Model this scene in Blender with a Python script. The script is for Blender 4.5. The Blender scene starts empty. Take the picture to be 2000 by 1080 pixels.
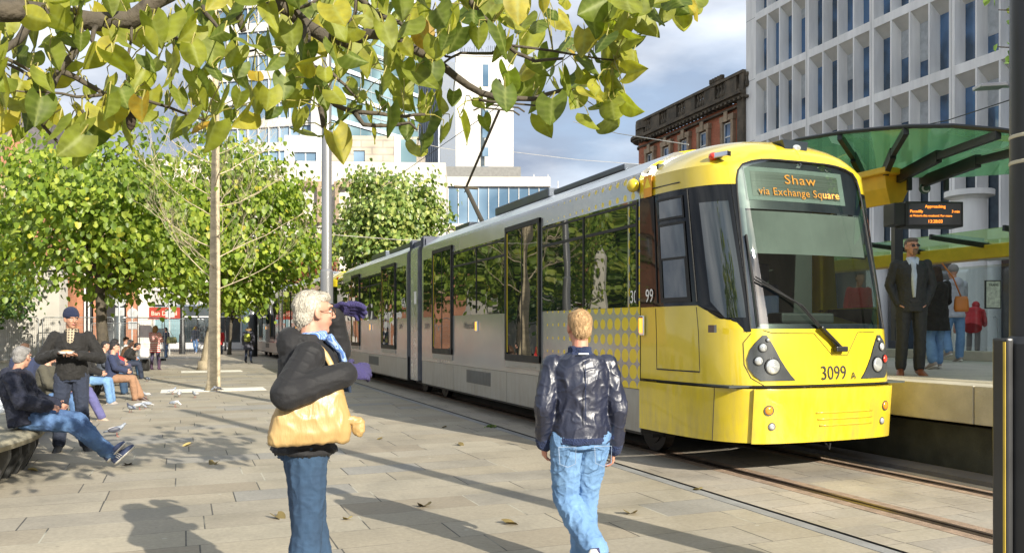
import bpy, bmesh, math, random
import numpy as np
from mathutils import Vector, Matrix, noise, Euler
R = math.radians
rnd = random.Random(7)
scene = bpy.context.scene
COL = scene.collection
# ---------------- camera
cam = bpy.data.cameras.new('camera'); cam_o = bpy.data.objects.new('camera', cam); COL.objects.link(cam_o)
scene.camera = cam_o
cam_o.location = (0, 0, 1.6); cam_o.rotation_euler = (R(90), 0, 0)
cam.sensor_width = 36; cam.lens = 28.8; cam.shift_y = 0.051
cam.clip_start = .05; cam.clip_end = 3000
# ---------------- light: sun behind the camera to the right
SUN_AZ = Vector((.62, -.785, 0)).normalized(); SUN_EL = R(25)
sun_dir = Vector((SUN_AZ.x*math.cos(SUN_EL), SUN_AZ.y*math.cos(SUN_EL), math.sin(SUN_EL)))
sl = bpy.data.lights.new('sun', 'SUN'); sun = bpy.data.objects.new('sun', sl); COL.objects.link(sun)
sl.energy = 4.6; sl.angle = R(.5); sl.color = (1, .93, .80)
sun.rotation_euler = sun_dir.to_track_quat('Z', 'Y').to_euler(); sun.location = (10, -10, 20)
w = bpy.data.worlds.new('World'); scene.world = w; w.use_nodes = True
nt = w.node_tree; nt.nodes.clear()
def wn(t, **k):
    n = nt.nodes.new(t)
    for a, b in k.items(): setattr(n, a, b)
    return n
out = wn('ShaderNodeOutputWorld'); mix = wn('ShaderNodeMixShader')
sky = wn('ShaderNodeTexSky', sky_type='NISHITA', sun_disc=False)
sky.sun_elevation = SUN_EL; sky.sun_rotation = math.atan2(sun_dir.x, sun_dir.y)
sky.air_density = 1.0; sky.dust_density = 1.5; sky.ozone_density = 1.2
b1 = wn('ShaderNodeBackground'); b1.inputs[1].default_value = .145
nt.links.new(sky.outputs[0], b1.inputs[0])
b2 = wn('ShaderNodeBackground'); b2.inputs[1].default_value = 1.15
tc = wn('ShaderNodeTexCoord'); mp = wn('ShaderNodeMapping'); mp.inputs['Scale'].default_value = (1, 1, 2.6)
mp.inputs['Location'].default_value = (.55, .2, .35)
nt.links.new(tc.outputs['Generated'], mp.inputs[0])
n1 = wn('ShaderNodeTexNoise'); n1.inputs['Scale'].default_value = 1.9; n1.inputs['Detail'].default_value = 9; n1.inputs['Roughness'].default_value = .55
nt.links.new(mp.outputs[0], n1.inputs[0])
cr = wn('ShaderNodeValToRGB'); cr.color_ramp.elements[0].color = (.38, .38, .38, 1); cr.color_ramp.elements[0].position = .24; cr.color_ramp.elements[1].position = .50
nt.links.new(n1.outputs[0], cr.inputs[0])
n2 = wn('ShaderNodeTexNoise'); n2.inputs['Scale'].default_value = 3.1; n2.inputs['Detail'].default_value = 8
nt.links.new(mp.outputs[0], n2.inputs[0])
cr2 = wn('ShaderNodeValToRGB'); e = cr2.color_ramp.elements
e[0].position = .40; e[0].color = (.19, .225, .29, 1); e[1].position = .66; e[1].color = (.58, .60, .63, 1)
nt.links.new(n2.outputs[0], cr2.inputs[0])
nt.links.new(cr2.outputs[0], b2.inputs[0])
nt.links.new(cr.outputs[0], mix.inputs[0]); nt.links.new(b1.outputs[0], mix.inputs[1]); nt.links.new(b2.outputs[0], mix.inputs[2])
nt.links.new(mix.outputs[0], out.inputs[0])
vs = scene.view_settings
vs.view_transform = 'Standard'; vs.look = 'None'; vs.gamma = 1; vs.exposure = .90
scene.cycles.max_bounces = 8; scene.cycles.transparent_max_bounces = 12
scene.cycles.caustics_reflective = False; scene.cycles.caustics_refractive = False

# ---------------- frames: t across the tracks, s along them away from the camera
TH = math.atan2(.3729, .9279)
NV = Vector((math.cos(TH), math.sin(TH), 0)); DV = Vector((-math.sin(TH), math.cos(TH), 0))
P0 = NV*5.2                       # the tram's near side is the plane t = 0
def W(t, s, z=0): return P0 + NV*t + DV*s + Vector((0, 0, z))
def at(px, py, Y):                # a point of the place seen in that direction at distance Y
    return Vector(((px-1000)/1600*Y, Y, 1.6-(py-642)*Y/1600))
def gr(px, py, z=0):
    Y = (1.6-z)*1600/(py-642); return Vector(((px-1000)/1600*Y, Y, z))

# ---------------- materials
MATS = {}
def node(nt, t, ins=None, **k):
    n = nt.nodes.new(t)
    for a, b in k.items(): setattr(n, a, b)
    for a, b in (ins or {}).items():
        if isinstance(b, bpy.types.NodeSocket): nt.links.new(b, n.inputs[a])
        else: n.inputs[a].default_value = b
    return n
def c4(c): return (c[0], c[1], c[2], 1)
def new_mat(name):
    m = bpy.data.materials.new(name); m.use_nodes = True
    b = m.node_tree.nodes['Principled BSDF']; return m, m.node_tree, b
def mat(name, col, rough=.6, metal=0, var=.18, vscale=3., bump=0., bscale=40., col2=None, spec=.5, ior=1.5, coat=0, stretch=(1,1,1), detail=5, sheen=0, coords='Object'):
    if name in MATS: return MATS[name]
    m, nt, b = new_mat(name)
    tc = node(nt, 'ShaderNodeTexCoord'); mp = node(nt, 'ShaderNodeMapping', {0: tc.outputs[coords], 'Scale': stretch})
    nz = node(nt, 'ShaderNodeTexNoise', {0: mp.outputs[0], 'Scale': vscale, 'Detail': detail, 'Roughness': .6})
    r = node(nt, 'ShaderNodeValToRGB', {0: nz.outputs[0]})
    a = col2 if col2 else tuple(x*(1-var) for x in col); c = col if col2 else tuple(min(1, x*(1+var*.6)) for x in col)
    r.color_ramp.elements[0].position = .35; r.color_ramp.elements[1].position = .65
    r.color_ramp.elements[0].color = c4(a); r.color_ramp.elements[1].color = c4(c)
    nt.links.new(r.outputs[0], b.inputs['Base Color'])
    mr = node(nt, 'ShaderNodeMapRange', {0: nz.outputs[0], 1: .3, 2: .7, 3: max(.01, rough*.85), 4: min(1, rough*1.15)})
    nt.links.new(mr.outputs[0], b.inputs['Roughness'])
    b.inputs['Metallic'].default_value = metal; b.inputs['IOR'].default_value = ior
    b.inputs['Specular IOR Level'].default_value = spec; b.inputs['Coat Weight'].default_value = coat
    b.inputs['Coat Roughness'].default_value = .04
    if sheen: b.inputs['Sheen Weight'].default_value = sheen
    if bump:
        n3 = node(nt, 'ShaderNodeTexNoise', {0: mp.outputs[0], 'Scale': bscale, 'Detail': 4})
        bp = node(nt, 'ShaderNodeBump', {'Height': n3.outputs[0], 'Strength': min(1, bump), 'Distance': .02 if bump <= 1 else .02*bump})
        nt.links.new(bp.outputs[0], b.inputs['Normal'])
    MATS[name] = m; return m
def emis(name, col, s):
    m, nt, b = new_mat(name); b.inputs['Base Color'].default_value = c4(col)
    b.inputs['Emission Color'].default_value = c4(col); b.inputs['Emission Strength'].default_value = s; MATS[name] = m; return m
def math_(nt, op, a, b=None, c=None):
    n = node(nt, 'ShaderNodeMath', {}, operation=op)
    for i, v in enumerate((a, b, c)):
        if v is None: continue
        if isinstance(v, bpy.types.NodeSocket): nt.links.new(v, n.inputs[i])
        else: n.inputs[i].default_value = v
    return n.outputs[0]
def mixc(nt, f, a, b, bt='MIX'):
    n = node(nt, 'ShaderNodeMix', {}, data_type='RGBA', blend_type=bt)
    for i, v in ((0, f), (6, a), (7, b)):
        if isinstance(v, bpy.types.NodeSocket): nt.links.new(v, n.inputs[i])
        else: n.inputs[i].default_value = v if i == 0 else c4(v)
    return n.outputs[2]
def paving(name, row, leng, cols, joint=.006, dirt=.5):
    m, nt, b = new_mat(name)
    tc = node(nt, 'ShaderNodeTexCoord'); sp = node(nt, 'ShaderNodeSeparateXYZ', {0: tc.outputs['Object']})
    v = math_(nt, 'DIVIDE', sp.outputs[1], row); r_i = math_(nt, 'FLOOR', v); fv = math_(nt, 'SUBTRACT', v, r_i)
    wn = node(nt, 'ShaderNodeTexWhiteNoise', {'W': r_i}, noise_dimensions='1D')
    ln = math_(nt, 'MULTIPLY_ADD', wn.outputs[0], leng*.55, leng*.75)
    off = math_(nt, 'MULTIPLY', wn.outputs[0], 37.3)
    u = math_(nt, 'DIVIDE', math_(nt, 'ADD', sp.outputs[0], off), ln); c_i = math_(nt, 'FLOOR', u); fu = math_(nt, 'SUBTRACT', u, c_i)
    cb = node(nt, 'ShaderNodeCombineXYZ', {0: c_i, 1: r_i}); w2 = node(nt, 'ShaderNodeTexWhiteNoise', {0: cb.outputs[0]}, noise_dimensions='3D')
    # distance to joints in metres
    dv = math_(nt, 'MULTIPLY', math_(nt, 'MINIMUM', fv, math_(nt, 'SUBTRACT', 1., fv)), row)
    du = math_(nt, 'MULTIPLY', math_(nt, 'MINIMUM', fu, math_(nt, 'SUBTRACT', 1., fu)), ln)
    nj = node(nt, 'ShaderNodeTexNoise', {0: tc.outputs['Object'], 'Scale': 9., 'Detail': 3})
    du2 = math_(nt, 'ADD', du, math_(nt, 'MULTIPLY_ADD', nj.outputs[0], .006, -.003)); dv2 = math_(nt, 'ADD', dv, math_(nt, 'MULTIPLY_ADD', nj.outputs[0], .006, -.003))
    ju = math_(nt, 'LESS_THAN', du2, joint); jv = math_(nt, 'LESS_THAN', dv2, joint*.45)
    j = math_(nt, 'MAXIMUM', ju, jv)
    rp = node(nt, 'ShaderNodeValToRGB', {0: w2.outputs[0]})
    el = rp.color_ramp.elements
    while len(el) < len(cols): el.new(.5)
    for i, c in enumerate(cols): el[i].position = i/(len(cols)-1); el[i].color = c4(c)
    n1 = node(nt, 'ShaderNodeTexNoise', {0: tc.outputs['Object'], 'Scale': 1.1, 'Detail': 7, 'Roughness': .65})
    n2 = node(nt, 'ShaderNodeTexNoise', {0: tc.outputs['Object'], 'Scale': 26., 'Detail': 5, 'Roughness': .7})
    k1 = node(nt, 'ShaderNodeMapRange', {0: n1.outputs[0], 1: .3, 2: .75, 3: .72, 4: 1.15}); k2 = node(nt, 'ShaderNodeMapRange', {0: n2.outputs[0], 1: .3, 2: .7, 3: .84, 4: 1.12})
    kk = math_(nt, 'MULTIPLY', k1.outputs[0], k2.outputs[0])
    col = node(nt, 'ShaderNodeVectorMath', {0: rp.outputs[0]}, operation='SCALE'); nt.links.new(kk, col.inputs[3])
    # spots of gum and lime
    vo = node(nt, 'ShaderNodeTexVoronoi', {0: tc.outputs['Object'], 'Scale': 2.3, 'Randomness': 1}); spot = math_(nt, 'LESS_THAN', vo.outputs[0], .045)
    vo2 = node(nt, 'ShaderNodeTexVoronoi', {0: tc.outputs['Object'], 'Scale': 4.1, 'Randomness': 1}); spot2 = math_(nt, 'LESS_THAN', vo2.outputs[0], .06)
    st = node(nt, 'ShaderNodeTexNoise', {0: tc.outputs['Object'], 'Scale': .55, 'Detail': 9, 'Roughness': .75}); sf = node(nt, 'ShaderNodeMapRange', {0: st.outputs[0], 1: .54, 2: .68, 3: 0., 4: .45})
    c1 = mixc(nt, math_(nt, 'MULTIPLY', spot, .5), col.outputs[0], (.48, .46, .40))
    c2 = mixc(nt, math_(nt, 'MAXIMUM', math_(nt, 'MULTIPLY', spot2, .45), sf.outputs[0]), c1, (.16, .145, .115))
    # joint colour: mostly dark, some limey white
    w3 = node(nt, 'ShaderNodeTexNoise', {0: tc.outputs['Object'], 'Scale': .9}); wh = node(nt, 'ShaderNodeMapRange', {0: w3.outputs[0], 1: .52, 2: .6, 3: 0., 4: 1.})
    jc = mixc(nt, wh.outputs[0], (.07, .065, .055), (.42, .40, .32))
    c3 = mixc(nt, j, c2, jc)
    nt.links.new(c3, b.inputs['Base Color'])
    ro = node(nt, 'ShaderNodeMapRange', {0: n1.outputs[0], 1: .3, 2: .7, 3: .5, 4: .85}); nt.links.new(ro.outputs[0], b.inputs['Roughness'])
    h = math_(nt, 'SUBTRACT', math_(nt, 'MULTIPLY', n2.outputs[0], .25), j); h2 = math_(nt, 'ADD', h, math_(nt, 'MULTIPLY', w2.outputs[0], .35))
    bp = node(nt, 'ShaderNodeBump', {'Height': h2, 'Strength': .5, 'Distance': .006}); nt.links.new(bp.outputs[0], b.inputs['Normal'])
    MATS[name] = m; return m
def brick(name, c1, c2, mortar, sc=1., coords='Object', rot=(R(90), 0, 0)):
    m, nt, b = new_mat(name)
    tc = node(nt, 'ShaderNodeTexCoord'); sp = node(nt, 'ShaderNodeSeparateXYZ', {0: tc.outputs[coords]})
    cb = node(nt, 'ShaderNodeCombineXYZ', {0: math_(nt, 'ADD', sp.outputs[0], sp.outputs[1]), 1: sp.outputs[2]})
    br = node(nt, 'ShaderNodeTexBrick', {0: cb.outputs[0], 'Color1': c4(c1), 'Color2': c4(c2), 'Mortar': c4(mortar), 'Scale': 1., 'Brick Width': .23*sc, 'Row Height': .075*sc, 'Mortar Size': .008*sc, 'Bias': .1})
    nz = node(nt, 'ShaderNodeTexNoise', {0: tc.outputs[coords], 'Scale': .8, 'Detail': 6})
    k = node(nt, 'ShaderNodeMapRange', {0: nz.outputs[0], 1: .3, 2: .7, 3: .7, 4: 1.15})
    v = node(nt, 'ShaderNodeVectorMath', {0: br.outputs[0]}, operation='SCALE'); nt.links.new(k.outputs[0], v.inputs[3])
    nt.links.new(v.outputs[0], b.inputs['Base Color']); b.inputs['Roughness'].default_value = .85
    MATS[name] = m; return m
def leafmat(name, cols, transl=.35, rough=.5, veins=False):
    m, nt, b = new_mat(name)
    g = node(nt, 'ShaderNodeNewGeometry')
    rp = node(nt, 'ShaderNodeValToRGB', {0: g.outputs['Random Per Island']}); el = rp.color_ramp.elements
    while len(el) < len(cols): el.new(.5)
    for i, c in enumerate(cols): el[i].position = c[0]; el[i].color = c4(c[1:])
    tc = node(nt, 'ShaderNodeTexCoord'); nz = node(nt, 'ShaderNodeTexNoise', {0: tc.outputs['Object'], 'Scale': 14. if veins else 2., 'Detail': 4})
    k = node(nt, 'ShaderNodeMapRange', {0: nz.outputs[0], 1: .35, 2: .65, 3: .75, 4: 1.25})
    v = node(nt, 'ShaderNodeVectorMath', {0: rp.outputs[0]}, operation='SCALE'); nt.links.new(k.outputs[0], v.inputs[3])
    colr = v.outputs[0]
    if veins:
        at_ = node(nt, 'ShaderNodeAttribute', attribute_name='vein')
        colr = mixc(nt, math_(nt, 'MULTIPLY', math_(nt, 'POWER', at_.outputs['Fac'], 2.), .5), colr, (.36, .40, .12))
        n4 = node(nt, 'ShaderNodeTexNoise', {0: tc.outputs['Object'], 'Scale': 9., 'Detail': 8, 'Roughness': .75}); sp = node(nt, 'ShaderNodeMapRange', {0: n4.outputs[0], 1: .66, 2: .72, 3: 0., 4: .9})
        colr = mixc(nt, sp.outputs[0], colr, (.16, .075, .02))
    nt.links.new(colr, b.inputs['Base Color']); b.inputs['Roughness'].default_value = rough
    tr = node(nt, 'ShaderNodeBsdfTranslucent'); 
    bright = node(nt, 'ShaderNodeVectorMath', {0: colr}, operation='MULTIPLY'); bright.inputs[1].default_value = (1.5, 1.7, .8)
    nt.links.new(bright.outputs[0], tr.inputs[0])
    mx = node(nt, 'ShaderNodeMixShader', {0: transl, 1: b.outputs[0], 2: tr.outputs[0]})
    nt.links.new(mx.outputs[0], nt.nodes['Material Output'].inputs[0])
    MATS[name] = m; return m
def glass(name, tint=(.6, .68, .66), refl=.10, rough=.01, gcol=(1, 1, 1)):
    m, nt, b = new_mat(name)
    lw = node(nt, 'ShaderNodeLayerWeight', {0: .5}); f = node(nt, 'ShaderNodeMapRange', {0: math_(nt, 'POWER', lw.outputs['Facing'], 4.), 1: 0., 2: 1., 3: refl, 4: 1.})
    t = node(nt, 'ShaderNodeBsdfTransparent', {0: c4(tint)}); g = node(nt, 'ShaderNodeBsdfGlossy', {0: c4(gcol), 'Roughness': rough})
    mx = node(nt, 'ShaderNodeMixShader', {0: f.outputs[0], 1: t.outputs[0], 2: g.outputs[0]})
    nt.links.new(mx.outputs[0], nt.nodes['Material Output'].inputs[0]); MATS[name] = m; return m
def wglass(name, col=(.012, .018, .018), ior=1.9, wave=.0, rough=.015, col2=None, sc=.25):
    m, nt, b = new_mat(name)
    b.inputs['Roughness'].default_value = rough; b.inputs['IOR'].default_value = ior
    tc = node(nt, 'ShaderNodeTexCoord')
    if col2:
        n1 = node(nt, 'ShaderNodeTexNoise', {0: tc.outputs['Object'], 'Scale': sc, 'Detail': 2}); r = node(nt, 'ShaderNodeMapRange', {0: n1.outputs[0], 1: .4, 2: .6, 3: 0., 4: 1.})
        nt.links.new(mixc(nt, r.outputs[0], col, col2), b.inputs['Base Color'])
    else: b.inputs['Base Color'].default_value = c4(col)
    if wave:
        n3 = node(nt, 'ShaderNodeTexNoise', {0: tc.outputs['Object'], 'Scale': .9, 'Detail': 1})
        bp = node(nt, 'ShaderNodeBump', {'Height': n3.outputs[0], 'Strength': 1., 'Distance': wave}); nt.links.new(bp.outputs[0], b.inputs['Normal'])
    MATS[name] = m; return m

# ---------------- mesh building
class MB:
    def __init__(s): s.v = []; s.f = []; s.m = []
    def add(s, vs, fs, mi=0):
        o = len(s.v); s.v += [tuple(p) for p in vs]; s.f += [tuple(i+o for i in f) for f in fs]; s.m += [mi]*len(fs); return s
    def box(s, x0, x1, y0, y1, z0, z1, mi=0, M=None, bev=0):
        vs = [Vector((x, y, z)) for z in (z0, z1) for y in (y0, y1) for x in (x0, x1)]
        if bev:
            bm = bmesh.new(); bv = [bm.verts.new(p) for p in vs]
            for f in ((0,2,3,1),(4,5,7,6),(0,1,5,4),(2,6,7,3),(0,4,6,2),(1,3,7,5)): bm.faces.new([bv[i] for i in f])
            bmesh.ops.bevel(bm, geom=bm.edges[:], offset=bev, segments=2, affect='EDGES', profile=.6)
            bm.verts.index_update(); vs = [v.co.copy() for v in bm.verts]; fs = [tuple(v.index for v in f.verts) for f in bm.faces]; bm.free()
        else: fs = ((0,2,3,1),(4,5,7,6),(0,1,5,4),(2,6,7,3),(0,4,6,2),(1,3,7,5))
        if M is not None: vs = [M @ p for p in vs]
        return s.add(vs, fs, mi)
    def beam(s, a, b, wd, ht, mi=0, up=Vector((0, 0, 1)), bev=0):
        a = Vector(a); b = Vector(b); y = (b-a); L = y.length; y.normalize(); x = y.cross(up)
        if x.length < 1e-4: x = y.cross(Vector((1, 0, 0)))
        x.normalize(); z = x.cross(y)
        M = Matrix((x, y, z)).transposed().to_4x4(); M.translation = a
        return s.box(-wd/2, wd/2, 0, L, -ht/2, ht/2, mi, M, bev)
    def tube(s, pts, rad, n=8, mi=0, cap=True):
        pts = [Vector(p) for p in pts]; rad = rad if isinstance(rad, (list, tuple)) else [rad]*len(pts)
        vs = []; ref = None
        for i, p in enumerate(pts):
            d = (pts[min(i+1, len(pts)-1)]-pts[max(i-1, 0)]).normalized()
            if ref is None: ref = d.cross(Vector((.3, .2, 1))); ref = ref.normalized() if ref.length > 1e-3 else Vector((1, 0, 0))
            ref = (ref-d*ref.dot(d)).normalized(); q = d.cross(ref)
            vs += [p+(ref*math.cos(a)+q*math.sin(a))*rad[i] for a in (2*math.pi*k/n for k in range(n))]
        fs = [(i*n+k, i*n+(k+1) % n, (i+1)*n+(k+1) % n, (i+1)*n+k) for i in range(len(pts)-1) for k in range(n)]
        if cap: fs += [tuple(range(n-1, -1, -1)), tuple((len(pts)-1)*n+k for k in range(n))]
        return s.add(vs, fs, mi)
    def loft(s, rings, mi=0, cap=True, n=16):
        # rings: (centre, half axis vector, half axis vector, power)
        vs = []
        for r in rings:
            c, a, b = Vector(r[0]), Vector(r[1]), Vector(r[2]); pw = r[3] if len(r) > 3 else 1.
            for k in range(n):
                an = 2*math.pi*k/n; cc, ss = math.cos(an), math.sin(an)
                vs.append(c + a*math.copysign(abs(cc)**pw, cc) + b*math.copysign(abs(ss)**pw, ss))
        fs = [(i*n+k, i*n+(k+1) % n, (i+1)*n+(k+1) % n, (i+1)*n+k) for i in range(len(rings)-1) for k in range(n)]
        if cap: fs += [tuple(range(n-1, -1, -1)), tuple((len(rings)-1)*n+k for k in range(n))]
        return s.add(vs, fs, mi)
    def lathe(s, prof, n=16, c=(0, 0, 0), mi=0):
        c = Vector(c); return s.loft([(c+Vector((0, 0, z)), (max(r, 1e-4), 0, 0), (0, max(r, 1e-4), 0)) for r, z in prof], mi, True, n)
    def prism(s, poly, y0, y1, mi=0, M=None):
        n = len(poly); vs = [Vector((x, y, z)) for y in (y0, y1) for x, z in poly]
        if M is not None: vs = [M @ p for p in vs]
        fs = [tuple(range(n)), tuple(range(2*n-1, n-1, -1))]+[(i, i+n, (i+1) % n+n, (i+1) % n) for i in range(n)]
        return s.add(vs, fs, mi)
    def ell(s, c, r, M=None, nu=12, nv=8, mi=0):
        c = Vector(c); vs = []
        for j in range(1, nv):
            p = math.pi*j/nv
            for k in range(nu):
                a = 2*math.pi*k/nu; q = Vector((r[0]*math.sin(p)*math.cos(a), r[1]*math.sin(p)*math.sin(a), r[2]*math.cos(p)))
                vs.append(c+(M @ q if M is not None else q))
        for z in (1, -1): q = Vector((0, 0, r[2]*z)); vs.append(c+(M @ q if M is not None else q))
        T = len(vs)-2; B = T+1
        fs = [(j*nu+k, (j+1)*nu+k, (j+1)*nu+(k+1) % nu, j*nu+(k+1) % nu) for j in range(nv-2) for k in range(nu)]
        fs += [(T, k, (k+1) % nu) for k in range(nu)]+[(B, (nv-2)*nu+(k+1) % nu, (nv-2)*nu+k) for k in range(nu)]
        return s.add(vs, fs, mi)
    def cap(s, a, b, r0, r1, n=12, mi=0):
        a = Vector(a); b = Vector(b); d = b-a; L = d.length
        d = d/L if L > 1e-6 else Vector((0, 0, 1))
        pts = []; rr = []
        for k in (0.02, .3, .6, .85): pts.append(a-d*r0*math.cos(k*math.pi/2)); rr.append(r0*math.sin(k*math.pi/2))
        for k in (0., .5, 1.): pts.append(a+d*L*k); rr.append(r0+(r1-r0)*k)
        for k in (.85, .6, .3, .02): pts.append(b+d*r1*math.cos(k*math.pi/2)); rr.append(r1*math.sin(k*math.pi/2))
        ref = d.cross(Vector((.31, .22, .9)));
        if ref.length < 1e-3: ref = d.cross(Vector((1, 0, 0)))
        ref.normalize(); q = d.cross(ref)
        return s.loft([(p, ref*r, q*r) for p, r in zip(pts, rr)], mi, True, n)
    def grid(s, P, mi=0):
        nu, nv = len(P), len(P[0]); vs = [p for row in P for p in row]
        return s.add(vs, [(i*nv+j, (i+1)*nv+j, (i+1)*nv+j+1, i*nv+j+1) for i in range(nu-1) for j in range(nv-1)], mi)
    def mesh(s, name, mats, smooth=False):
        me = bpy.data.meshes.new(name); me.from_pydata(s.v, [], s.f)
        mats = mats if isinstance(mats, (list, tuple)) else [mats]
        for m in mats: me.materials.append(m)
        me.polygons.foreach_set('material_index', s.m)
        if smooth: me.polygons.foreach_set('use_smooth', [True]*len(s.f))
        me.update(); return me
    def build(s, name, mats, parent=None, smooth=False, recalc=True, auto=None):
        me = s.mesh(name, mats, smooth or bool(auto))
        if recalc:
            bm = bmesh.new(); bm.from_mesh(me); bmesh.ops.recalc_face_normals(bm, faces=bm.faces); bm.to_mesh(me); bm.free()
        if auto: me.set_sharp_from_angle(angle=R(auto))
        o = bpy.data.objects.new(name, me); COL.objects.link(o)
        if parent: o.parent = parent
        return o
def tag(o, label=None, cat=None, group=None, kind=None):
    for k, v in (('label', label), ('category', cat), ('group', group), ('kind', kind)):
        if v: o[k] = v
    return o
def thing(name, label, cat, loc=(0, 0, 0), rz=0, group=None):
    o = bpy.data.objects.new(name, None); COL.objects.link(o); o.location = loc; o.rotation_euler = (0, 0, rz)
    o.empty_display_size = .2
    return tag(o, label, cat, group)
def struct(o): o['kind'] = 'structure'; return o
def copy_tree(o, parent=None):
    c = o.copy(); COL.objects.link(c)
    if parent: c.parent = parent
    for ch in list(o.children): copy_tree(ch, c)
    return c
def relabel(o, label): o['label'] = label; return o
def text(body, size, mat_, parent, name='lettering', M=None, ext=.002, align='CENTER', squeeze=1., space=1., loft=0):
    cu = bpy.data.curves.new(name, 'FONT'); cu.body = body; cu.size = size; cu.extrude = ext; cu.align_x = align; cu.space_character = space
    cu.resolution_u = 3; cu.offset = loft
    to = bpy.data.objects.new('tmp', cu); COL.objects.link(to)
    dg = bpy.context.evaluated_depsgraph_get(); me = bpy.data.meshes.new_from_object(to.evaluated_get(dg))
    bpy.data.objects.remove(to); bpy.data.curves.remove(cu)
    me.transform(Matrix.Diagonal((squeeze, 1, 1, 1)))
    if M is not None: me.transform(M)
    me.materials.clear(); me.materials.append(mat_); me.name = name
    o = bpy.data.objects.new(name, me); COL.objects.link(o)
    if parent: o.parent = parent
    return o
def frame(origin, x, z):
    # text frame: x along the words, z up the letters, facing x cross z reversed
    x = Vector(x).normalized(); z = Vector(z).normalized(); n = x.cross(z).normalized()
    M = Matrix((x, z, n)).transposed().to_4x4(); M.translation = Vector(origin); return M
def solid(name, rings_or_mb, voxel, mats, parent, smooth_it=4, disp=None, post=None):
    # union of overlapping closed shapes into one continuous surface
    me = rings_or_mb.mesh('tmp', [])
    bm = bmesh.new(); bm.from_mesh(me); bmesh.ops.recalc_face_normals(bm, faces=bm.faces); bm.to_mesh(me); bm.free()
    o = bpy.data.objects.new('tmp', me); COL.objects.link(o)
    md = o.modifiers.new('r', 'REMESH'); md.mode = 'VOXEL'; md.voxel_size = voxel; md.use_smooth_shade = True
    if smooth_it: s = o.modifiers.new('s', 'SMOOTH'); s.iterations = smooth_it; s.factor = .5
    dg = bpy.context.evaluated_depsgraph_get(); nm = bpy.data.meshes.new_from_object(o.evaluated_get(dg))
    bpy.data.objects.remove(o); bpy.data.meshes.remove(me)
    n = len(nm.vertices); co = np.empty(n*3); nm.vertices.foreach_get('co', co); co = co.reshape(-1, 3)
    if disp:
        no = np.empty(n*3); nm.vertices.foreach_get('normal', no); no = no.reshape(-1, 3)
        d = np.array([disp(Vector(c)) for c in co]); co = co+no*d[:, None]
        nm.vertices.foreach_set('co', co.ravel())
    nm.materials.clear()
    mats = mats if isinstance(mats, (list, tuple)) else [mats]
    for m in mats: nm.materials.append(m)
    nm.polygons.foreach_set('use_smooth', [True]*len(nm.polygons))
    if post:
        mi = [post(p.center) for p in nm.polygons]; nm.polygons.foreach_set('material_index', mi)
    nm.update(); nm.name = name
    ob = bpy.data.objects.new(name, nm); COL.objects.link(ob)
    if parent: ob.parent = parent
    return ob
def fold(amp=.006, sc=9., st=(1, 1, .45), seed=0.):
    def f(p):
        q = Vector((p.x*st[0]*sc+seed, p.y*st[1]*sc, p.z*st[2]*sc))
        a = noise.noise(q); b = noise.noise(q*2.3+Vector((3, 1, 7)))
        c = noise.noise(Vector((q.x+q.z*.9, q.y, q.z*1.3-q.x*.7))*1.7+Vector((11, 5, 2)))
        return .62*amp*(max(0, 1-abs(a)*3.6)*1.0+max(0, 1-abs(c)*5)*.6+b*.35-.45)
    return f
# =====================================================================  SETTING
pave = paving('plaza_slabs', .5, 1.15, [(.31, .265, .195), (.385, .34, .255), (.34, .305, .24), (.41, .365, .275), (.35, .305, .225), (.30, .285, .25)])
pave2 = paving('track_slabs', .27, .62, [(.38, .335, .27), (.42, .37, .295), (.36, .325, .27), (.44, .39, .30)], joint=.005)
asph = mat('asphalt', (.07, .07, .068), .9, bump=.3, bscale=60)
def in_track(o): o.location = P0; o.rotation_euler = (0, 0, TH); return o
g = struct(in_track(MB().grid([[Vector((x, y, -.02)) for y in (-400, 70, 900)] for x in (-900, 900)]).build('ground', asph)))
plaza = struct(in_track(MB().add([(-45, -25, 0), (-.56, -25, 0), (-.56, 62, 0), (-45, 62, 0)], [(0, 1, 2, 3)]).build('plaza_paving', pave)))
tb = MB()
for a, b in ((-.38, .38), (.78, 1.86), (2.22, 2.75)): tb.add([(a, -25, 0), (b, -25, 0), (b, 62, 0), (a, 62, 0)], [(0, 1, 2, 3)])
struct(in_track(tb.build('track_paving', pave2)))
kerbm = mat('kerb_granite', (.26, .26, .25), .7, bump=.3, bscale=50)
k = MB().box(-.56, -.44, -25, 62, -.1, .004); struct(in_track(k.build('kerb_strip', kerbm)))
k = MB().box(-.44, -.38, -25, 62, -.1, -.012)
struct(in_track(k.build('drain_channel', mat('drain', (.03, .03, .028), .9))))
railm = mat('rail_steel', (.20, .15, .12), .32, .85, var=.3, vscale=4); rconc = mat('rail_bedding', (.33, .235, .165), .85, var=.3, vscale=8, bump=.5, bscale=90)
for t in (.58, 2.04):
    r_ = thing('tram_rail', 'grooved steel rail nearer the plaza, with rusty bedding strips' if t < 1 else 'grooved steel rail nearer the platform, lying in shade', 'rail', W(t, 0), TH)
    lo, hi = ((-.20, .20) if t < 1 else (-.18, .18))
    MB().box(lo, -.075, -25, 62, -.1, .003).box(.075, hi, -25, 62, -.1, .003).build('bedding_strip', rconc, r_)
    MB().box(-.075, -.02, -25, 62, -.1, .006).box(.03, .075, -25, 62, -.1, .004).box(-.02, .03, -25, 62, -.1, -.03).build('steel_rail', railm, r_)
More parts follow.
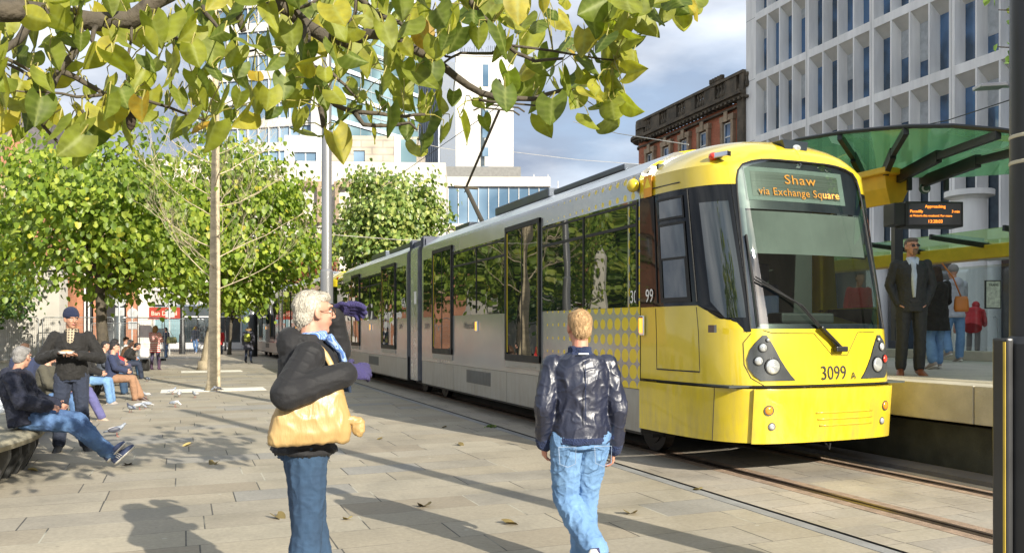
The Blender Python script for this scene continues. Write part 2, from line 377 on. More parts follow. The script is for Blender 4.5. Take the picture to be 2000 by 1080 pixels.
# tree pits: pale edging panels
pitm = mat('pale_stone', (.72, .70, .62), .7, var=.12, vscale=6)
for pts in ([(365, 722, 1), (465, 722, 1), (470, 728, 1), (355, 728, 1)], [(325, 758, 1), (505, 753, 1), (523, 765, 1), (310, 770, 1)]):
    q = [gr(p[0], p[1]) for p in pts]; c = sum(q, Vector())/4
    a = (W(0, 1)-W(0, 0)); n_ = NV
    wd, dp = (q[3]-q[2]).length/2, max(.45, (c-gr(pts[0][0]+40, pts[0][1])).length*.5)
    m_ = MB()
    M = Matrix((NV, DV, Vector((0, 0, 1)))).transposed().to_4x4(); M.translation = c
    for x0, x1, y0, y1 in ((-wd, wd, -dp, -.24), (-wd, wd, .24, dp), (-wd, -.24, -.24, .24), (.24, wd, -.24, .24)): m_.box(x0, x1, y0, y1, -.05, .006, 0, M)
    tag(struct(m_.build('tree_pit_edging', pitm)))
# =====================================================================  PLATFORM
cop = mat('coping_stone', (.48, .44, .34), .75, var=.22, vscale=2.2, bump=.3, bscale=50)
pfl = paving('platform_slabs', .6, .9, [(.44, .42, .36), (.50, .47, .40), (.46, .43, .37)], joint=.006)
dark = mat('dark_recess', (.03, .032, .03), .8)
pl = thing('tram_platform', 'raised tram platform with pale stone edge beside the yellow tram', 'platform', P0, TH)
m_ = MB()
for i in range(34): m_.box(2.78, 3.28, -16+i*1.6, -16+(i+1)*1.6-.012, .56, .98, 0, None, .012)
m_.build('edge_coping', cop, pl)
MB().box(3.284, 14.5, -16, 38, .5, .976).build('deck', pfl, pl)
MB().box(3.02, 14.4, -15.9, 37.9, -.1, .5).build('recessed_wall', mat('engineering_wall', (.055, .058, .045), .8, var=.4, vscale=4, bump=.3), pl)
MB().box(3.30, 3.62, -16, 38, .977, .982).build('tactile_strip', mat('tactile', (.40, .36, .26), .8, bump=.8, bscale=30), pl)
m_ = MB().box(9.1, 9.5, -10, 37, .978, 1.16, bev=.01); m_.build('step', cop, pl)
MB().box(2.36, 2.74, -16, 60, -.1, .05).build('base_ledge', mat('dark_ledge', (.12, .11, .10), .85, bump=.4), pl)
m_ = MB()
m_.lathe([(.24, 0), (.24, .012), (.22, .016)], 20, tuple(Vector((2.58, -2.15, .05))))
struct(in_track(m_.build('manhole_cover', mat('iron', (.05, .04, .035), .6, .5))))

# ---- small platform furniture
steel = mat('brushed_steel', (.42, .42, .43), .35, .85, var=.15, stretch=(1, 1, .1)); blk = mat('black_paint', (.012, .013, .014), .4)
yel = mat('yellow_steel', (.83, .50, .03), .42, var=.12, vscale=3)
dkst = mat('dark_steel', (.022, .026, .026), .4, .3)
gg = glass('green_glass', (.62, .90, .68), .07, .02, (.8, 1, .85))
def milky(m, f, col):
    nt = m.node_tree; o = nt.nodes['Material Output']; src = o.inputs[0].links[0].from_socket
    t = node(nt, 'ShaderNodeBsdfTranslucent', {0: c4(col)}); d = node(nt, 'ShaderNodeBsdfDiffuse', {0: c4(col)}); a = node(nt, 'ShaderNodeMixShader', {0: .4, 1: t.outputs[0], 2: d.outputs[0]})
    b = node(nt, 'ShaderNodeMixShader', {0: f, 1: src, 2: a.outputs[0]}); nt.links.new(b.outputs[0], o.inputs[0])
milky(gg, .34, (.40, .72, .42))
can = thing('platform_canopy', 'large green glass canopy with black ribs and a yellow beam above the tram', 'canopy', at(1745, 352, 12.9)*1)
can.location = (0, 0, 0)
outer = [at(*p) for p in ((1500, 296, 14.6), (1560, 275, 13.6), (1640, 262, 12.5), (1700, 256, 11.8), (1770, 250, 11.1), (1860, 249, 10.4), (1950, 257, 9.9), (2060, 272, 9.4), (2200, 290, 9))]
inner = [at(*p) for p in ((1540, 350, 18.5), (1600, 352, 17), (1680, 354, 14.8), (1715, 354, 13.6), (1750, 350, 12.9), (1775, 346, 12.7), (1860, 346, 12.4), (1960, 340, 12.1), (2060, 335, 12))]
for i in range(len(outer)-1):
    P = [[outer[i+a].lerp(inner[i+a], t)+Vector((0, 0, .10*math.sin(t*math.pi)))+(inner[i+a]-outer[i+a])*0 for t in (0, .25, .5, .75, 1)] for a in (0, 1)]
    P2 = [[p+Vector((0, 0, -.012)) for p in r_] for r_ in P]
    MB().grid(P).grid(P2).build('glass_panel', gg, can, smooth=True)
m_ = MB().tube([p+Vector((0, 0, .02)) for p in outer], .03, 6); m_.build('edge_trim', dkst, can)
for i, (a, b) in enumerate(((outer[4]+Vector((0, 0, 0)), at(1722, 352, 13)), (outer[6], at(1745, 352, 12.9)), (outer[7], at(1800, 356, 12.7)), (outer[2], at(1690, 356, 14)))):
    mid = a.lerp(b, .5)+Vector((0, 0, .04))
    MB().beam(a+Vector((0, 0, -.04)), mid, .07, .10).beam(mid, b, .08, .17).build('rib', dkst, can)
m_ = MB()   # yellow beam running away behind the tram, seen end on
e0 = at(1752, 356, 12.7)
M = Matrix((NV, DV, Vector((0, 0, 1)))).transposed().to_4x4(); M.translation = e0
m_.prism([(-.25, .10), (.30, .14), (.30, .02), (.12, -.30), (-.14, -.34), (-.22, -.1)], 0, 14, 0, M)
m_.box(-.36, .36, -.12, .5, .10, .2, 0, M, .02)
m_.build('beam', yel, can)
MB().beam(at(1752, 385, 16), at(1752, 385, 16)+Vector((0, 0, -2.8)), .16, .16).build('post', dkst, can)
MB().beam(at(1776, 372, 12.5), at(1776, 372, 12.5)+Vector((0, 0, .6)), .06, .06).beam(at(1848, 372, 12.3), at(1848, 372, 12.3)+Vector((0, 0, .6)), .06, .06).build('hanger', dkst, can)
# passenger display
ds = thing('departure_screen', 'hanging black display with orange departure text above the platform', 'screen', at(1826, 443, 12.0))
dx = Vector((1, .05, 0)).normalized(); Md = Matrix((dx, Vector((-dx.y, dx.x, 0)), Vector((0, 0, 1)))).transposed().to_4x4()
MB().box(-.44, .43, 0, .30, 0, .37, 0, Md, .012).box(-.60, -.43, .02, .34, .03, .35, 0, Md, .01).build('casing', blk, ds)
MB().box(-.40, .39, -.006, .01, .03, .34, 0, Md).build('screen', mat('lcd_dark', (.015, .02, .03), .15), ds)
led = emis('led_orange', (1., .28, .03), 1.5)
for body, x, z, sz, al in (('Approaching', 0, .275, .062, 'CENTER'), ('Piccadilly', -.38, .205, .056, 'LEFT'), ('3 min', .37, .205, .056, 'RIGHT'), ('at Victoria this weekend. For more', -.38, .145, .046, 'LEFT'), ('13:28:03', 0, .055, .068, 'CENTER')):
    text(body, sz, led, ds, 'display_text', Md @ frame((x, -.010, z), (1, 0, 0), (0, 0, 1)), .001, al, space=.97)
cs = thing('platform_letter_sign', 'small round platform sign with the letter C', 'sign', at(1807, 378, 12.6))
MB().tube([Vector((0, 0, .08)), Vector((0, .03, .08))], .085, 20).build('disc', mat('sign_green', (.05, .10, .07), .4), cs)
text('C', .17, mat('sign_white', (.8, .8, .75), .5), cs, 'letter', frame((0, -.005, .02), (1, 0, 0), (0, 0, 1)), loft=.004)
# second canopy at the back
cb_ = thing('back_canopy', 'low green glass canopy with yellow beam behind the waiting people', 'canopy', P0, TH)
m_ = MB().box(9.85, 10.3, 1.0, 20, 3.02, 3.30, bev=.02)
m_.build('beam', yel, cb_)
for s0, s1 in ((2, 4.5), (6, 8.2), (9.7, 12)): MB().box(9.9, 10.25, s0, s1, 2.995, 3.018).build('light_panel', mat('light_panel', (.6, .6, .55), .4), cb_)
for i in range(12):
    s0 = 1+i*1.55
    MB().add([(10.1, s0, 3.32), (8.4, s0, 3.42), (8.4, s0+1.5, 3.42), (10.1, s0+1.5, 3.32)], [(0, 1, 2, 3)]).build('glass_panel', gg, cb_)
    MB().beam((10.0, s0, 3.28), (8.4, s0, 3.40), .05, .10).build('rib', dkst, cb_)
for s0 in (3.2, 8.9, 13.5): MB().box(10.02, 10.12, s0, s0+.1, .98, 3.02).build('post', dkst, cb_)
# glazed shelter wall and poster
clear = glass('clear_glass', (.86, .92, .90), .12, .01)
sh = thing('shelter_screen', 'glazed shelter wall at the back of the platform', 'shelter', P0, TH)
for s0 in (2.4, 4.8, 7.2, 9.6, 12): MB().box(11.0, 11.02, s0+.04, s0+2.3, 1.1, 2.98).build('pane', clear, sh)
for s0 in (2.4, 4.8, 7.2, 9.6, 12, 14.4): MB().box(10.98, 11.04, s0-.03, s0+.03, .98, 3.0).build('post', steel, sh)
pc = thing('timetable_case', 'framed timetable poster on the glass shelter wall', 'poster', at(1940, 603, 15.5)); 
MB().box(-.15, .15, 0, .04, 0, .54, 0, None, .008).build('frame', dkst, pc); MB().box(-.13, .13, -.004, .01, .02, .52).build('poster', mat('poster_paper', (.55, .58, .48), .5, var=.35, vscale=14), pc)
text('TRAMS', .06, mat('ink', (.05, .08, .06), .6), pc, 'heading', frame((0, -.006, .43), (1, 0, 0), (0, 0, 1)))
def slat_seat(s0, label):
    q = thing('platform_bench', label, 'bench', W(9.9, s0, .98), TH, 'black benches on the platform')
    m_ = MB()
    for k in range(4): m_.box(-.2+k*.1, -.2+k*.1+.08, -.8, .8, .60, .63)
    m_.build('seat', blk, q); m_ = MB()
    for k in range(3): m_.box(.24, .27, -.8, .8, .72+k*.11, .81+k*.11)
    m_.build('backrest', blk, q)
    for y in (-.7, .7): MB().beam((-.15, y, 0), (.05, y, .6), .05, .05).beam((.2, y, 0), (.25, y, 1.0), .05, .05).build('leg', blk, q)
slat_seat(3.3, 'black slatted bench nearest the dark post at the back of the platform'); slat_seat(6.5, 'black slatted bench further along the back of the platform')
# =====================================================================  TRAM (local frame: t, s, z)
yp = mat('yellow_paint', (.66, .505, .022), .24, var=.07, vscale=1.2, coat=1., bump=.05, bscale=1.6)
def grime(m):
    nt = m.node_tree; b = nt.nodes['Principled BSDF']; src = b.inputs['Base Color'].links[0].from_socket
    tc = node(nt, 'ShaderNodeTexCoord'); sp = node(nt, 'ShaderNodeSeparateXYZ', {0: tc.outputs['Object']})
    mp = node(nt, 'ShaderNodeMapping', {0: tc.outputs['Object'], 'Scale': (3, 3, .6)}); nz = node(nt, 'ShaderNodeTexNoise', {0: mp.outputs[0], 'Scale': 3., 'Detail': 8, 'Roughness': .7})
    h = node(nt, 'ShaderNodeMapRange', {0: sp.outputs[2], 1: .35, 2: 1.3, 3: .55, 4: .08}); f = math_(nt, 'MULTIPLY', h.outputs[0], node(nt, 'ShaderNodeMapRange', {0: nz.outputs[0], 1: .4, 2: .72, 3: 0., 4: 1.}).outputs[0])
    nt.links.new(mixc(nt, f, src, (.22, .18, .11)), b.inputs['Base Color'])
grime(yp)
gloss = wglass('black_gloss', (.008, .009, .010), 1.42, .002, .03)
twin = wglass('tram_window', (.010, .016, .014), 2.1, .010, .012)
rubber = mat('rubber', (.012, .012, .012), .6)
skm = mat('skirt_grey', (.36, .36, .335), .42, .35, var=.12, vscale=1.5, bump=.05, bscale=3)
grime(skm)
roofm = mat('roof_silver', (.55, .60, .62), .3, .55, var=.18, vscale=1.2)
chrome = mat('chrome', (.8, .8, .8), .08, 1)
def silver_dots():
    m, nt, b = new_mat('silver_panel')
    tc = node(nt, 'ShaderNodeTexCoord'); sp = node(nt, 'ShaderNodeSeparateXYZ', {0: tc.outputs['Object']})
    s = sp.outputs[1]; z = sp.outputs[2]; P = .1985
    fu = math_(nt, 'SUBTRACT', math_(nt, 'FRACT', math_(nt, 'DIVIDE', math_(nt, 'SUBTRACT', s, 8.60), P)), .5)
    fv = math_(nt, 'SUBTRACT', math_(nt, 'FRACT', math_(nt, 'DIVIDE', math_(nt, 'SUBTRACT', z, .37), P)), .5)
    d = math_(nt, 'SQRT', math_(nt, 'ADD', math_(nt, 'MULTIPLY', fu, fu), math_(nt, 'MULTIPLY', fv, fv)))
    cell = math_(nt, 'FLOOR', math_(nt, 'DIVIDE', math_(nt, 'SUBTRACT', s, 8.60), P))
    rad = node(nt, 'ShaderNodeMapRange', {0: cell, 1: 0., 2: 13., 3: .49, 4: .10})
    on = math_(nt, 'MULTIPLY', math_(nt, 'LESS_THAN', d, math_(nt, 'MULTIPLY', rad.outputs[0], math_(nt, 'SUBTRACT', 1., math_(nt, 'MULTIPLY', math_(nt, 'GREATER_THAN', z, 3.1), .5)))), math_(nt, 'LESS_THAN', s, 11.6))
    nz = node(nt, 'ShaderNodeTexNoise', {0: tc.outputs['Object'], 'Scale': .8, 'Detail': 4})
    base = mixc(nt, nz.outputs[0], (.36, .36, .35), (.50, .51, .50))
    nt.links.new(mixc(nt, on, base, (.72, .55, .04)), b.inputs['Base Color'])
    nt.links.new(math_(nt, 'MULTIPLY_ADD', on, -.55, .6), b.inputs['Metallic'])
    b.inputs['Roughness'].default_value = .19
    n3 = node(nt, 'ShaderNodeTexNoise', {0: tc.outputs['Object'], 'Scale': 1.6, 'Detail': 1})
    bp = node(nt, 'ShaderNodeBump', {'Height': n3.outputs[0], 'Strength': 1., 'Distance': .008}); nt.links.new(bp.outputs[0], b.inputs['Normal'])
    return m
silv = silver_dots()
tram = thing('tram', 'yellow and silver tram at the platform with a lit destination display and black windscreen', 'tram', P0, TH)
T = tram
# -- cab surface
hp = [(1.325, 6.97), (1.0, 6.98), (.72, 7.0), (.50, 7.035), (.38, 7.09), (.26, 7.19), (.16, 7.36), (.07, 7.65), (.018, 8.1), (0, 8.73)]
for _ in range(3):
    q = [hp[0]]
    for a, b in zip(hp, hp[1:]): q += [(a[0]*.75+b[0]*.25, a[1]*.75+b[1]*.25), (a[0]*.25+b[0]*.75, a[1]*.25+b[1]*.75)]
    hp = q+[hp[-1]]
hp = np.array(hp); ul = np.concatenate([[0], np.cumsum(np.hypot(*np.diff(hp, axis=0).T))]); UL = float(ul[-1])
def O(u):
    a = min(abs(u), UL); t = float(np.interp(a, ul, hp[:, 0])); s = float(np.interp(a, ul, hp[:, 1]))
    return (t if u <= 0 else 2.65-t), s
rk_z = [.39, .95, 1.0, 1.57, 3.50, 3.60, 3.68, 3.77, 3.83, 3.86, 3.875]; rk_v = [.03, -.02, .0, .05, .46, .50, .58, .74, .98, 1.3, 1.6]
in_z = [.39, 3.42, 3.54, 3.66, 3.76, 3.83, 3.86, 3.875]; in_v = [0, 0, .14, .32, .52, .80, 1.08, 1.325]
def S(u, z, off=0.):
    t, s = O(u); w_ = max(0, min(1, (8.73-s)/1.8)); w_ = w_**.8
    t1, s1 = O(u-.02); t2, s2 = O(u+.02); n = Vector((-(s2-s1), (t2-t1), 0)); n.normalize(); n = -n if (n.y*1+0) > 0 and abs(u) < .5 else n
    if (n.x*(t-1.325)+n.y*(s-8.5)) < 0: n = -n
    i = float(np.interp(z, in_z, in_v)); t = (min(t+i, 1.325) if t <= 1.325 else max(t-i, 1.325))
    return Vector((t, s+float(np.interp(z, rk_z, rk_v))*w_, z))+n*off
def ut(t):  # front: t -> u
    tt = t if t <= 1.325 else 2.65-t
    v = float(np.interp(-tt, -hp[:, 0], ul)); return -v if t <= 1.325 else v
def us(s): return -float(np.interp(s, hp[:, 1], ul))     # near side: s -> u
def patch(rows, off, nu=14, mb=None, mi=0, sub=1):
    mb = mb or MB(); rr = []
    for a, b in zip(rows, rows[1:]):
        for k in range(sub): f = k/sub; rr.append(tuple(a[i]*(1-f)+b[i]*f for i in range(3)))
    rr.append(rows[-1])
    mb.grid([[S(u0+(u1-u0)*k/nu, z, off) for k in range(nu+1)] for z, u0, u1 in rr], mi); return mb
def rimmed(rows, off, depth=.012, **k): patch(rows, off-depth, mb=(m := patch(rows, off, **k)), nu=k.get('nu', 14), sub=k.get('sub', 1)); return m
wl, wr = ut(.40), ut(2.25)
tops = [(1.60, 0), (3.10, .045), (3.25, .06), (3.35, .09), (3.42, .15), (3.46, .22), (3.485, .32), (3.495, .45)]
def wrow(z, m=0): d = float(np.interp(z, [a for a, b in tops], [b for a, b in tops])); return (z, wl+d+m, wr-d-m)
sh_ = MB()
def full(zs): patch([(z, -UL, UL) for z in zs], 0, 60, sh_)
full([1.0, 1.1, 1.3, 1.5, 1.60])
zs = [1.60, 1.9, 2.2, 2.5, 2.8, 3.1, 3.25, 3.35, 3.42, 3.46, 3.485, 3.495]
patch([(z, -UL, wrow(z)[1]) for z in zs], 0, 26, sh_)
ur0, ur1 = ut(2.49), -us(8.2)
patch([(z, wrow(z)[2], ur0) for z in (1.6, 1.9)], 0, 8, sh_)
patch([(z, wrow(z)[2], UL) for z in (1.6, 1.86)], 0, 20, sh_)
patch([(z, wrow(z)[2], ur0) for z in (1.86, 2.2, 2.6, 3.1)], 0, 8, sh_); patch([(z, ur1, UL) for z in (1.86, 3.1)], 0, 8, sh_)
patch([(z, wrow(z)[2], UL) for z in zs[5:]], 0, 26, sh_)
full([3.495, 3.52, 3.56, 3.60, 3.64, 3.68, 3.72, 3.76, 3.795, 3.83, 3.85, 3.862, 3.87, 3.875])
cabs = sh_.build('cab_shell', yp, T, auto=35)
patch([(1.86, ur0, ur1), (3.1, ur0, ur1)], .002, 10, sub=4).build('cab_side_glass', glass('cab_glass', (.55, .62, .58), .12), T, True)
m_ = patch([(z, -UL, UL) for z in (.39, .42, .6, .8, .93, .965)], .012, 70); patch([(.39, -UL, UL), (.39, -UL, UL)], 0, 70, m_)
bm_ = patch([(z, ut(.39), ut(2.26)) for z in (.385, .40, .6, .8, .945, .96)], .045, 30)
bm_.grid([[S(ut(.39)+(ut(2.26)-ut(.39))*k/30, z, o_) for k in range(31)] for z, o_ in ((.96, .045), (.965, 0))])
for e_ in (.39, 2.26): bm_.grid([[S(ut(e_), z, o_) for z in (.385, .6, .8, .96)] for o_ in (.0, .045)])
m_.build('lower_fairing', yp, T, auto=35); bmp = bm_.build('bumper', yp, T, auto=35)
for z in (.70, .63, .56):
    d = (.70-z)*.4; pts = [S(ut(1.10+d+k*(.80-d)/8), z, .047) for k in range(9)]
    MB().tube(pts, .011, 8).build('bumper_rib', yp, bmp, True)
def seam(pts, par=T, r=.004, off=.001, n=12, name='panel_gap'):
    P = []
    for a, b in zip(pts, pts[1:]): P += [S(a[0]+(b[0]-a[0])*k/n, a[1]+(b[1]-a[1])*k/n, off) for k in range(n)]
    P.append(S(pts[-1][0], pts[-1][1], off)); MB().tube(P, r, 5).build(name, rubber, par)
seam([(-UL, .99), (us(7.62), .985), (us(7.5), .955), (us(7.22), 1.0)], off=.004); seam([(us(7.42), .96), (us(7.42), .39)], off=.012)
seam([(ut(.36), .985), (ut(2.29), .985)], r=.007); seam([(-UL+.01, .4), (-UL+.01, 3.45)], r=.006)
seam([(us(8.36), 1.84), (us(8.36), 1.13), (us(7.6), 1.13), (us(7.6), 1.84)]); seam([(us(8.36), 1.125), (us(7.6), 1.125)], r=.008)
seam([(ut(.52), 1.585), (ut(.62), 1.555), (ut(1.15), 1.55), (ut(1.38), 1.31), (ut(1.60), 1.31), (ut(1.78), 1.56), (ut(2.05), 1.565)], r=.0035)
seam([(ut(.40), 1.55), (ut(.33), 1.45), (ut(.33), 1.22), (ut(.38), 1.08), (ut(.5), 1.0)], r=.0035)
# black side of the cab with door and windows
bl = patch([(1.56, ut(.37), ut(.37)+.001), (1.72, us(7.33), ut(.36)), (1.86, us(7.58), ut(.36))], .005, 20)
patch([(z, ut(.37)-.03, wrow(z)[1]+.004) for z in (1.57, 1.7, 2.0, 2.4, 2.8, 3.1, 3.19)], .0055, 6, bl)
patch([(1.86, -UL+.02, ut(.36)+.01), (2.4, -UL+.02, ut(.37)+.02), (3.1, -UL+.02, ut(.40)+.04), (3.19, -UL+.02, ut(.41)+.04)], .005, 40, bl)
bl.build('black_side_panel', gloss, T, True)
for side in (1,):
    patch([(1.60, wrow(1.6)[2]-.02, -us(7.45)), (1.86, wrow(1.86)[2]-.03, UL-.02)], .005, 26, mb := MB()); patch([(1.86, wrow(1.86)[2], ur0), (3.1, wrow(3.1)[2], ur0)], .005, 8, mb, sub=4)
    patch([(3.1, wrow(3.1)[2], UL-.02), (3.19, wrow(3.19)[2], UL-.02)], .005, 26, mb, sub=3); mb.build('black_side_panel', gloss, T, True)
def framed(u0, u1, z0, z1, name='cab_window', fr=.028, off=.009, par=T, m=None):
    f = MB()
    for a in ((z0, z0+fr, u0, u1), (z1-fr, z1, u0, u1)): patch([(a[0], a[2], a[3]), (a[1], a[2], a[3])], off+.008, 8, f)
    for a in ((u0, u0+fr), (u1-fr, u1)): patch([(z0+fr, *a), (z1-fr, *a)], off+.008, 2, f, sub=6)
    o = f.build('window_frame', rubber, par); patch([(z0+fr, u0+fr, u1-fr), (z1-fr, u0+fr, u1-fr)], off, 8, sub=6).build(name, m or twin, o, True); return o
framed(us(8.22), us(7.66), 1.90, 2.82); framed(us(8.22), us(7.66), 2.86, 3.12); framed(us(8.22)+.03, us(7.66)-.03, 1.93, 2.42, 'lower_pane')
patch([(1.72, us(7.26), us(7.10)), (1.9, us(7.40), us(7.10)), (3.0, us(7.42), us(7.12))], .009, 8, sub=6).build('quarter_window', twin, T, True)
MB().tube([S(us(8.30), 1.9, .012), S(us(8.30), 3.17, .012), S(us(7.58), 3.17, .012), S(us(7.58), 1.9, .012)], .008, 6).build('door_seal', rubber, T)
MB().tube([S(us(8.32), 3.27, .01), S(us(7.7), 3.27, .01)], .007, 6).build('rain_strip', blk, T)
# windscreen: black mask, destination display, blind, glass
mk = MB()
def rw(z, a, b): return (z, a, b)
ma = [1.6, 1.9, 2.2, 2.5, 2.8, 2.92]
patch([(z, wrow(z)[1]-.005, wrow(z)[1]+.075) for z in ma], -.004, 3, mk); patch([(z, wrow(z)[2]-.075, wrow(z)[2]+.005) for z in ma], -.004, 3, mk)
patch([wrow(1.6), wrow(1.65)], -.004, 30, mk)
patch([wrow(z, -.004) for z in (2.92, 3.0, 3.1, 3.25, 3.35, 3.42, 3.46, 3.485, 3.495)], -.026, 40, mk)
mk.build('windscreen_mask', mat('navy_mask', (.012, .018, .035), .35), T, True)
gz = [1.6, 1.75, 1.9, 2.1, 2.3, 2.5, 2.7, 2.9, 3.1, 3.25, 3.35, 3.42, 3.46, 3.485, 3.495]
patch([wrow(z, .0) for z in gz], .004, 44).build('windscreen', glass('windscreen_glass', (.62, .72, .67), .16, .006), T, True)
sm = [S(wrow(z)[1], z, .004) for z in gz]+[S(wrow(3.495)[1]+k*(wrow(3.495)[2]-wrow(3.495)[1])/10, 3.495, .004) for k in range(1, 10)]+[S(wrow(z)[2], z, .004) for z in reversed(gz)]
MB().tube(sm, .010, 6).build('windscreen_seal', rubber, T)
tl, tr_ = ut(.55), ut(1.93)
dsp = patch([(3.02, tl, tr_), (3.40, tl, tr_)], -.022, 20, sub=3).build('display_surround', mat('display_grey', (.26, .30, .29), .5), T)
patch([(3.065, tl+.08, tr_-.08), (3.35, tl+.08, tr_-.08)], -.019, 20, sub=2).build('display', mat('display_face', (.15, .16, .145), .35, stretch=(.2, .2, 90), vscale=3, var=.5), dsp)
ledd = emis('led_amber', (1., .34, .03), .34)
def fr_text(body, t, z, sz, m, off=.008, **k):
    a, b = S(ut(t)-.02, z), S(ut(t)+.02, z); up = S(ut(t), z+.05)-S(ut(t), z-.05); x = (b-a).normalized()
    return text(body, sz, m, k.pop('par', T), k.pop('name', 'lettering'), frame(S(ut(t), z, off), x, up), .0008, **k)
fr_text('Shaw', 1.28, 3.225, .155, ledd, -.010, par=dsp, name='display_text', squeeze=1.25, space=1.1); fr_text('via Exchange Square', 1.25, 3.085, .125, ledd, -.010, par=dsp, name='display_text', squeeze=1.0, space=1.08)
patch([(2.42, wl+.08, wr-.12), (2.90, wl+.08, wr-.12)], -.03, 24, sub=3).build('sun_blind', mat('blind_grey', (.22, .23, .22), .8, var=.25, vscale=1.2), T)
intm = mat('cab_interior', (.05, .06, .055), .7)
m_ = MB().box(.15, 2.5, 8.55, 8.6, .9, 3.6).box(.1, 2.55, 7.1, 8.6, .98, 1.0)
m_.build('cab_bulkhead', intm, T)
MB().prism([(.3, 1.0), (.3, 1.58), (.5, 1.66), (2.2, 1.66), (2.35, 1.58), (2.35, 1.0)], 7.25, 7.62).box(.95, 1.7, 7.3, 7.55, 1.66, 1.78, bev=.03).build('dashboard', mat('dash', (.03, .035, .035), .6), T)
st_ = MB().box(1.05, 1.60, 8.1, 8.22, 1.45, 2.15, bev=.05).box(1.05, 1.6, 7.75, 8.2, 1.35, 1.47, bev=.04).box(1.2, 1.45, 8.1, 8.2, 2.17, 2.4, bev=.04)
st_.build('driver_seat', mat('seat_blue', (.02, .03, .07), .8), T)
# wiper
wb = S(ut(1.46), 1.38, .05)
wp = MB(); wp.tube([wb, S(ut(1.0), 1.85, .06), S(ut(.50), 2.12, .04)], .011, 6).tube([wb+Vector((-.06, 0, .04)), S(ut(.94), 1.88, .06), S(ut(.50), 2.16, .04)], .008, 6)
wp.beam(wb+Vector((.05, .01, -.02)), wb.lerp(S(ut(1.2), 1.62, .06), 1), .06, .03, bev=.01)
wo = wp.build('wiper_arm', blk, T); MB().tube([S(ut(.47)-.0, 1.62, .03), S(ut(.475), 2.1, .028), S(ut(.47), 2.62, .022)], .013, 6).build('wiper_blade', rubber, wo)
MB().box(-.08, .08, -.03, .03, -.03, .03, 0, Matrix.Translation(wb), .012).build('wiper_pivot', blk, wo)
# headlamps
lens = mat('lens', (.75, .78, .78), .06, .6); amb = mat('amber_lens', (.85, .28, .02), .12, coat=.5); redl = mat('red_lens', (.7, .05, .03), .15, coat=.5)
podm = mat('pod_grey', (.055, .06, .062), .25, coat=.5)
rows = [(1.05, .47, .87), (1.10, .41, .82), (1.18, .365, .76), (1.28, .355, .695), (1.38, .385, .645), (1.46, .44, .60), (1.53, .51, .555)]
for mir in (0, 1):
    rr = [(z, ut(a), ut(b)) if not mir else (z, ut(2.65-b), ut(2.65-a)) for z, a, b in rows]
    pod = rimmed(rr, .012, nu=8, sub=3).build('headlight_pod', podm, T, True)
    for t, z, r_, mm in ((.60, 1.20, .082, lens), (.505, 1.40, .045, lens), (.455, 1.26, .045, lens if not mir else redl), (.56, 1.48, .02, lens)):
        tt = 2.65-t if mir else t; c = S(ut(tt), z, .012); n_ = (S(ut(tt), z, .1)-S(ut(tt), z, 0)).normalized()
        MB().tube([c-n_*.01, c+n_*.012], r_*1.12, 18).build('bezel', blk, pod)
        q = n_.to_track_quat('Z', 'Y').to_matrix(); MB().ell(c+n_*.008, (r_, r_, .022), q, 16, 8).build('headlight', mm, pod, True)
    for t, z, mm in ((.53, .74, amb), (.57, .57, lens)):
        tt = 2.65-t if mir else t; c = S(ut(tt), z, .045); n_ = (S(ut(tt), z, .1)-S(ut(tt), z, 0)).normalized(); q = n_.to_track_quat('Z', 'Y').to_matrix()
        h_ = MB().tube([c-n_*.008, c+n_*.006], .056 if mm is amb else .042, 16).build('lamp_ring', podm, bmp)
        MB().ell(c+n_*.004, (.046 if mm is amb else .034,)*2+(.016,), q, 14, 8).build('marker_light', mm, h_, True)
num = mat('number_ink', (.03, .03, .03), .4); wht = mat('white_vinyl', (.8, .8, .78), .4)
fr_text('3099', 1.385, 1.05, .215, num, .006, name='unit_number', squeeze=.86); fr_text('A', 1.665, 1.05, .11, num, .014, name='unit_number')
def sd_text(body, s, z, sz, m, t=-.014, **k): return text(body, sz, m, T, k.pop('name', 'unit_number'), frame((t, s, z), (0, -1, 0), (0, 0, 1)), .001, **k)
sd_text('30', 8.86, 1.92, .225, wht, squeeze=.8); sd_text('99', 8.50, 1.92, .225, wht, squeeze=.8, t=-.010)
# lamps and fittings on the cab roof
c = S(0, 3.66, .0)+Vector((0, .06, 0)); lampb = MB().prism([(-.17, .10), (.20, .10), (.17, -.045), (-.11, -.06)], -.05, .25, 0, Matrix.Translation(c)).build('top_lamp_housing', mat('housing', (.03, .04, .05), .2), T)
MB().ell(c+Vector((.03, -.055, .02)), (.06, .02, .035), None, 14, 8).build('headlight', lens, lampb, True)
c = S(us(7.25), 3.52, .05); MB().beam(c, c+Vector((.06, -.18, 0)), .08, .06, bev=.015).build('roof_light_body', chrome, T)
MB().ell(c+Vector((-.01, .02, -.0)), (.05, .06, .045), None, 12, 8).build('red_light', redl, T, True)
MB().ell((-.06, 8.80, 3.36), (.075, .09, .085), None, 14, 10).tube([(-.05, 8.80, 3.36), (.02, 8.8, 3.36)], .03, 8).build('camera_dome', yp, T, True)
sg = MB().box(-.016, -.01, 8.44, 8.62, 3.18, 3.44).build('warning_label', mat('label_orange', (.75, .33, .03), .5), T)
MB().prism([(-.075, 0), (.075, 0), (0, .13)], -.003, 0, 0, Matrix(((0, 1, 0, -.017), (-1, 0, 0, 8.53), (0, 0, 1, 3.29), (0, 0, 0, 1)))).build('warning_triangle', mat('label_yellow', (.85, .65, .04), .5), sg)
mk_ = MB().box(-.035, 0, 8.60, 8.70, 1.52, 1.76, bev=.01).build('marker_housing', chrome, T); MB().box(-.05, -.03, 8.62, 8.68, 1.55, 1.73, bev=.006).build('side_marker', emis('amber_lit', (1, .42, .05), .9), mk_)
MB().box(-.0, .03, 7.22, 7.33, 1.56, 1.64).build('call_point', podm, T)
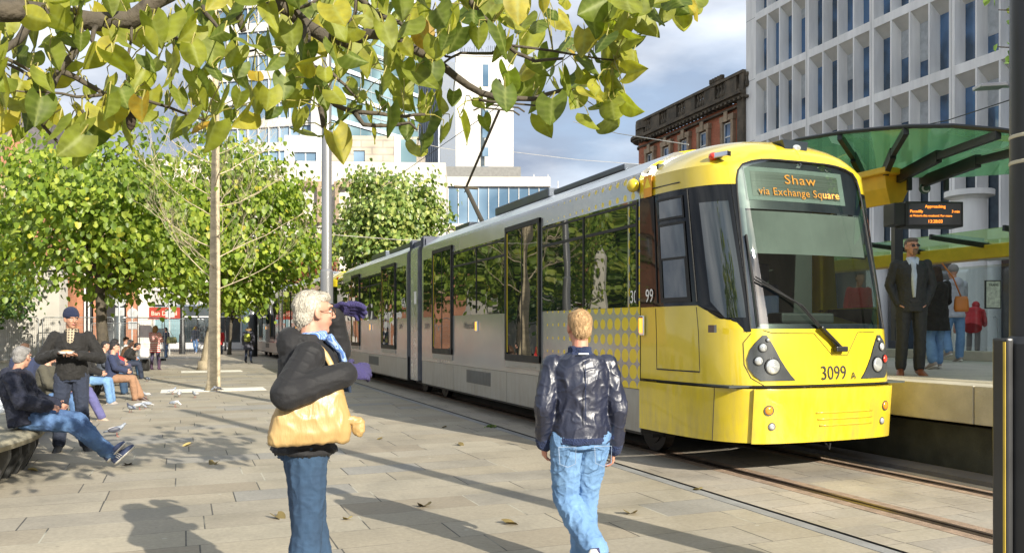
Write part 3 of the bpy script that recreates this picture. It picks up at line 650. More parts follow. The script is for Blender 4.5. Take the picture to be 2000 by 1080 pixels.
# ---- carriages
prof = [(0, .86), (0, 3.44), (.03, 3.52), (.14, 3.60), (.50, 3.80), (.8, 3.86), (1.325, 3.88)]
prof = prof+[(2.65-a, b) for a, b in reversed(prof[:-1])]
def carriage(s0, s1, items, dots=False, far=False):
    m_ = MB(); n = len(prof)
    m_.add([(t, s, z) for s in (s0, s1) for t, z in prof], [(i, i+1, i+1+n, i+n) for i in range(n-1)]+[tuple(range(n)), tuple(range(2*n-1, n-1, -1))])
    for i, (a, b) in enumerate(zip(prof, prof[1:])): m_.m[i] = 1 if min(a[1], b[1]) > 3.5 else 0
    b_ = m_.build('carriage_body', [silv, roofm], T, auto=25)
    sk = MB(); cuts = [s0]+[x for x in items['cuts']]+[s1]
    for a, b in zip(cuts, cuts[1:]): sk.box(.004, 2.646, a+.005, b-.005, .335, .853)
    sko = sk.build('skirt', skm, T)
    MB().box(.02, 2.63, s0, s1, .30, .9).build('underframe', rubber, T)
    for a, b in items['win']:
        f = MB().box(-.006, .02, a, b, 1.87, 3.19).build('window_glass', twin, b_)
        if b-a > 1.2:
            nn = max(1, round((b-a)/1.45)); w_ = (b-a)/nn
            for k in range(nn): 
                q = MB(); x0, x1 = a+k*w_+.03, a+(k+1)*w_-.03
                q.box(-.016, 0, x0, x1, 2.86, 2.90).box(-.016, 0, x0, x1, 3.13, 3.16).box(-.016, 0, x0-.015, x0+.02, 1.9, 3.16)
                q.build('window_bar', rubber, f)
    for a, b in items['door']:
        d = MB(); d.box(-.035, .02, a, a+.07, 1.06, 3.34).box(-.035, .02, b-.07, b, 1.06, 3.34).box(-.035, .02, a, b, 3.26, 3.34).box(-.035, .02, a, b, 1.06, 1.17)
        do = d.build('door_frame', rubber, T); c_ = (a+b)/2
        for x0, x1 in ((a+.07, c_-.012), (c_+.012, b-.07)):
            e_ = MB().box(-.02, .02, x0, x1, 1.17, 3.26).build('door_leaf', twin, do)
            y_ = (x0, x0+.035) if x0 < c_-.3 else (x1-.035, x1)
            yy = MB(); yy.box(-.024, -.018, y_[0], y_[1], 1.2, 3.23)
            yy.build('yellow_edge', yp, e_)
        MB().box(-.026, 0, c_-.012, c_+.012, 1.17, 3.26).build('door_seal', rubber, do)
        MB().box(-.02, .02, a, b, .95, 1.05).box(-.03, .0, a+.15, b-.15, .985, 1.0).build('door_step', skm, do)
    for a, b in items.get('vent', []):
        v = MB(); v.box(-.002, .01, a, b, .55, .80)
        for k in range(16): v.box(-.006, 0, a+.02+k*(b-a-.04)/16, a+.03+k*(b-a-.04)/16, .57, .78)
        v.build('grille', mat('grille', (.13, .13, .12), .6), sko)
    for a in items.get('lamp', []):
        q = MB().box(-.03, 0, a-.05, a+.05, 1.55, 1.75, bev=.01).build('marker_housing', chrome, T); MB().box(-.042, -.02, a-.03, a+.03, 1.57, 1.73).build('side_marker', MATS['amber_lit'], q)
    return b_
carriage(8.735, 18.6, dict(win=[(8.76, 11.66), (13.22, 16.2), (17.68, 18.45)], door=[(11.72, 13.2), (16.24, 17.66)], cuts=[9.25, 11.75, 13.2, 14.9, 16.2, 17.7], vent=[(14.0, 15.35)], lamp=[14.7]))
carriage(19.98, 28.75, dict(win=[(20.05, 21.1), (22.78, 25.8), (27.2, 28.7)], door=[(21.14, 22.74), (25.84, 27.15)], cuts=[21.1, 22.8, 24.4, 25.8, 27.2], vent=[(23.2, 24.5)], lamp=[24.2]))
# pale pillar at the end of the first window, faint brand and numbers
MB().box(-.012, 0, 8.97, 9.01, 1.87, 3.19).build('window_pillar', silv, T)
gi = mat('faint_ink', (.13, .13, .125), .4)
sd_text('Metrolink', 15.1, 1.60, .20, gi, name='side_lettering'); sd_text('3099', 18.15, 1.60, .18, gi); sd_text('3099', 20.6, 1.60, .18, gi)
# articulation and rear cab
P2_ = [(2.65-.05*(1 if t > 1.3 else -1)-(2.65-t) if False else t+(.0), z) for t, z in prof]
ar = MB(); n = len(prof)
pf = [(.0, .36)]+prof[1:]; pf[-1] = (2.65, .36)
ar.add([(t, s, z+(.03 if z > 3.4 else 0)) for s in (18.98, 19.62) for t, z in pf], [(i, i+1, i+1+n, i+n) for i in range(n-1)]+[tuple(range(n)), tuple(range(2*n-1, n-1, -1))])
ar.build('articulation_hood', mat('hood_silver', (.48, .49, .50), .25, .6), T, auto=25)
be = MB().box(.10, 2.55, 18.6, 19.98, .4, 3.72)
for k in range(3):
    for s0 in (18.66, 19.68): be.box(.06, 2.59, s0+k*.1, s0+k*.1+.05, .38, 3.78)
be.build('bellows', mat('bellows', (.06, .07, .10), .6), T)
MB().box(-.002, .004, 19.1, 19.3, 2.2, 2.5).build('notice', wht, T)
rc = MB(); rc.prism([(.02, .36), (.02, 3.4), (.4, 3.75), (2.25, 3.75), (2.63, 3.4), (2.63, .36)], 28.755, 30.0); rco = rc.build('rear_cab', yp, T)
MB().box(-.004, .03, 28.8, 29.9, 1.87, 3.3).build('rear_cab_window', gloss, rco); MB().box(.1, 2.5, 29.9, 30.3, .5, 3.3, bev=.2).build('rear_end', yp, rco)
# roof equipment and pantograph
eqm = mat('roof_box', (.07, .085, .11), .35, .4)
for a, b, h in ((10.2, 12.6, .07), (12.8, 15.4, .14), (22, 24.5, .1), (25, 27, .14)): MB().box(.62, 2.03, a, b, 3.86, 3.88+h, bev=.02).build('roof_equipment', eqm, T)
pn = MB(); B_ = Vector((1.325, 18.0, 4.02)); K_ = Vector((1.325, 19.3, 5.1)); H_ = Vector((1.325, 17.0, 6.45))
pg_ = MB().box(.75, 1.9, 17.4, 18.4, 3.87, 4.0, bev=.02).build('pantograph_base', eqm, T)
pn.tube([B_, K_], .055, 8).tube([K_, H_+Vector((-.0, 0, 0))], .03, 8).tube([K_+Vector((0, .1, -.1)), H_], .015, 6)
pn.tube([H_+Vector((-.55, -.15, -.02)), H_+Vector((-.4, -.15, .06)), H_+Vector((.4, -.15, .06)), H_+Vector((.55, -.15, -.02))], .02, 6).tube([H_+Vector((-.55, .15, -.02)), H_+Vector((-.4, .15, .06)), H_+Vector((.4, .15, .06)), H_+Vector((.55, .15, -.02))], .02, 6)
pn.tube([K_+Vector((-.3, 0, 0)), K_+Vector((.3, 0, 0))], .035, 8)
pn.build('pantograph_arm', mat('panto', (.09, .075, .05), .5, .4), pg_)
# bogies
def bogie(s):
    b = MB().box(.35, 2.3, s-1.1, s+1.1, .22, .45).build('bogie_frame', rubber, T)
    for k in (-.85, .85):
        for t in (.58, 2.06):
            w_ = MB().tube([(t-.06, s+k, .31), (t+.07, s+k, .31)], .30, 24).tube([(t-.075, s+k, .31), (t-.06, s+k, .31)], .19, 20).build('wheel', mat('wheel_iron', (.05, .045, .04), .5, .6), b)
for s in (10.1, 19.3, 27.6): bogie(s)
MB().tube([S(0, .42, -.1), S(0, .33, -.02)+Vector((0, 0, 0)), S(0, .30, .02), S(0, .36, .03)], .012, 6).build('coupler_hose', rubber, T)
# ---- the unit behind
TH2 = TH+R(2.8); D2 = Vector((-math.sin(TH2), math.cos(TH2), 0)); N2 = Vector((math.cos(TH2), math.sin(TH2), 0))
t2 = copy_tree(tram); t2.location = W(.0, 30.55)-D2*6.93; t2.rotation_euler = (0, 0, TH2)
t2['label'] = 'second coupled tram unit further away on the left, behind the white haired man'
for o in list(t2.children):
    if o.name.split('.')[0] in ('unit_number', 'display_surround'):
        for q in list(o.children): bpy.data.objects.remove(q)
        bpy.data.objects.remove(o)
tram['group'] = t2['group'] = 'coupled tram units'
# overhead wires
def wire(name, label, pts, r, group='overhead wires'):
    return tag(MB().tube(pts, r, 5).build(name, mat('wire', (.06, .06, .055), .5, .5), None), label, 'wire', group)
wire('overhead_wire', 'dark contact wire above the tram roof', [W(1.3, -3, 6.55), W(1.3, 17, 6.53), W(1.2, 42, 6.55), W(1, 70, 6.6)], .009)
wm = mat('span_wire', (.55, .52, .45), .5)
for lab, a, b in (('thin pale span wire from the pole towards the round tree', at(640, 458, 16), at(880, 468, 24)), ('thin pale wire crossing the sky left of the tram roof', at(1000, 297, 30), at(1262, 322, 30)), ('pale wire from the leaves down to the yellow cab roof', at(1120, 238, 20), at(1345, 283, 12.5)), ('pale wire between the branches and the pale tower', at(792, 272, 26), at(935, 300, 26)), ('dark wire across the white office building', at(1740, 258, 14), at(1990, 190, 11))):
    mid = a.lerp(b, .5)-Vector((0, 0, .06)); tag(MB().tube([a, mid, b], .008, 5).build('span_wire', wm if 'pale' in lab else MATS['wire'], None), lab, 'wire', 'overhead wires')
# =====================================================================  BUILDINGS
def frame_at(o, d):   # object at o whose local +x runs along d, +y into the building
    d = Vector((d[0], d[1], 0)).normalized(); return math.atan2(d.y, d.x)
conc = mat('white_concrete', (.86, .85, .82), .75, var=.16, vscale=1.2, stretch=(1, 1, .15), bump=.1, bscale=20)
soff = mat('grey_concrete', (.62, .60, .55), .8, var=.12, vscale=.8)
wblue = wglass('office_glass', (.02, .05, .09), 1.9, .004, .03, (.06, .15, .30), .6)
# ---- white office building on the right
fdir = Vector((.341, -.940, 0)); off = thing('office_building', 'white concrete office building with rows of narrow deep set blue windows', 'building', (16.0, 56.0, 0), frame_at(None, fdir))
FH = 4.12; z0s = [1.9+FH*i for i in range(8)]           # band centres
m_ = MB(); sf = MB()
m_.box(0, 1.0, 0, .66, 5, 34)
nb = 22
def bx(k): return 1.0+k*1.25+.24*(k//4)
XE = bx(nb)
for z in z0s[1:]:
    m_.box(1.0, XE, .0, .66, z-.24, z+.24)
for k in range(nb+1):
    gap = .24 if (k % 4 == 0 and k) else 0
    m_.box(bx(k)-gap-.005 if k else 1.0, bx(k)+.09, -.012, .66, 5.2, 33.5)
for k in range(nb):
    a, b = bx(k)+.09, (bx(k+1)-(.24 if (k+1) % 4 == 0 else 0))
    for z in z0s[1:-1]:
        zb, zt = z+.24, z+FH-.24
        m_.add([(a, .03, zb), (a+.10, .60, zb), (a+.10, .60, zt), (a, .03, zt)], [(0, 1, 2, 3)])
        if bx(k) < 21 and z > 8 and (k*7+int(z)*5) % 10 < 4:
            hb_ = (zt-zb-.7)*(.2+.06*((k*3+int(z)) % 9)); MB().box(a+.10, b, .565, .575, zt-.62-hb_, zt-.62).build('window_blind', mat('blind_fabric', (.45, .47, .48), .8), off)
        if bx(k) < 21 and z > 8:
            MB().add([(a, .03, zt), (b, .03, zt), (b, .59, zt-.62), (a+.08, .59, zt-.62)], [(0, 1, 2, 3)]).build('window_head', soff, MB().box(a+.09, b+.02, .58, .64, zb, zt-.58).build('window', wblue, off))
m_.build('facade_frame', conc, off)
MB().box(0, XE, .67, 14, 0, 33.6).build('inner_wall', mat('inner_wall', (.05, .07, .09), .2), off)
jm = MB()
for z in z0s[1:]: jm.box(.0, 1.0, -.004, .01, z-.012, z+.012)
for k in (4, 8, 12): jm.box(bx(k)-.12, bx(k)-.105, -.02, 0, 5.3, 33)
jm.build('panel_joint', mat('joint_dark', (.2, .2, .19), .9), off)
m_ = MB().box(0, XE, .9, 1.0, 0, 5.6).build('ground_floor_glazing', wblue, off)
q = MB()
for k in range(14): q.box(k*2-.05, k*2+.05, .8, .9, 0, 5.5)
q.build('mullion', dkst, off)
for i, x in enumerate((6, 12.5, 19.2, 26)): MB().lathe([(.55, 0), (.55, 4.9), (.62, 5.0), (.85, 5.1), (.85, 5.35)], 20, (x, -.7, 0)).build('column', conc, off, auto=30)
cc = thing('entrance_column', 'round white column with a flared top behind the departure screen', 'column', at(1893, 470, 24)*1); cc.location.z = 0
MB().lathe([(.46, 0), (.46, 5.35), (.52, 5.42), (.66, 5.46), (.66, 5.62)], 24).build('shaft', conc, cc, auto=30)
lg = thing('street_lantern', 'flat grey lantern sticking out beside the dark post', 'lamp', at(1960, 168, 11))
MB().beam((0, 0, 0), (-.36, 0, -.02), .22, .05, bev=.01).build('lamp_head', steel, lg); MB().tube([(0, 0, 0), (.6, .1, .03)], .03, 8).build('bracket', steel, lg)
# ---- red brick building with balustrade
bk = brick('red_brick', (.55, .155, .07), (.45, .115, .05), (.30, .22, .16)); stn = mat('sooty_stone', (.15, .12, .085), .9, col2=(.05, .042, .03), vscale=1.4, bump=.5, bscale=12)
sto = mat('buff_stone', (.36, .27, .18), .85, var=.35, vscale=1.2, bump=.3, bscale=15); wht_p = mat('white_paint', (.72, .72, .68), .5)
def sash(par, x0, x1, z0, z1, y=.12, split=.5, g_=None, st=sto, sill=True):
    f = MB().box(x0, x0+.09, y-.05, y+.05, z0, z1).box(x1-.09, x1, y-.05, y+.05, z0, z1).box(x0, x1, y-.05, y+.05, z1-.09, z1).box(x0, x1, y-.05, y+.05, z0, z0+.1).box(x0+.09, x1-.09, y-.04, y+.04, z0+(z1-z0)*split-.04, z0+(z1-z0)*split+.05)
    w_ = f.build('window', wht_p, par); MB().box(x0+.08, x1-.08, y, y+.03, z0+.05, z1-.05).build('pane', g_ or wblue, w_)
    s_ = MB().box(x0-.28, x0-.01, -.08, .2, z0-.1, z1+.1).box(x1+.01, x1+.28, -.08, .2, z0-.1, z1+.1).box(x0-.35, x1+.35, -.10, .2, z1+.1, z1+.5).box((x0+x1)/2-.2, (x0+x1)/2+.2, -.18, -.1, z1+.05, z1+.75)
    if sill: s_.box(x0-.35, x1+.35, -.16, .2, z0-.35, z0-.1)
    s_.build('stone_surround', st, w_); return w_
rb = thing('brick_building', 'red brick building with a sooty stone balustrade and chimney pots', 'building', (16.0, 56.0, 0), frame_at(None, fdir))
L = 15.4
m_ = MB().box(-L+.9, -.02, .2, 12, 0, 17.4); cx = -L
m_.tube([(cx+.9, 1.1, 0), (cx+.9, 1.1, 17.4)], 1.25, 24)
m_.build('wall', bk, rb)
for x in (-13.2, -10.55, -7.9, -5.25, -2.2): sash(rb, x-.48, x+.48, 14.2, 16.2); sash(rb, x-.48, x+.48, 10.2, 12.4)
c_ = MB(); c_.box(-L+.6, .0, -.35, .25, 16.0, 16.25).box(-L+.6, .0, -.55, .25, 16.25, 16.55).box(-L+.6, 0, -.12, .25, 15.2, 15.4)
for i in range(30): c_.box(-L+1+i*.5, -L+1.22+i*.5, -.45, .1, 15.75, 16.0)
for r_, z0, z1 in ((1.75, 16.0, 16.25), (1.95, 16.25, 16.55), (1.4, 15.2, 15.4), (1.5, 17.5, 18.6)): c_.tube([(cx+.9, 1.1, z0), (cx+.9, 1.1, z1)], r_, 28)
c_.box(-.75, -.02, -.2, .5, 0, 17)
c_.build('cornice', stn, rb)
b_ = MB(); b_.box(-L+.6, 0, -.25, .25, 16.55, 16.85).box(-L+.6, 0, -.28, .28, 18.35, 18.65)
xs = [-14.4+i*2.62 for i in range(6)]
for x in xs: b_.box(x-.9, x+.45, -.2, .2, 16.85, 18.35)
b_.box(-.5, 0, -.2, .2, 16.85, 18.35)
b_.build('parapet', stn, rb)
for x in xs:
    for k in range(3): MB().lathe([(.10, 16.85), (.16, 17.0), (.19, 17.25), (.10, 17.6), (.09, 17.85), (.16, 18.1), (.10, 18.35)], 10, (x+.75+k*.36, 0, 0)).build('baluster', stn, rb, True)
ch = MB().box(-9.6, -7.9, 3, 4.4, 16, 20.4).build('chimney', stn, rb)
for k in range(5): MB().lathe([(.17, 20.4), (.14, 21.2), (.2, 21.3), (.2, 21.6)], 8, (-9.4+k*.36, 3.5, 0)).build('chimney_pot', stn, ch)
for o_ in list(rb.children):
    if o_.name.split('.')[0] in ('cornice', 'parapet', 'baluster'): o_.data.transform(Matrix(((1, 0, 0, 0), (0, 1, 0, 0), (0, 0, .68, 19.3-18.65*.68), (0, 0, 0, 1))))
# ---- generic block with rows of windows
def block(name, label, x0p, x1p, ytop, Y0, Y1, wallm, floors, cols, gm, pier=.25, band=.35, depth=14, zb=0, extra=None, inset=.25, name2='window', f0=None):
    A = at(x0p, ytop, Y0); B = Vector(((x1p-1000)/1600*Y1, Y1, 0)); ztop = A.z; A.z = 0; d = B-A; wd = d.length
    t = thing(name, label, 'building', (A.x, A.y, zb), frame_at(None, d))
    fh = (ztop-zb)/floors; cw = wd/cols; m_ = MB()
    for i in range(floors+1): m_.box(0, wd, 0, inset+.1, max(0, i*fh-band*fh/2), min(ztop-zb, i*fh+band*fh/2))
    for k in range(cols+1): 
        if pier > 0: m_.box(max(0, k*cw-pier*cw/2), min(wd, k*cw+pier*cw/2), .003, inset+.1, 0, ztop-zb-.003)
    m_.box(0, wd, inset+.15, depth, 0, ztop-zb-.01)
    m_.build('wall', wallm, t); nn = 0; rest = MB()
    for i in range(floors-1, -1, -1):
        for k in range(cols):
            a = (k*cw+pier*cw/2*.9, (k+1)*cw-pier*cw/2*.9, inset, inset+.05, i*fh+band*fh/2*.95, (i+1)*fh-band*fh/2*.95)
            if nn < 90: MB().box(*a).build(name2, gm, t)
            else: rest.box(*a)
            nn += 1
    if rest.v: r_ = rest.build(name2+'_rows', gm, t); r_['kind'] = 'stuff'
    return t, wd, ztop-zb, fh, cw
gteal = wglass('teal_glass', (.05, .11, .13), 1.9, .01, .03, (.28, .42, .46), .12); gpale = wglass('pale_glass', (.07, .14, .22), 1.8, .01, .03, (.26, .38, .50), .10)
gdark = wglass('dark_glass', (.02, .03, .035), 1.7, .004, .04, (.08, .10, .11), .4); gcyan = wglass('cyan_glass', (.03, .24, .30), 1.6, .004, .08, (.10, .40, .48), .5)
wcl = mat('white_cladding', (.62, .61, .59), .6, var=.06, vscale=.3); bei = brick('beige_cladding', (.56, .48, .38), (.50, .43, .34), (.36, .32, .27), sc=9.)
t_, wd, zt, fh, cw = block('glass_tower', 'tall white office tower with ribbons of pale windows behind the branches', 384, 628, -260, 112, 108, wcl, 20, 12, gpale, pier=.06, band=.36)
MB().box(wd-1.2, wd+.3, -.6, 6, 0, zt).build('corner_fin', wcl, t_)
t_, wd, zt, fh, cw = block('curtain_wall_tower', 'teal glass curtain wall tower between the white tower and the round tree', 640, 818, -260, 107, 122, mat('tower_mullion', (.30, .34, .35), .4), 36, 9, gteal, pier=.05, band=.10, inset=.08)
m_ = MB()
for i in range(3, 36, 2): m_.box(0, wd, -.15, 0, i*fh-.25, i*fh+.3)
m_.build('spandrel_band', mat('spandrel', (.55, .58, .60), .4), t_)
bb = thing('beige_block', 'beige clad block with tall windows behind the round tree', 'building', at(556, 642, 78), frame_at(None, (1, .03)))
bb.location.z = 0
m_ = MB().box(0, 12.6, .3, 10, 0, 20).box(3.6, 4.9, 0, .3, 0, 20).box(5.5, 6.5, 0, .3, 0, 20).box(7.6, 10.4, 0, .3, 0, 20)
m_.box(4.9, 5.5, 0, .3, 8.6, 11.0).box(4.9, 5.5, 0, .3, 15.5, 20).box(6.5, 7.6, 0, .3, 9.5, 12.2).box(6.5, 7.6, 0, .3, 18.6, 20); m_.build('wall', bei, bb)
MB().box(0, .9, -.05, .3, 0, 20).box(3.0, 3.598, -.05, .3, 0, 20).box(.9, 3.0, -.05, .3, 9, 12.2).box(.9, 3, -.05, .3, 18.4, 20).box(10.4, 11, -.05, .3, 0, 20).build('white_frame', wcl, bb)
for a in ((.9, 3.0, 12.2, 18.4), (.9, 3.0, 2, 9), (4.9, 5.5, 11, 15.5), (4.9, 5.5, 3, 8.6), (6.5, 7.6, 12.2, 18.6), (6.5, 7.6, 3, 9.5)):
    w_ = MB().box(a[0], a[1], .15, .2, a[2], a[3]).build('window', gpale, bb); q = MB()
    for k in range(1, 3): q.box(a[0], a[1], .11, .15, a[2]+(a[3]-a[2])*k/3-.05, a[2]+(a[3]-a[2])*k/3+.05)
    if a[1]-a[0] > 1.5: q.box((a[0]+a[1])/2-.05, (a[0]+a[1])/2+.05, .108, .15, a[2], a[3])
    q.build('glazing_bar', wcl, w_)
for i in range(5): MB().box(10.98, 12.5, .12, .28, 1+i*3.8, 4.5+i*3.8).build('window', gteal, bb)
# ---- pale tower with louvred side
tw = thing('pale_tower', 'slim pale windowless tower with a dark louvred side and a slit of windows', 'building', at(890, 642, 150), frame_at(None, (1, .05)))
tw.location.z = 0
m_ = MB().box(0, 10.6, 0, 14, 0, 51.5).box(-.15, 10.75, -.15, 14, 51.5, 52.2); m_.build('wall', mat('pale_panel', (.64, .62, .58), .7, var=.14, vscale=.25, stretch=(1, 1, .2)), tw)
MB().box(4.6, 5.3, -.06, .3, 22, 42).build('slit_window', gdark, tw)
m_ = MB()
for i in range(6): MB().box(4.9, 6.0, -.08, .2, 23+i*3.4, 24.6+i*3.4).build('window', gpale, tw)
MB().box(5, 6, -.08, .2, 46, 50).build('window', gpale, tw)
sd = MB(); sd.prism([(-6.6, 0), (-6.6, 44), (-.01, 49.5), (-.01, 0)], 10, 30, 0); sdo = MB()
# receding side wing
M = Matrix.Rotation(R(112), 4, 'Z')
wg = MB().box(0, 17, 0, 3, 0, 50.3, 0, M).build('side_wing', mat('slate_blue', (.10, .13, .18), .5), tw)
q = MB()
for k in range(17): q.box(k*1.0+.1, k*1.0+.45, 3.0, 3.35, 20, 50.2, 0, M)
for k in range(1, 9): q.box(0, 17, 3, 3.2, k*3.9+4, k*3.9+4.3, 0, M)
q.build('louvre_fins', mat('fin_grey', (.34, .38, .44), .5), wg)
q = MB(); r3 = random.Random(3)
for k in range(26): x = k*.42; q.tube([(x, .2, 52), (x+r3.uniform(-.2, .2), .2, 52.9+r3.uniform(0, .7))], .05, 4)
q.build('roof_aerials', dkst, tw)
# ---- low modern building
lw = thing('low_office', 'low pale office building with bright blue glazing and a rooftop glass storey', 'building', at(816, 642, 96), frame_at(None, (1, .02))); lw.location.z = 0
WL = 15.8
m_ = MB().box(0, WL, .4, 12, 0, 13.4).box(0, WL-1, -.3, .4, 13.3, 13.9).box(-.1, WL-.3, -.6, 8, 18.2, 19.3)
for k in range(13): m_.box(k*1.25, k*1.25+.34, 0, .4, 0, 13.3)
for z in (0.5, 4.7, 8.7, 12.3): m_.box(0, WL-.2, -.15, .4, z, z+.75)
m_.build('wall', mat('pinkish_stone', (.66, .60, .52), .7, var=.12), lw)
for k in range(12):
    for z in (1.25, 5.45, 9.45): MB().box(k*1.25+.36, k*1.25+1.0, .1, .16, z, z+2.85).build('window', gcyan, lw)
q = MB()
for k in range(12): q.box(k*1.25+1.0, k*1.25+1.22, .05, .2, 1.2, 12.3)
q.build('copper_fin', mat('copper_fin', (.30, .10, .045), .6), lw)
MB().box(.1, WL-.5, -.2, 7, 13.9, 18.2).build('rooftop_glazing', gpale, lw)
q = MB()
for k in range(14): q.box(k*1.18, k*1.18+.08, -.3, -.18, 13.9, 18.2)
q.build('rooftop_mullion', wcl, lw)
MB().box(2.2, 12.2, 4, 9, 19.3, 21.4).build('plant_room', mat('plant_grey', (.20, .20, .19), .7), lw)
for k, x in enumerate((12.6, 13.3, 13.7, 14.3, 14.9, 15.4, 15.9, 16.6)): MB().tube([(x, 2, 15.5), (x, 2, 18.5+(k % 3)*.8)], .05, 5).build('mast', wcl, lw)
cr_ = thing('scaffold_tower', 'small pinkish scaffold tower beside the low office roof', 'scaffold', at(1088, 392, 96))
q = MB()
for x in (0, .5, 1.0):
    q.box(x, x+.12, 0, .12, -6, .9).box(x, x+.12, .8, .9, -6, .9)
for z in range(-6, 2): q.box(0, 1.1, 0, .1, z*.9, z*.9+.15)
q.build('scaffold_frame', mat('terracotta', (.50, .22, .13), .8), cr_)
# ---- left background
lb = thing('shop_building', 'brick street building with shopfronts behind the fenced trees', 'building', at(118, 642, 64), frame_at(None, (1, .06))); lb.location.z = 0
WB = 30
bk2 = brick('orange_brick', (.46, .19, .09), (.38, .14, .07), (.34, .26, .19)); 
m_ = MB().box(0, 5.8, .6, 9, 0, 14).box(0, 1.7, 0, .6, 0, 14).box(2.5, 3.0, 0, .6, 0, 14).box(5.0, 5.8, 0, .6, 0, 14).box(1.7, 5, 0, .6, 6.2, 14)
m_.build('wall', bk2, lb)
MB().box(5.8, WB, .4, 9, 4.6, 15).box(5.9, 6.9, 0, .8, 0, 4.6).build('stone_wall', mat('pale_render', (.62, .58, .52), .8, var=.15), lb)
MB().box(6.9, WB, .1, .7, 3.5, 4.5).build('fascia', mat('grey_fascia', (.42, .42, .40), .6), lb)
MB().box(0.2, 5.7, .5, .62, 0, 6).build('dark_shopfront', gdark, lb)
for k in range(7):
    a = 7+k*2.25; w_ = MB().box(a+.06, a+2.19, .35, .4, .55, 3.4).build('shop_window', gdark if k % 3 else gteal, lb); MB().box(a, a+.1, .25, .45, 0, 3.5).box(a, a+2.25, .3, .45, 0, .5).box(a, a+2.25, .28, .45, 2.5, 2.6).build('shop_frame', wcl, w_)
for k in range(9):
    for z in (6.3, 10.4): sash(lb, .6+k*2.6 if k < 2 else 7+(k-2)*2.9, 1.6+k*2.6 if k < 2 else 8.2+(k-2)*2.9, z, z+2.4, y=.55 if k > 1 else .1)
dp = MB()
for x in (1.9, 2.2): dp.tube([(x, -.1, 0), (x, -.1, 12)], .07, 6)
dp.build('drainpipe', wcl, lb)
sgn = thing('shop_sign', 'red shop sign with pale lettering between the pillar and the fence', 'sign', at(291, 622, 62))
MB().box(0, 2.4, 0, .12, 0, .85).box(-.12, 2.5, .02, .16, -.06, .0).build('board', mat('sign_red', (.36, .05, .03), .5), sgn)
text('Ban Di Bul', .46, mat('sign_cream', (.8, .55, .42), .5), sgn, 'lettering', frame((.16, -.01, .24), (1, 0, 0), (0, 0, 1)), .004, 'LEFT', loft=.006)
gb = thing('gothic_building', 'brick gothic building with a slate roof and pointed gables behind the left tree', 'building', at(78, 642, 58), frame_at(None, (1, .10))); gb.location.z = 0; gb.rotation_euler.z += math.pi
# local x now runs to the left, y toward the camera
gb.rotation_euler.z -= math.pi
sl_ = mat('slate', (.11, .10, .10), .7, var=.3, vscale=3)
m_ = MB().box(-46, 0, .3, 10, 0, 13.2)
m_.build('wall', bk2, gb)
MB().prism([(-46, 13.2), (-.2, 13.2), (-.8, 17.6), (-46, 17.6)], 2.5, 8, 0).build('ridge', sl_, gb)
q = MB().add([(-46, 0, 13.0), (0, 0, 13.0), (0, 2.6, 17.6), (-46, 2.6, 17.6), (-46, 0, 13.2), (0, 0, 13.2), (0, 2.6, 17.8), (-46, 2.6, 17.8)], [(0, 1, 2, 3), (4, 5, 6, 7), (0, 1, 5, 4), (1, 2, 6, 5), (2, 3, 7, 6), (3, 0, 4, 7)]); q.build('roof', sl_, gb)
for i, x in enumerate((-1.6, -8, -14.5, -21, -28, -35, -42)):
    g_ = MB().prism([(x-1.5, 12.2), (x+1.5, 12.2), (x, 15.6)], -.3, 1.5).build('gable', bk2, gb)
    MB().beam((x-1.7, -.1, 12.2), (x, -.1, 15.9), .5, .16).beam((x+1.7, -.1, 12.2), (x, -.1, 15.9), .5, .16).ell((x, -.1, 16.2), (.15, .15, .3)).build('coping', sto, g_)
    for dx in (-.75, .15): sash(gb, x+dx, x+dx+.6, 9.9, 11.9, y=.2)
MB().box(-46, 0, -.15, .3, 9.2, 9.5).box(-46, 0, -.15, .3, 12.1, 12.3).box(-46, 0, -.1, .3, 4.6, 5).build('string_course', sto, gb)
# pale offices off to the left, seen mirrored in the tram windows
ob_ = thing('glass_office', 'pale glazed office block left of the gothic building, mirrored in the tram windows', 'building', (-96, 62, 0), frame_at(None, (1, .25)))
m_ = MB()
for i in range(9): m_.box(0, 34, -.2, .5, i*4+2.6, i*4+4.0)
for k in range(12): m_.box(k*3-.1, k*3+.1, -.1, .5, 0, 36)
m_.build('frame', mat('frame_teal', (.42, .52, .53), .5), ob_); MB().box(0, 34, .4, 12, 0, 36).build('glazing', gpale, ob_)
# stone hoarding wall on the left
hw = thing('stone_wall', 'tall pale stone wall dappled with tree shade at the left', 'wall', at(116, 642, 41), frame_at(None, (1, .02))); hw.location.z = 0
MB().box(-16, 0, 0, .8, 0, 4.75).build('wall', mat('wall_stone', (.50, .47, .42), .85, var=.12, vscale=.6, bump=.2), hw)
obl = thing('obelisk', 'pale stone obelisk left of the plaza, mirrored in the tram windows', 'monument', (-17.6, 26.6, 0), .3)
q = MB().loft([((0, 0, z), (a, 0, 0), (0, a, 0), .25) for z, a in ((0, .75), (.5, .75), (.51, .52), (4.6, .33), (5.15, .02))], n=4)
q.build('shaft', mat('portland_stone', (.66, .62, .54), .8, var=.12), obl)

rs = thing('stone_building', 'dark stone building behind the camera to the right, mirrored in the windscreen', 'building', (38, -16, 0), R(80))
m_ = MB().box(0, 46, .4, 14, 0, 23).box(-.3, 46.3, -.4, 1, 22, 24)
for k in range(14): m_.box(k*3.4, k*3.4+1.2, 0, .5, 0, 22)
for z in (0, 5, 10, 15, 20): m_.box(0, 46, -.1, .5, z, z+1.1)
m_.build('wall', mat('weathered_stone', (.20, .17, .13), .9, var=.3, vscale=.5), rs)
for k in range(13):
    for z in (1.1, 6.1, 11.1, 16.1): MB().box(k*3.4+1.25, k*3.4+3.35, .2, .3, z, z+3.7).build('window', gdark, rs)
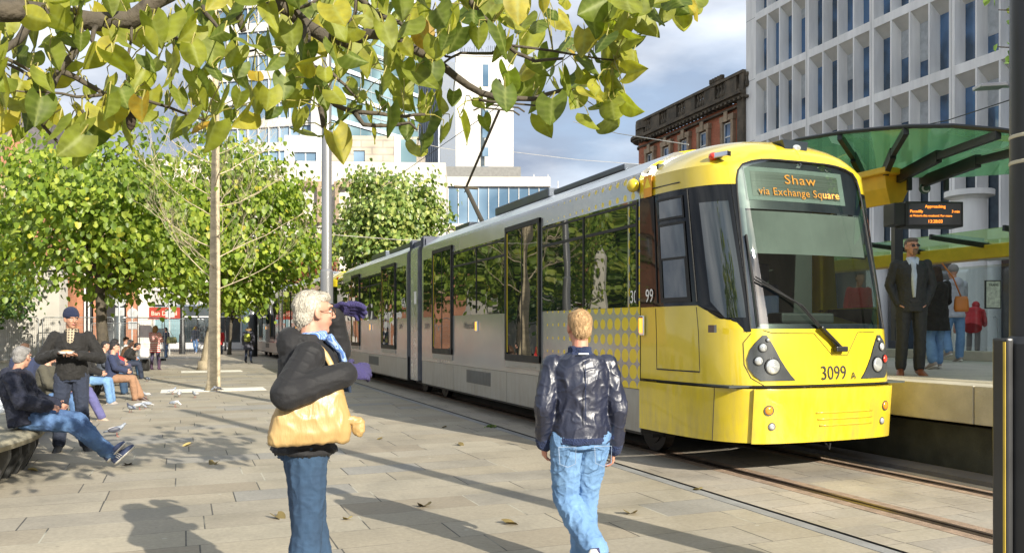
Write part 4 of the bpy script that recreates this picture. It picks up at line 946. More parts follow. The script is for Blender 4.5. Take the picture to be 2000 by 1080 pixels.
# =====================================================================  TREES
bark = mat('bark', (.30, .25, .17), .9, var=.35, vscale=5, bump=.7, bscale=25, stretch=(1, 1, .35)); barkd = mat('bark_dark', (.085, .07, .05), .9, var=.4, vscale=6, bump=1., bscale=22)
barkp = mat('bark_pale', (.55, .46, .31), .85, var=.3, vscale=4, bump=.5, bscale=30, stretch=(1, 1, 2.2))
LF = leafmat('leaves_yellow_green', [(0, .10, .165, .02), (.35, .18, .26, .03), (.75, .27, .345, .045), (.96, .36, .41, .055), (1, .5, .42, .05)], .38, .45)
LG = leafmat('leaves_green', [(0, .05, .11, .025), (.4, .10, .18, .04), (.75, .17, .26, .06), (1, .30, .33, .07)], .3, .42)
LP = leafmat('leaves_pale_green', [(0, .11, .18, .04), (.5, .22, .30, .07), (1, .42, .43, .13)], .28, .4)
LR = leafmat('leaves_russet', [(0, .13, .035, .02), (.6, .24, .06, .03), (1, .32, .14, .05)], .3, .5)
tmpl = np.array([(0, 0, 0), (0, 0, -1), (-.42, .10, -.12), (-.34, .10, -.62), (.42, .10, -.12), (.34, .10, -.62)])
tf = np.array([(0, 2, 3, 1), (0, 1, 5, 4)])
def leaf_cloud(name, pos, size, m, parent, seed=0, out=None, flat=.5):
    g = np.random.default_rng(seed); n = len(pos)
    az = g.uniform(0, 2*np.pi, n); tilt = g.normal(.38, .36, n)
    if out is not None: az = np.where(g.random(n) < .6, np.arctan2(out[:, 0], -out[:, 1])+g.normal(0, .6, n), az)
    s = size*g.uniform(.65, 1.25, n)
    T = tmpl[None]*s[:, None, None]
    ct, st = np.cos(tilt), np.sin(tilt)
    y = T[..., 1]*ct[:, None]+T[..., 2]*st[:, None]; z = -T[..., 1]*st[:, None]+T[..., 2]*ct[:, None]
    ca, sa = np.cos(az)[:, None], np.sin(az)[:, None]
    x2 = T[..., 0]*ca-y*sa; y2 = T[..., 0]*sa+y*ca
    V = np.stack([x2, y2, z], -1)+pos[:, None]
    F = (tf[None]+np.arange(n)[:, None, None]*6).reshape(-1, 4)
    me = bpy.data.meshes.new(name); me.vertices.add(n*6); me.vertices.foreach_set('co', V.reshape(-1)); nf = len(F)
    me.loops.add(nf*4); me.loops.foreach_set('vertex_index', F.reshape(-1)); me.polygons.add(nf); me.polygons.foreach_set('loop_start', np.arange(nf)*4); me.polygons.foreach_set('loop_total', np.full(nf, 4))
    me.materials.append(m); me.update(calc_edges=True); o = bpy.data.objects.new(name, me); COL.objects.link(o); o.parent = parent; return o
def limb(mb, a, b, r0, r1, seed, wob=.12, n=6):
    rr = random.Random(seed); a = Vector(a); b = Vector(b); L = (b-a).length; pts = []
    for i in range(n+1):
        f = i/n; p = a.lerp(b, f)
        if 0 < i < n: p += Vector((rr.uniform(-1, 1), rr.uniform(-1, 1), rr.uniform(-.5, .5)))*wob*L/n
        pts.append(p)
    mb.tube(pts, [r0+(r1-r0)*i/n for i in range(n+1)], 7); return pts
def leafy_tree(name, label, base, th, tr_, ctr, rad, nleaf, size, lm, bm_, seed, group='leafy trees', nclump=None, gaps=.0):
    g = np.random.default_rng(seed); base = Vector(base); t = thing(name, label, 'tree', base, 0, group)
    c = Vector(ctr)-base; m_ = MB()
    top = Vector((c.x*.6, c.y*.6, th)); limb(m_, (0, 0, 0), top, tr_, tr_*.75, seed, .05, 5); limb(m_, top, c+Vector((0, 0, rad[2]*.6)), tr_*.75, .03, seed+1, .3, 6)
    m_.lathe([(tr_*1.35, 0), (tr_*1.1, .12), (tr_, .35)], 10)
    m_.build('trunk', bm_, t, True, recalc=False)
    nc = nclump or 130
    u = g.normal(size=(nc, 3)); u /= np.linalg.norm(u, axis=1)[:, None]; rr = g.random(nc)**.42
    wav = 1+.16*np.sin(u[:, 0]*5+seed)*np.cos(u[:, 2]*4+seed*2)
    cp = u*rr[:, None]*np.array(rad)*wav[:, None]; cp[:, 2] = np.where(cp[:, 2] < -rad[2]*.62, -rad[2]*.62+g.normal(0, .12, nc), cp[:, 2])
    b_ = MB()
    for i in range(0, nc, 4):
        e_ = c+Vector(cp[i]); s_ = top.lerp(c+Vector((0, 0, rad[2]*.3)), g.random()); limb(b_, s_, e_, tr_*.28, .012, seed+i, .25, 4)
    b_.build('branches', bm_, t, True, recalc=False)
    k = g.integers(0, nc, nleaf); sc = (rad[0]+rad[1]+rad[2])/3*.145
    d = g.normal(size=(nleaf, 3))*sc*np.array([1, 1, .8]); P = cp[k]+d; outv = P/np.array(rad)
    P = P+np.array(c); leaf_cloud('foliage', P, size, lm, t, seed, outv); return t
leafy_tree('broadleaf_tree', 'sunlit yellow green tree on the left with a dark speckled trunk behind the seated people', (-13.9, 28, 0), 2.8, .21, (-14.2, 28, 5.3), (3.9, 3.4, 3.2), 9800, .215, LF, barkd, 11, nclump=125)
leafy_tree('broadleaf_tree', 'yellow green tree behind the slim bare trunk, with its own pale mottled trunk', gr(397, 722), 2.9, .2, (-11.2, 32.6, 5.5), (3.5, 3.0, 3.8), 9000, .22, LF, bark, 12, nclump=105)
leafy_tree('broadleaf_tree', 'dense round topped green tree behind the silver tram roof', (-6.4, 44, 0), 3, .2, (-6.4, 44, 6.4), (2.8, 2.8, 3.9), 15500, .24, LP, barkd, 13, nclump=170)
leafy_tree('russet_tree', 'small russet leaved tree behind the grey pole', (-13.6, 57, 0), 2.5, .15, (-13.6, 57, 4.9), (2.0, 2, 2.2), 3200, .2, LR, barkd, 14, nclump=60)
leafy_tree('broadleaf_tree', 'darker green tree left of the russet tree, under the white tower', (-17.0, 58, 0), 2.5, .15, (-15.9, 58, 5.6), (2.9, 2, 3.1), 5000, .2, LG, barkd, 15, nclump=80)
leafy_tree('broadleaf_tree', 'low bright green tree just left of the numbered pole', (-17.6, 51, 0), 2.0, .12, (-17.4, 51, 3.9), (1.55, 1.5, 1.5), 3600, .2, LF, barkd, 16, nclump=80)
leafy_tree('broadleaf_tree', 'green tree at the far left edge beside the stone wall', (-21.5, 29, 0), 2.6, .2, (-21.5, 29, 5.0), (3.1, 3.2, 2.8), 7000, .19, LF, barkd, 17, nclump=110)
leafy_tree('russet_tree', 'russet tree left of the plaza, mirrored in the tram windows', (-27, 33, 0), 2.5, .2, (-27, 33, 4.3), (2.8, 2.8, 3), 5000, .2, LR, barkd, 18, nclump=90)
leafy_tree('broadleaf_tree', 'tree behind the obelisk, mirrored in the tram windows', (-24.5, 38, 0), 2.5, .2, (-24.5, 38, 4.6), (3.4, 3, 3.2), 6000, .2, LG, barkd, 19, nclump=90)
leafy_tree('broadleaf_tree', 'tree standing behind the camera, mirrored in the tram front', (5.5, -9.5, 0), 2.8, .16, (5.5, -9.5, 5.2), (2.8, 2.8, 2.5), 3500, .2, LF, barkd, 20, nclump=70)
# fine leaved spray at the top right
ft = thing('feathery_tree', 'small feathery leaved branches hanging beside the top of the dark post', 'tree', (7.6, 8.5, 0), 0)
m_ = MB(); limb(m_, (0, 0, 0), (.1, .2, 6.2), .09, .04, 4)
lp = []
for k, (a, b) in enumerate((((0, .1, 4.9), at(1950, 20, 9)-Vector((7.6, 8.5, 0))), ((0, .1, 4.5), at(1946, 92, 9)-Vector((7.6, 8.5, 0))), ((0, .1, 5.4), at(1962, -20, 9)-Vector((7.6, 8.5, 0))))):
    pts = limb(m_, a, b, .02, .006, 30+k, .2, 8)
    for i in range(70): f = rnd.random()**.6; p = pts[0].lerp(pts[-1], f); lp.append(p+Vector((rnd.gauss(0, .07), rnd.gauss(0, .07), rnd.gauss(-.05, .09))))
m_.build('trunk', barkd, ft, True, recalc=False); leaf_cloud('foliage', np.array([tuple(p) for p in lp]), .09, LG, ft, 5)
# bare slim tree
bt = thing('bare_tree', 'slim bare tree with a pale ringed trunk standing in the pale tree pit', 'tree', gr(416, 762), 0)
m_ = MB(); H_ = 11.5; tp = [(0, 0, 0), (.02, 0, .25), (.03, .02, 1.5), (.05, 0, 3), (.04, .05, 5), (.08, 0, 7.2), (.03, .05, 9.2), (.1, 0, H_)]
m_.tube(tp, [.205, .165, .15, .135, .115, .085, .05, .012], 14); m_.build('trunk', barkp, bt, True, recalc=False)
b_ = MB(); rr = random.Random(5)
def twig(a, d, L, r, lev):
    n = 5; pts = [a]; dd = d.copy()
    for i in range(n):
        dd = (dd+Vector((rr.uniform(-.25, .25), rr.uniform(-.25, .25), rr.uniform(-.05, .22)))).normalized(); pts.append(pts[-1]+dd*L/n)
    b_.tube(pts, [r*(1-i/n*.75) for i in range(n+1)], 5 if lev < 2 else 3, cap=False)
    if lev < 3:
        for k in range(5 if lev == 0 else 4):
            i = rr.randint(1, n); q = (dd+Vector((rr.uniform(-1, 1), rr.uniform(-1, 1), rr.uniform(-.3, .6)))*.75).normalized(); twig(pts[i], q, L*rr.uniform(.4, .65), max(.002, r*.42), lev+1)
for i in range(30):
    z = 2.6+i*.27; a = i*2.4+rr.uniform(-.3, .3); L = 2.3 if z < 6 else 1.9
    twig(Vector((.05, 0, z)), Vector((math.cos(a), math.sin(a), .35)).normalized(), L*rr.uniform(.7, 1.1), .016 if z < 6 else .012, 0)
b_.build('branches', barkp, bt, True, recalc=False)
lp = np.random.default_rng(3); P = []
for i in range(60): z = lp.uniform(3, 8); a = lp.uniform(0, 6.28); P.append((math.cos(a)*lp.uniform(.6, 2), math.sin(a)*lp.uniform(.6, 2), z))
leaf_cloud('foliage', np.array(P), .12, LF, bt, 8)
# ---- overhanging catalpa branches near the camera
ot = thing('catalpa_tree', 'overhanging tree with big heart shaped yellow green leaves and dark branches across the top', 'tree', (-4.6, 3.6, 0), 0)
o0 = Vector((-4.6, 3.6, 0))
def fy(px): return 1.15+.65*max(0, min(1, px/1200))
def ah(px, py, Y): return at(px, py, Y*fy(px))
m_ = MB(); limb(m_, (0, 0, 0), (.1, 0, 2.5), .17, .13, 3, .05); m_.tube([(.1, 0, 2.5), (.25, .05, 2.8), tuple(ah(-250, 60, 3.25)-o0), tuple(ah(-60, 18, 3.3)-o0)], [.13, .10, .075, .055], 12)
m_.tube([(.1, 0, 2.5), (.2, .3, 3.2), tuple(ah(100, -160, 3.5)-o0), tuple(ah(330, -90, 3.5)-o0), tuple(ah(480, -20, 3.45)-o0)], [.13, .09, .06, .05, .042], 12)
m_.build('trunk', barkd, ot, True, recalc=False)
BR = [  # polylines (px, py, distance), start and end radius in metres
 ([(-60, 18, 3.3), (10, 22, 3.3), (80, 26, 3.3), (150, 38, 3.3), (215, 42, 3.3), (255, 40, 3.28), (285, 18, 3.25), (330, -12, 3.2), (400, -60, 3.2)], .045, .03),
 ([(60, 30, 3.3), (48, 62, 3.25), (20, 90, 3.2), (-10, 108, 3.2)], .02, .01),
 ([(150, 38, 3.3), (160, 70, 3.25), (140, 110, 3.2), (110, 150, 3.2), (100, 175, 3.15), (82, 210, 3.1), (84, 245, 3.1), (118, 283, 3.1)], .018, .005),
 ([(105, 165, 3.2), (60, 150, 3.3), (20, 128, 3.35), (-20, 112, 3.4)], .009, .005), ([(120, 140, 3.2), (165, 162, 3.2), (205, 185, 3.15), (260, 188, 3.1), (330, 210, 3.1), (400, 236, 3.15)], .012, .004),
 ([(190, 45, 3.3), (180, 80, 3.2), (200, 115, 3.2), (232, 128, 3.2)], .010, .004), ([(283, 32, 3.25), (330, 68, 3.2), (380, 95, 3.15), (440, 108, 3.15), (500, 98, 3.2)], .010, .004),
 ([(205, 185, 3.15), (150, 190, 3.1), (90, 180, 3.1), (30, 178, 3.1)], .007, .003), ([(160, 215, 3.1), (172, 245, 3.1), (195, 240, 3.1)], .006, .003),
 ([(258, 42, 3.28), (256, 80, 3.25), (248, 130, 3.2), (252, 175, 3.2), (250, 215, 3.2)], .006, .004),
 ([(480, -20, 3.45), (530, 4, 3.4), (570, 25, 3.4), (600, 52, 3.4), (640, 76, 3.35), (662, 85, 3.35), (690, 78, 3.3), (720, 66, 3.25), (760, 70, 3.2), (800, 92, 3.2), (850, 118, 3.15), (890, 150, 3.1), (940, 182, 3.1), (985, 196, 3.05), (1040, 194, 3.0), (1100, 176, 3.0)], .034, .007),
 ([(460, 0, 3.4), (468, 35, 3.35), (476, 62, 3.35)], .018, .013), ([(395, -10, 3.3), (400, 25, 3.25), (430, 60, 3.2), (462, 85, 3.2)], .012, .004),
 ([(597, 50, 3.4), (598, 90, 3.35), (604, 125, 3.3), (622, 155, 3.25), (632, 178, 3.2), (626, 210, 3.2), (632, 250, 3.2)], .022, .009),
 ([(632, 178, 3.2), (655, 205, 3.2), (690, 218, 3.15), (740, 222, 3.1), (790, 228, 3.1), (830, 224, 3.1)], .012, .005), ([(692, 220, 3.15), (710, 244, 3.1), (760, 246, 3.1), (800, 240, 3.05), (815, 255, 3.05)], .010, .004),
 ([(610, 130, 3.3), (650, 145, 3.2), (672, 165, 3.2), (697, 192, 3.2)], .009, .004), ([(672, 85, 3.35), (690, 100, 3.3), (700, 115, 3.3)], .012, .006),
 ([(654, 76, 3.3), (662, 52, 3.25), (690, 38, 3.2), (695, 8, 3.2), (700, -20, 3.2)], .011, .006), ([(700, -5, 3.2), (735, 28, 3.2), (780, 45, 3.2), (830, 75, 3.15), (865, 105, 3.1), (880, 112, 3.1)], .012, .004),
 ([(905, -20, 3.1), (930, 20, 3.05), (960, 50, 3.05), (990, 85, 3.0), (1010, 105, 3.0), (1045, 120, 3.0), (1100, 115, 2.95)], .012, .005), ([(992, 88, 3.0), (960, 105, 3.05), (900, 104, 3.1), (865, 125, 3.1)], .007, .004),
 ([(1000, 90, 3.0), (1080, 100, 3.0), (1150, 112, 2.95), (1200, 118, 2.9)], .005, .003), ([(935, 195, 3.1), (980, 200, 3.05), (1060, 208, 3.0)], .006, .003), ([(560, 25, 3.4), (600, 12, 3.3), (640, -10, 3.3)], .008, .005),
 ([(0, 110, 3.2), (60, 140, 3.2), (105, 165, 3.2)], .008, .004), ([(400, -20, 3.3), (500, -5, 3.3), (560, 2, 3.3)], .008, .006), ([(1180, -40, 2.9), (1200, 0, 2.9), (1190, 40, 2.9)], .008, .004), ([(1290, -60, 2.8), (1265, -20, 2.8), (1245, 15, 2.8)], .008, .004)]
m_ = MB(); tips = []
for pts, r0, r1 in BR:
    q = [ah(*p)-o0 for p in pts]; n = len(q); w_ = [q[0]]
    for a, b in zip(q, q[1:]): w_ += [a.lerp(b, .5)+Vector((rnd.uniform(-1, 1), rnd.uniform(-1, 1), rnd.uniform(-1, 1)))*.006, b]
    k = len(w_); fs_ = [fy(pts[0][0]), fy(pts[-1][0])]; m_.tube(w_, [(r0+(r1-r0)*i/(k-1))*(fs_[0]+(fs_[1]-fs_[0])*i/(k-1)) for i in range(k)], 9)
    tips += [(ah(p[0], p[1], p[2]), p[0], p[1]) for p in pts]
m_.build('branches', barkd, ot, True, recalc=False)
# big leaves
LB = leafmat('catalpa_leaf', [(0, .07, .11, .012), (.25, .13, .17, .018), (.55, .21, .235, .022), (.85, .30, .30, .03), (.96, .42, .35, .035), (1, .42, .24, .03)], .45, .55, veins=True)
def big_leaf(size, bend, foldv, rr):
    R_, C_ = 11, 9; vs = []; ve = []
    for i in range(R_):
        v = i/(R_-1)
        hw = .47*math.sin(math.pi*min(1, (v*.93+.07))**.62)**.85*(1-.12*v) if v < 1 else 0
        for j in range(C_):
            x = (j/(C_-1)*2-1); lobe = .20*(abs(x)**1.5)*max(0, 1-v*2.2)*(1 if v < .45 else 0)
            lobe2 = -.13*(1-v)*abs(x)
            X = x*hw; y = -v + lobe + abs(lobe2)*.6+.04
            z = foldv*abs(X)*1.0 - bend*v*v*.5 + .03*math.sin(x*6+rr*9)*(abs(x)**2)+.025*math.sin(v*9+rr*5)*abs(x)
            vs.append((X, z, y)); ve.append(1. if j == C_//2 else (.55 if i % 2 == 0 and 0 < i < R_-1 else 0.))
    fs = [(i*C_+j, i*C_+j+1, (i+1)*C_+j+1, (i+1)*C_+j) for i in range(R_-1) for j in range(C_-1)]
    return np.array(vs)*size, fs, ve
def ylow(x):
    return np.interp(x, [-60, 0, 60, 100, 160, 230, 300, 370, 430, 500, 560, 650, 700, 740, 830, 880, 925, 960, 1010, 1060, 1100, 1150, 1200, 1235, 1260, 1380], [270, 260, 245, 245, 290, 255, 240, 280, 270, 240, 235, 265, 225, 240, 290, 275, 200, 235, 180, 245, 215, 235, 235, 185, 30, 18])
L_ = []; g = random.Random(21); tries = 0; dens = [] 
while len(L_) < 400 and tries < 60000:
    tries += 1; x = g.uniform(-60, 1375); y = g.uniform(-70, 1)*1. if g.random() < .1 else g.uniform(-40, 292)
    if y > ylow(x)-22: continue
    if 855 < x < 985 and 70 < y < 180 : continue
    if 120 < x < 330 and 100 < y < 150 and g.random() < .5: continue
    if 690 < x < 840 and 150 < y < 200 and g.random() < .5: continue
    if 1120 < x < 1175 and y < 60: continue
    if x > 1010 and x < 1110 and 50 < y < 90: continue
    if 130 < x < 400 and 95 < y < 150 and g.random() < .3: continue
    if any((x-a)**2+((y-b)*1.0)**2 < (16+g.uniform(0, 13))**2 for a, b in L_): continue
    L_.append((x, y))
# the ones that hang lowest and read singly
L_ += [(40, 250), (150, 320-30), (205, 210), (240, 300-40), (385, 150), (418, 135), (590, 255), (650, 262), (735, 255), (815, 285), (900, 232), (1058, 228), (1150, 225), (945, 230), (1180, 235), (1218, 130), (1222, 200), (1090, 30), (990, 30), (965, 10), (1345, 5), (1362, 12), (1320, -8), (1335, 22), (1300, 15), (1262, 2), (1275, 22), (1245, 30), (1228, 55), (1205, 85), (1195, 40), (1215, 20), (1185, 70), (1160, 25), (1140, 150), (1100, 145), (1180, 160), (1200, 190), (1040, 60), (780, 30), (870, 20)]
V = []; F = []; VE = []; pet = MB(); o = 0
for i, (x, y) in enumerate(L_):
    Y = g.uniform(2.75, 3.75) if x < 1150 else g.uniform(2.6, 3.1)
    sz = g.uniform(.062, .126)
    v_, f_, e_ = big_leaf(sz, g.uniform(-.1, .5), g.uniform(-.1, .75), g.random())
    yaw = g.gauss(0, .95); pitch = g.gauss(-.1, .45); roll = g.gauss(0, .5)
    if x > 1120: roll += .45; pitch -= .25
    M = np.array((Matrix.Rotation(yaw, 3, 'Z') @ Matrix.Rotation(roll, 3, 'Y') @ Matrix.Rotation(pitch, 3, 'X')))
    p = ah(x, y, Y)-o0
    v_ = v_*fy(x); V.append(v_ @ M.T + np.array(p)); F += [tuple(a+o for a in f) for f in f_]; VE += e_; o += len(v_)
    if True:
        top = p+Vector((g.uniform(-.04, .04), g.uniform(-.03, .03), g.uniform(.05, .11))); near = min(tips, key=lambda t: (t[1]-x)**2+(t[2]-y)**2)
        e2 = near[0]-o0
        if (e2-p).length < .6: top2 = e2
        else: top2 = p+(e2-p).normalized()*.45
        pet.tube([p, p.lerp(top, .6), top.lerp(top2, .5), top2], [.003, .0032, .0036, .004], 4, cap=False)
me = bpy.data.meshes.new('foliage'); me.from_pydata(np.concatenate(V).tolist(), [], F); me.materials.append(LB)
a = me.attributes.new('vein', 'FLOAT', 'POINT'); a.data.foreach_set('value', VE); me.polygons.foreach_set('use_smooth', [True]*len(F))
lo = bpy.data.objects.new('foliage', me); COL.objects.link(lo); lo.parent = ot
pet.build('leaf_stalks', mat('stalk', (.30, .27, .06), .6), ot, recalc=False)
pod = MB()
for x, y, s_ in ((250, 215, .035), (256, 235, .04), (975, 165, .02)): 
    c = ah(x, y, 3.15)-o0; s_ *= fy(x); pod.ell(c, (s_*.5, s_*.35, s_*1.0), None, 9, 7)
pod.build('withered_leaves', mat('withered', (.045, .03, .018), .9, bump=1), ot, True)
# =====================================================================  STREET FURNITURE
polem = mat('pole_grey', (.33, .33, .33), .3, .6, var=.12, stretch=(1, 1, .2)); pdark = mat('post_dark', (.035, .036, .038), .38, .2, var=.2)
p_ = thing('lamp_pole', 'tall grey steel pole rising behind the white haired man', 'pole', (-3.62, 16, 0))
MB().lathe([(.125, 0), (.125, 2.72), (.1, 2.76), (.095, 6), (.085, 11)], 20).build('shaft', polem, p_, auto=30); MB().lathe([(.2, 0), (.2, .03), (.14, .05)], 20).build('base_plate', polem, p_)
p_ = thing('overhead_line_post', 'thick dark steel post at the right edge with a pale band and yellow edged guard', 'pole', (2.80, 4.4, 0))
MB().lathe([(.14, 0), (.14, 1.52), (.112, 1.56), (.108, 7)], 24).build('shaft', pdark, p_, auto=30)
for z in (2.48, 2.62): MB().lathe([(.112, z), (.1145, z+.004), (.1145, z+.016), (.112, z+.02)], 24).build('band', mat('band_cream', (.55, .5, .36), .6), p_)
MB().box(-.175, -.135, -.05, .08, .35, 1.55, bev=.012).build('cable_guard', pdark, p_); MB().box(-.1785, -.1755, -.045, -.025, .38, 1.53).build('yellow_edge', mat('edge_yellow', (.6, .42, .05), .6), p_)
p_ = thing('sign_post', 'slim grey post carrying a white diamond sign numbered 8, with a black base', 'pole', gr(494, 696))
MB().lathe([(.19, 2.4), (.17, 2.45), (.15, 9)], 16).build('shaft', polem, p_, auto=30); MB().lathe([(.26, 0), (.26, 2.3), (.19, 2.42)], 16).build('black_base', blk, p_, auto=30)
k_ = p_.location.y; sn = MB(); sn.prism([(-.36, 0), (0, -.66), (.36, 0), (0, .66)], -.24, -.2, 0, Matrix.Translation((0, 0, at(494, 574, k_).z))); sno = sn.build('diamond_sign', mat('sign_white2', (.75, .75, .75), .5), p_)
text('8', .52, num, sno, 'numeral', frame((0, -.245, at(494, 574, k_).z-.19), (1, 0, 0), (0, 0, 1)), .003, loft=.012)
MB().box(-.12, .12, -.2, -.14, 3.1, 3.6).build('white_tag', wht_p, p_)
for i, (px, py, Y, h_, lab) in enumerate(((356, 690, 52, 5, 'black lamp post in front of the shop windows right of the sign'), (440, 684, 60, 7, 'thin black pole right of the slim trunk, before the shop window'), (535, 660, 62, 9.5, 'slim grey pole among the trees above the far tram'))):
    q = thing('lamp_post', lab, 'lamp post', ((px-1000)/1600*Y, Y, 0), 0, 'thin far posts'); r_ = .2 if i == 0 else .07
    MB().lathe([(r_, 0), (r_, 1.2), (r_*.7, 1.3), (r_*.6, h_)], 10).build('shaft', polem if i == 2 else blk, q, auto=30)
    MB().tube([(0, 0, h_), (.3, 0, h_+.15), (.7, 0, h_+.1)], .04, 6).build('lamp_arm', polem, q)
gs = mat('sign_back', (.45, .46, .46), .5)
for i, (px, y0, Y, lab) in enumerate(((233, 585, 50, 'grey back of a round road sign left of the white pillar'), (258, 612, 52, 'low grey back of a road sign beside the white pillar'), (331, 588, 50, 'grey back of a round road sign over the red shop sign'))):
    q = thing('road_sign', lab, 'road sign', ((px-1000)/1600*Y, Y, 0), 0, 'backs of road signs'); zt_ = at(px, y0, Y).z
    MB().tube([(0, 0, 0), (0, 0, zt_+.5)], .045, 8).build('post', gs, q); MB().tube([(0, .05, zt_), (0, .08, zt_)], .42 if i != 1 else .34, 22).build('disc', gs, q); MB().box(-.28, .28, .05, .08, zt_-1.0, zt_-.5, bev=.02).build('plate', gs, q)
# mesh fence panels
fm = mat('galvanised', (.55, .56, .56), .4, .7)
def fence(a, b, label, h=2.0, n=None):
    a = Vector(a); b = Vector(b); d = b-a; L = d.length; q = thing('fence_panel', label, 'fence', a, math.atan2(d.y, d.x), 'temporary mesh fence panels')
    r_ = .12; pts = [(0, 0, 0), (0, 0, h-r_), (r_*.3, 0, h-r_*.3), (r_, 0, h), (L-r_, 0, h), (L-r_*.3, 0, h-r_*.3), (L, 0, h-r_), (L, 0, 0)]
    MB().tube(pts, .024, 6).tube([(0, 0, .12), (L, 0, .12)], .02, 5).build('frame', fm, q)
    w_ = MB(); n = n or int(L/.09)
    for k in range(1, n): w_.box(k*L/n-.003, k*L/n+.003, -.003, .003, .12, h-.02)
    for k in range(1, 9): w_.box(0, L, -.004, .002, .12+k*h/9-.004, .12+k*h/9+.004)
    w_.build('wire_mesh', fm, q); MB().box(-.12, .12, -.3, .3, 0, .13, bev=.02).build('foot', rubber, q)
fence((-26.5, 39.6, 0), (-22.9, 39.6, 0), 'rounded mesh fence panel at the far left in front of the stone wall', 2.15)
fence((-22.75, 39.7, 0), (-19.4, 39.9, 0), 'mesh fence panel just left of the speckled tree trunk', 2.15)
fence((-19.2, 40.2, 0), (-17.4, 41, 0), 'mesh fence panel behind the zigzag coat', 2.15)
fence((-22.6, 44, 0), (-20.0, 44, 0), 'bright mesh fence panel before the dark shopfront', 1.9)
fence((-17.6, 41.2, 0), (-15.9, 42.4, 0), 'mesh fence panel beside the woman with the olive bag', 2.1)
# stone bench
bst = mat('bench_stone', (.42, .38, .27), .8, var=.3, vscale=3, bump=.5, bscale=30, col2=(.24, .22, .16)); bdk = mat('bench_rib', (.035, .036, .035), .6, var=.3)
be_ = thing('stone_bench', 'long curving pale stone bench on dark ribs under the seated people', 'bench', (0, 0, 0))
cl = [(-5.75, 4.6), (-5.62, 6), (-5.55, 7.4), (-5.62, 8.6), (-5.95, 9.6), (-6.75, 10.6), (-7.5, 11.8), (-8.15, 13.5), (-9.1, 16.5), (-10.0, 19), (-11.2, 22.5), (-12.9, 26), (-14.0, 28.6)]
for _ in range(2):
    q = [cl[0]]
    for a, b in zip(cl, cl[1:]): q += [(a[0]*.75+b[0]*.25, a[1]*.75+b[1]*.25), (a[0]*.25+b[0]*.75, a[1]*.25+b[1]*.75)]
    cl = q+[cl[-1]]
rings = []; CLN = []
for i, p in enumerate(cl):
    a = Vector(cl[max(0, i-1)]); b = Vector(cl[min(len(cl)-1, i+1)]); d = (b-a).normalized(); nrm = Vector((d.y, -d.x)); CLN.append((Vector(p), nrm, d))
    for _k in (0,): rings.append([(Vector((p[0], p[1], 0))+Vector((nrm.x, nrm.y, 0))*x+Vector((0, 0, z))) for x, z in ((-.42, .36), (-.46, .40), (-.45, .45), (-.40, .475), (0, .485), (.38, .475), (.45, .45), (.475, .41), (.46, .36), (.40, .34), (-.40, .34))])
n = 11; m_ = MB(); m_.add([v for r_ in rings for v in r_], [(i*n+k, i*n+(k+1) % n, (i+1)*n+(k+1) % n, (i+1)*n+k) for i in range(len(rings)-1) for k in range(n)]+[tuple(range(n)), tuple((len(rings)-1)*n+k for k in range(n))])
m_.build('seat', bst, be_, auto=40)
acc = 0; last = None; ribs = 0
for i in range(len(CLN)-1):
    p, nr, d = CLN[i]; p2 = CLN[i+1][0]; seg = (p2-p).length; f = 0
    while acc < seg:
        c = p.lerp(p2, acc/seg)
        if ribs < 60:
            M = Matrix(((nr.x, d.x, 0, c.x), (nr.y, d.y, 0, c.y), (0, 0, 1, 0), (0, 0, 0, 1)))
            MB().prism([(-.36, .34), (.40, .34), (.40, .25), (.28, 0), (-.24, 0), (-.36, .25)], -.035, .035, 0, M).build('leg', bdk if ribs % 3 else mat('bench_leg_grey', (.13, .13, .125), .7), be_)
            ribs += 1
        acc += .26 if c.y < 12 else .8
    acc -= seg
# fallen leaves
fl = [gr(*p) for p in ((965, 835), (895, 869), (250, 888+20), (60, 920), (830, 990), (1230, 1005), (1365, 958), (990, 1024), (540, 1010), (680, 1015), (745, 858), (870, 835), (370, 870), (420, 905))]
for i, p in enumerate(fl):
    q = MB(); s_ = rnd.uniform(.05, .09); a = rnd.uniform(0, 6.28); ring = []
    v_, f_, e_ = big_leaf(s_*1.6, .5, .5, rnd.random()); M = Matrix.Translation(p+Vector((0, 0, .012))) @ Matrix.Rotation(a, 4, 'Z') @ Matrix.Rotation(R(84), 4, 'X')
    q.add([M @ Vector(x) for x in v_], f_)
    me_o = q.build('fallen_leaf', mat('dry_leaf' if i % 3 else 'dry_leaf_pale', (.16, .12, .04) if i % 3 else (.42, .33, .12), .8), None, True)
    tag(me_o, 'dry curled leaf lying on the plaza slabs', 'leaf', 'fallen leaves')

gt = np.array([tuple(gr(960+rnd.gauss(0, 6), 833+rnd.gauss(0, 1.2))+Vector((0, 0, .02))) for _ in range(90)])
gt_ = leaf_cloud('grass_tuft', gt, .035, LG, None, 9); tag(gt_, 'small tuft of green weed growing in the joint beside the tram track', 'weeds', None, 'stuff')
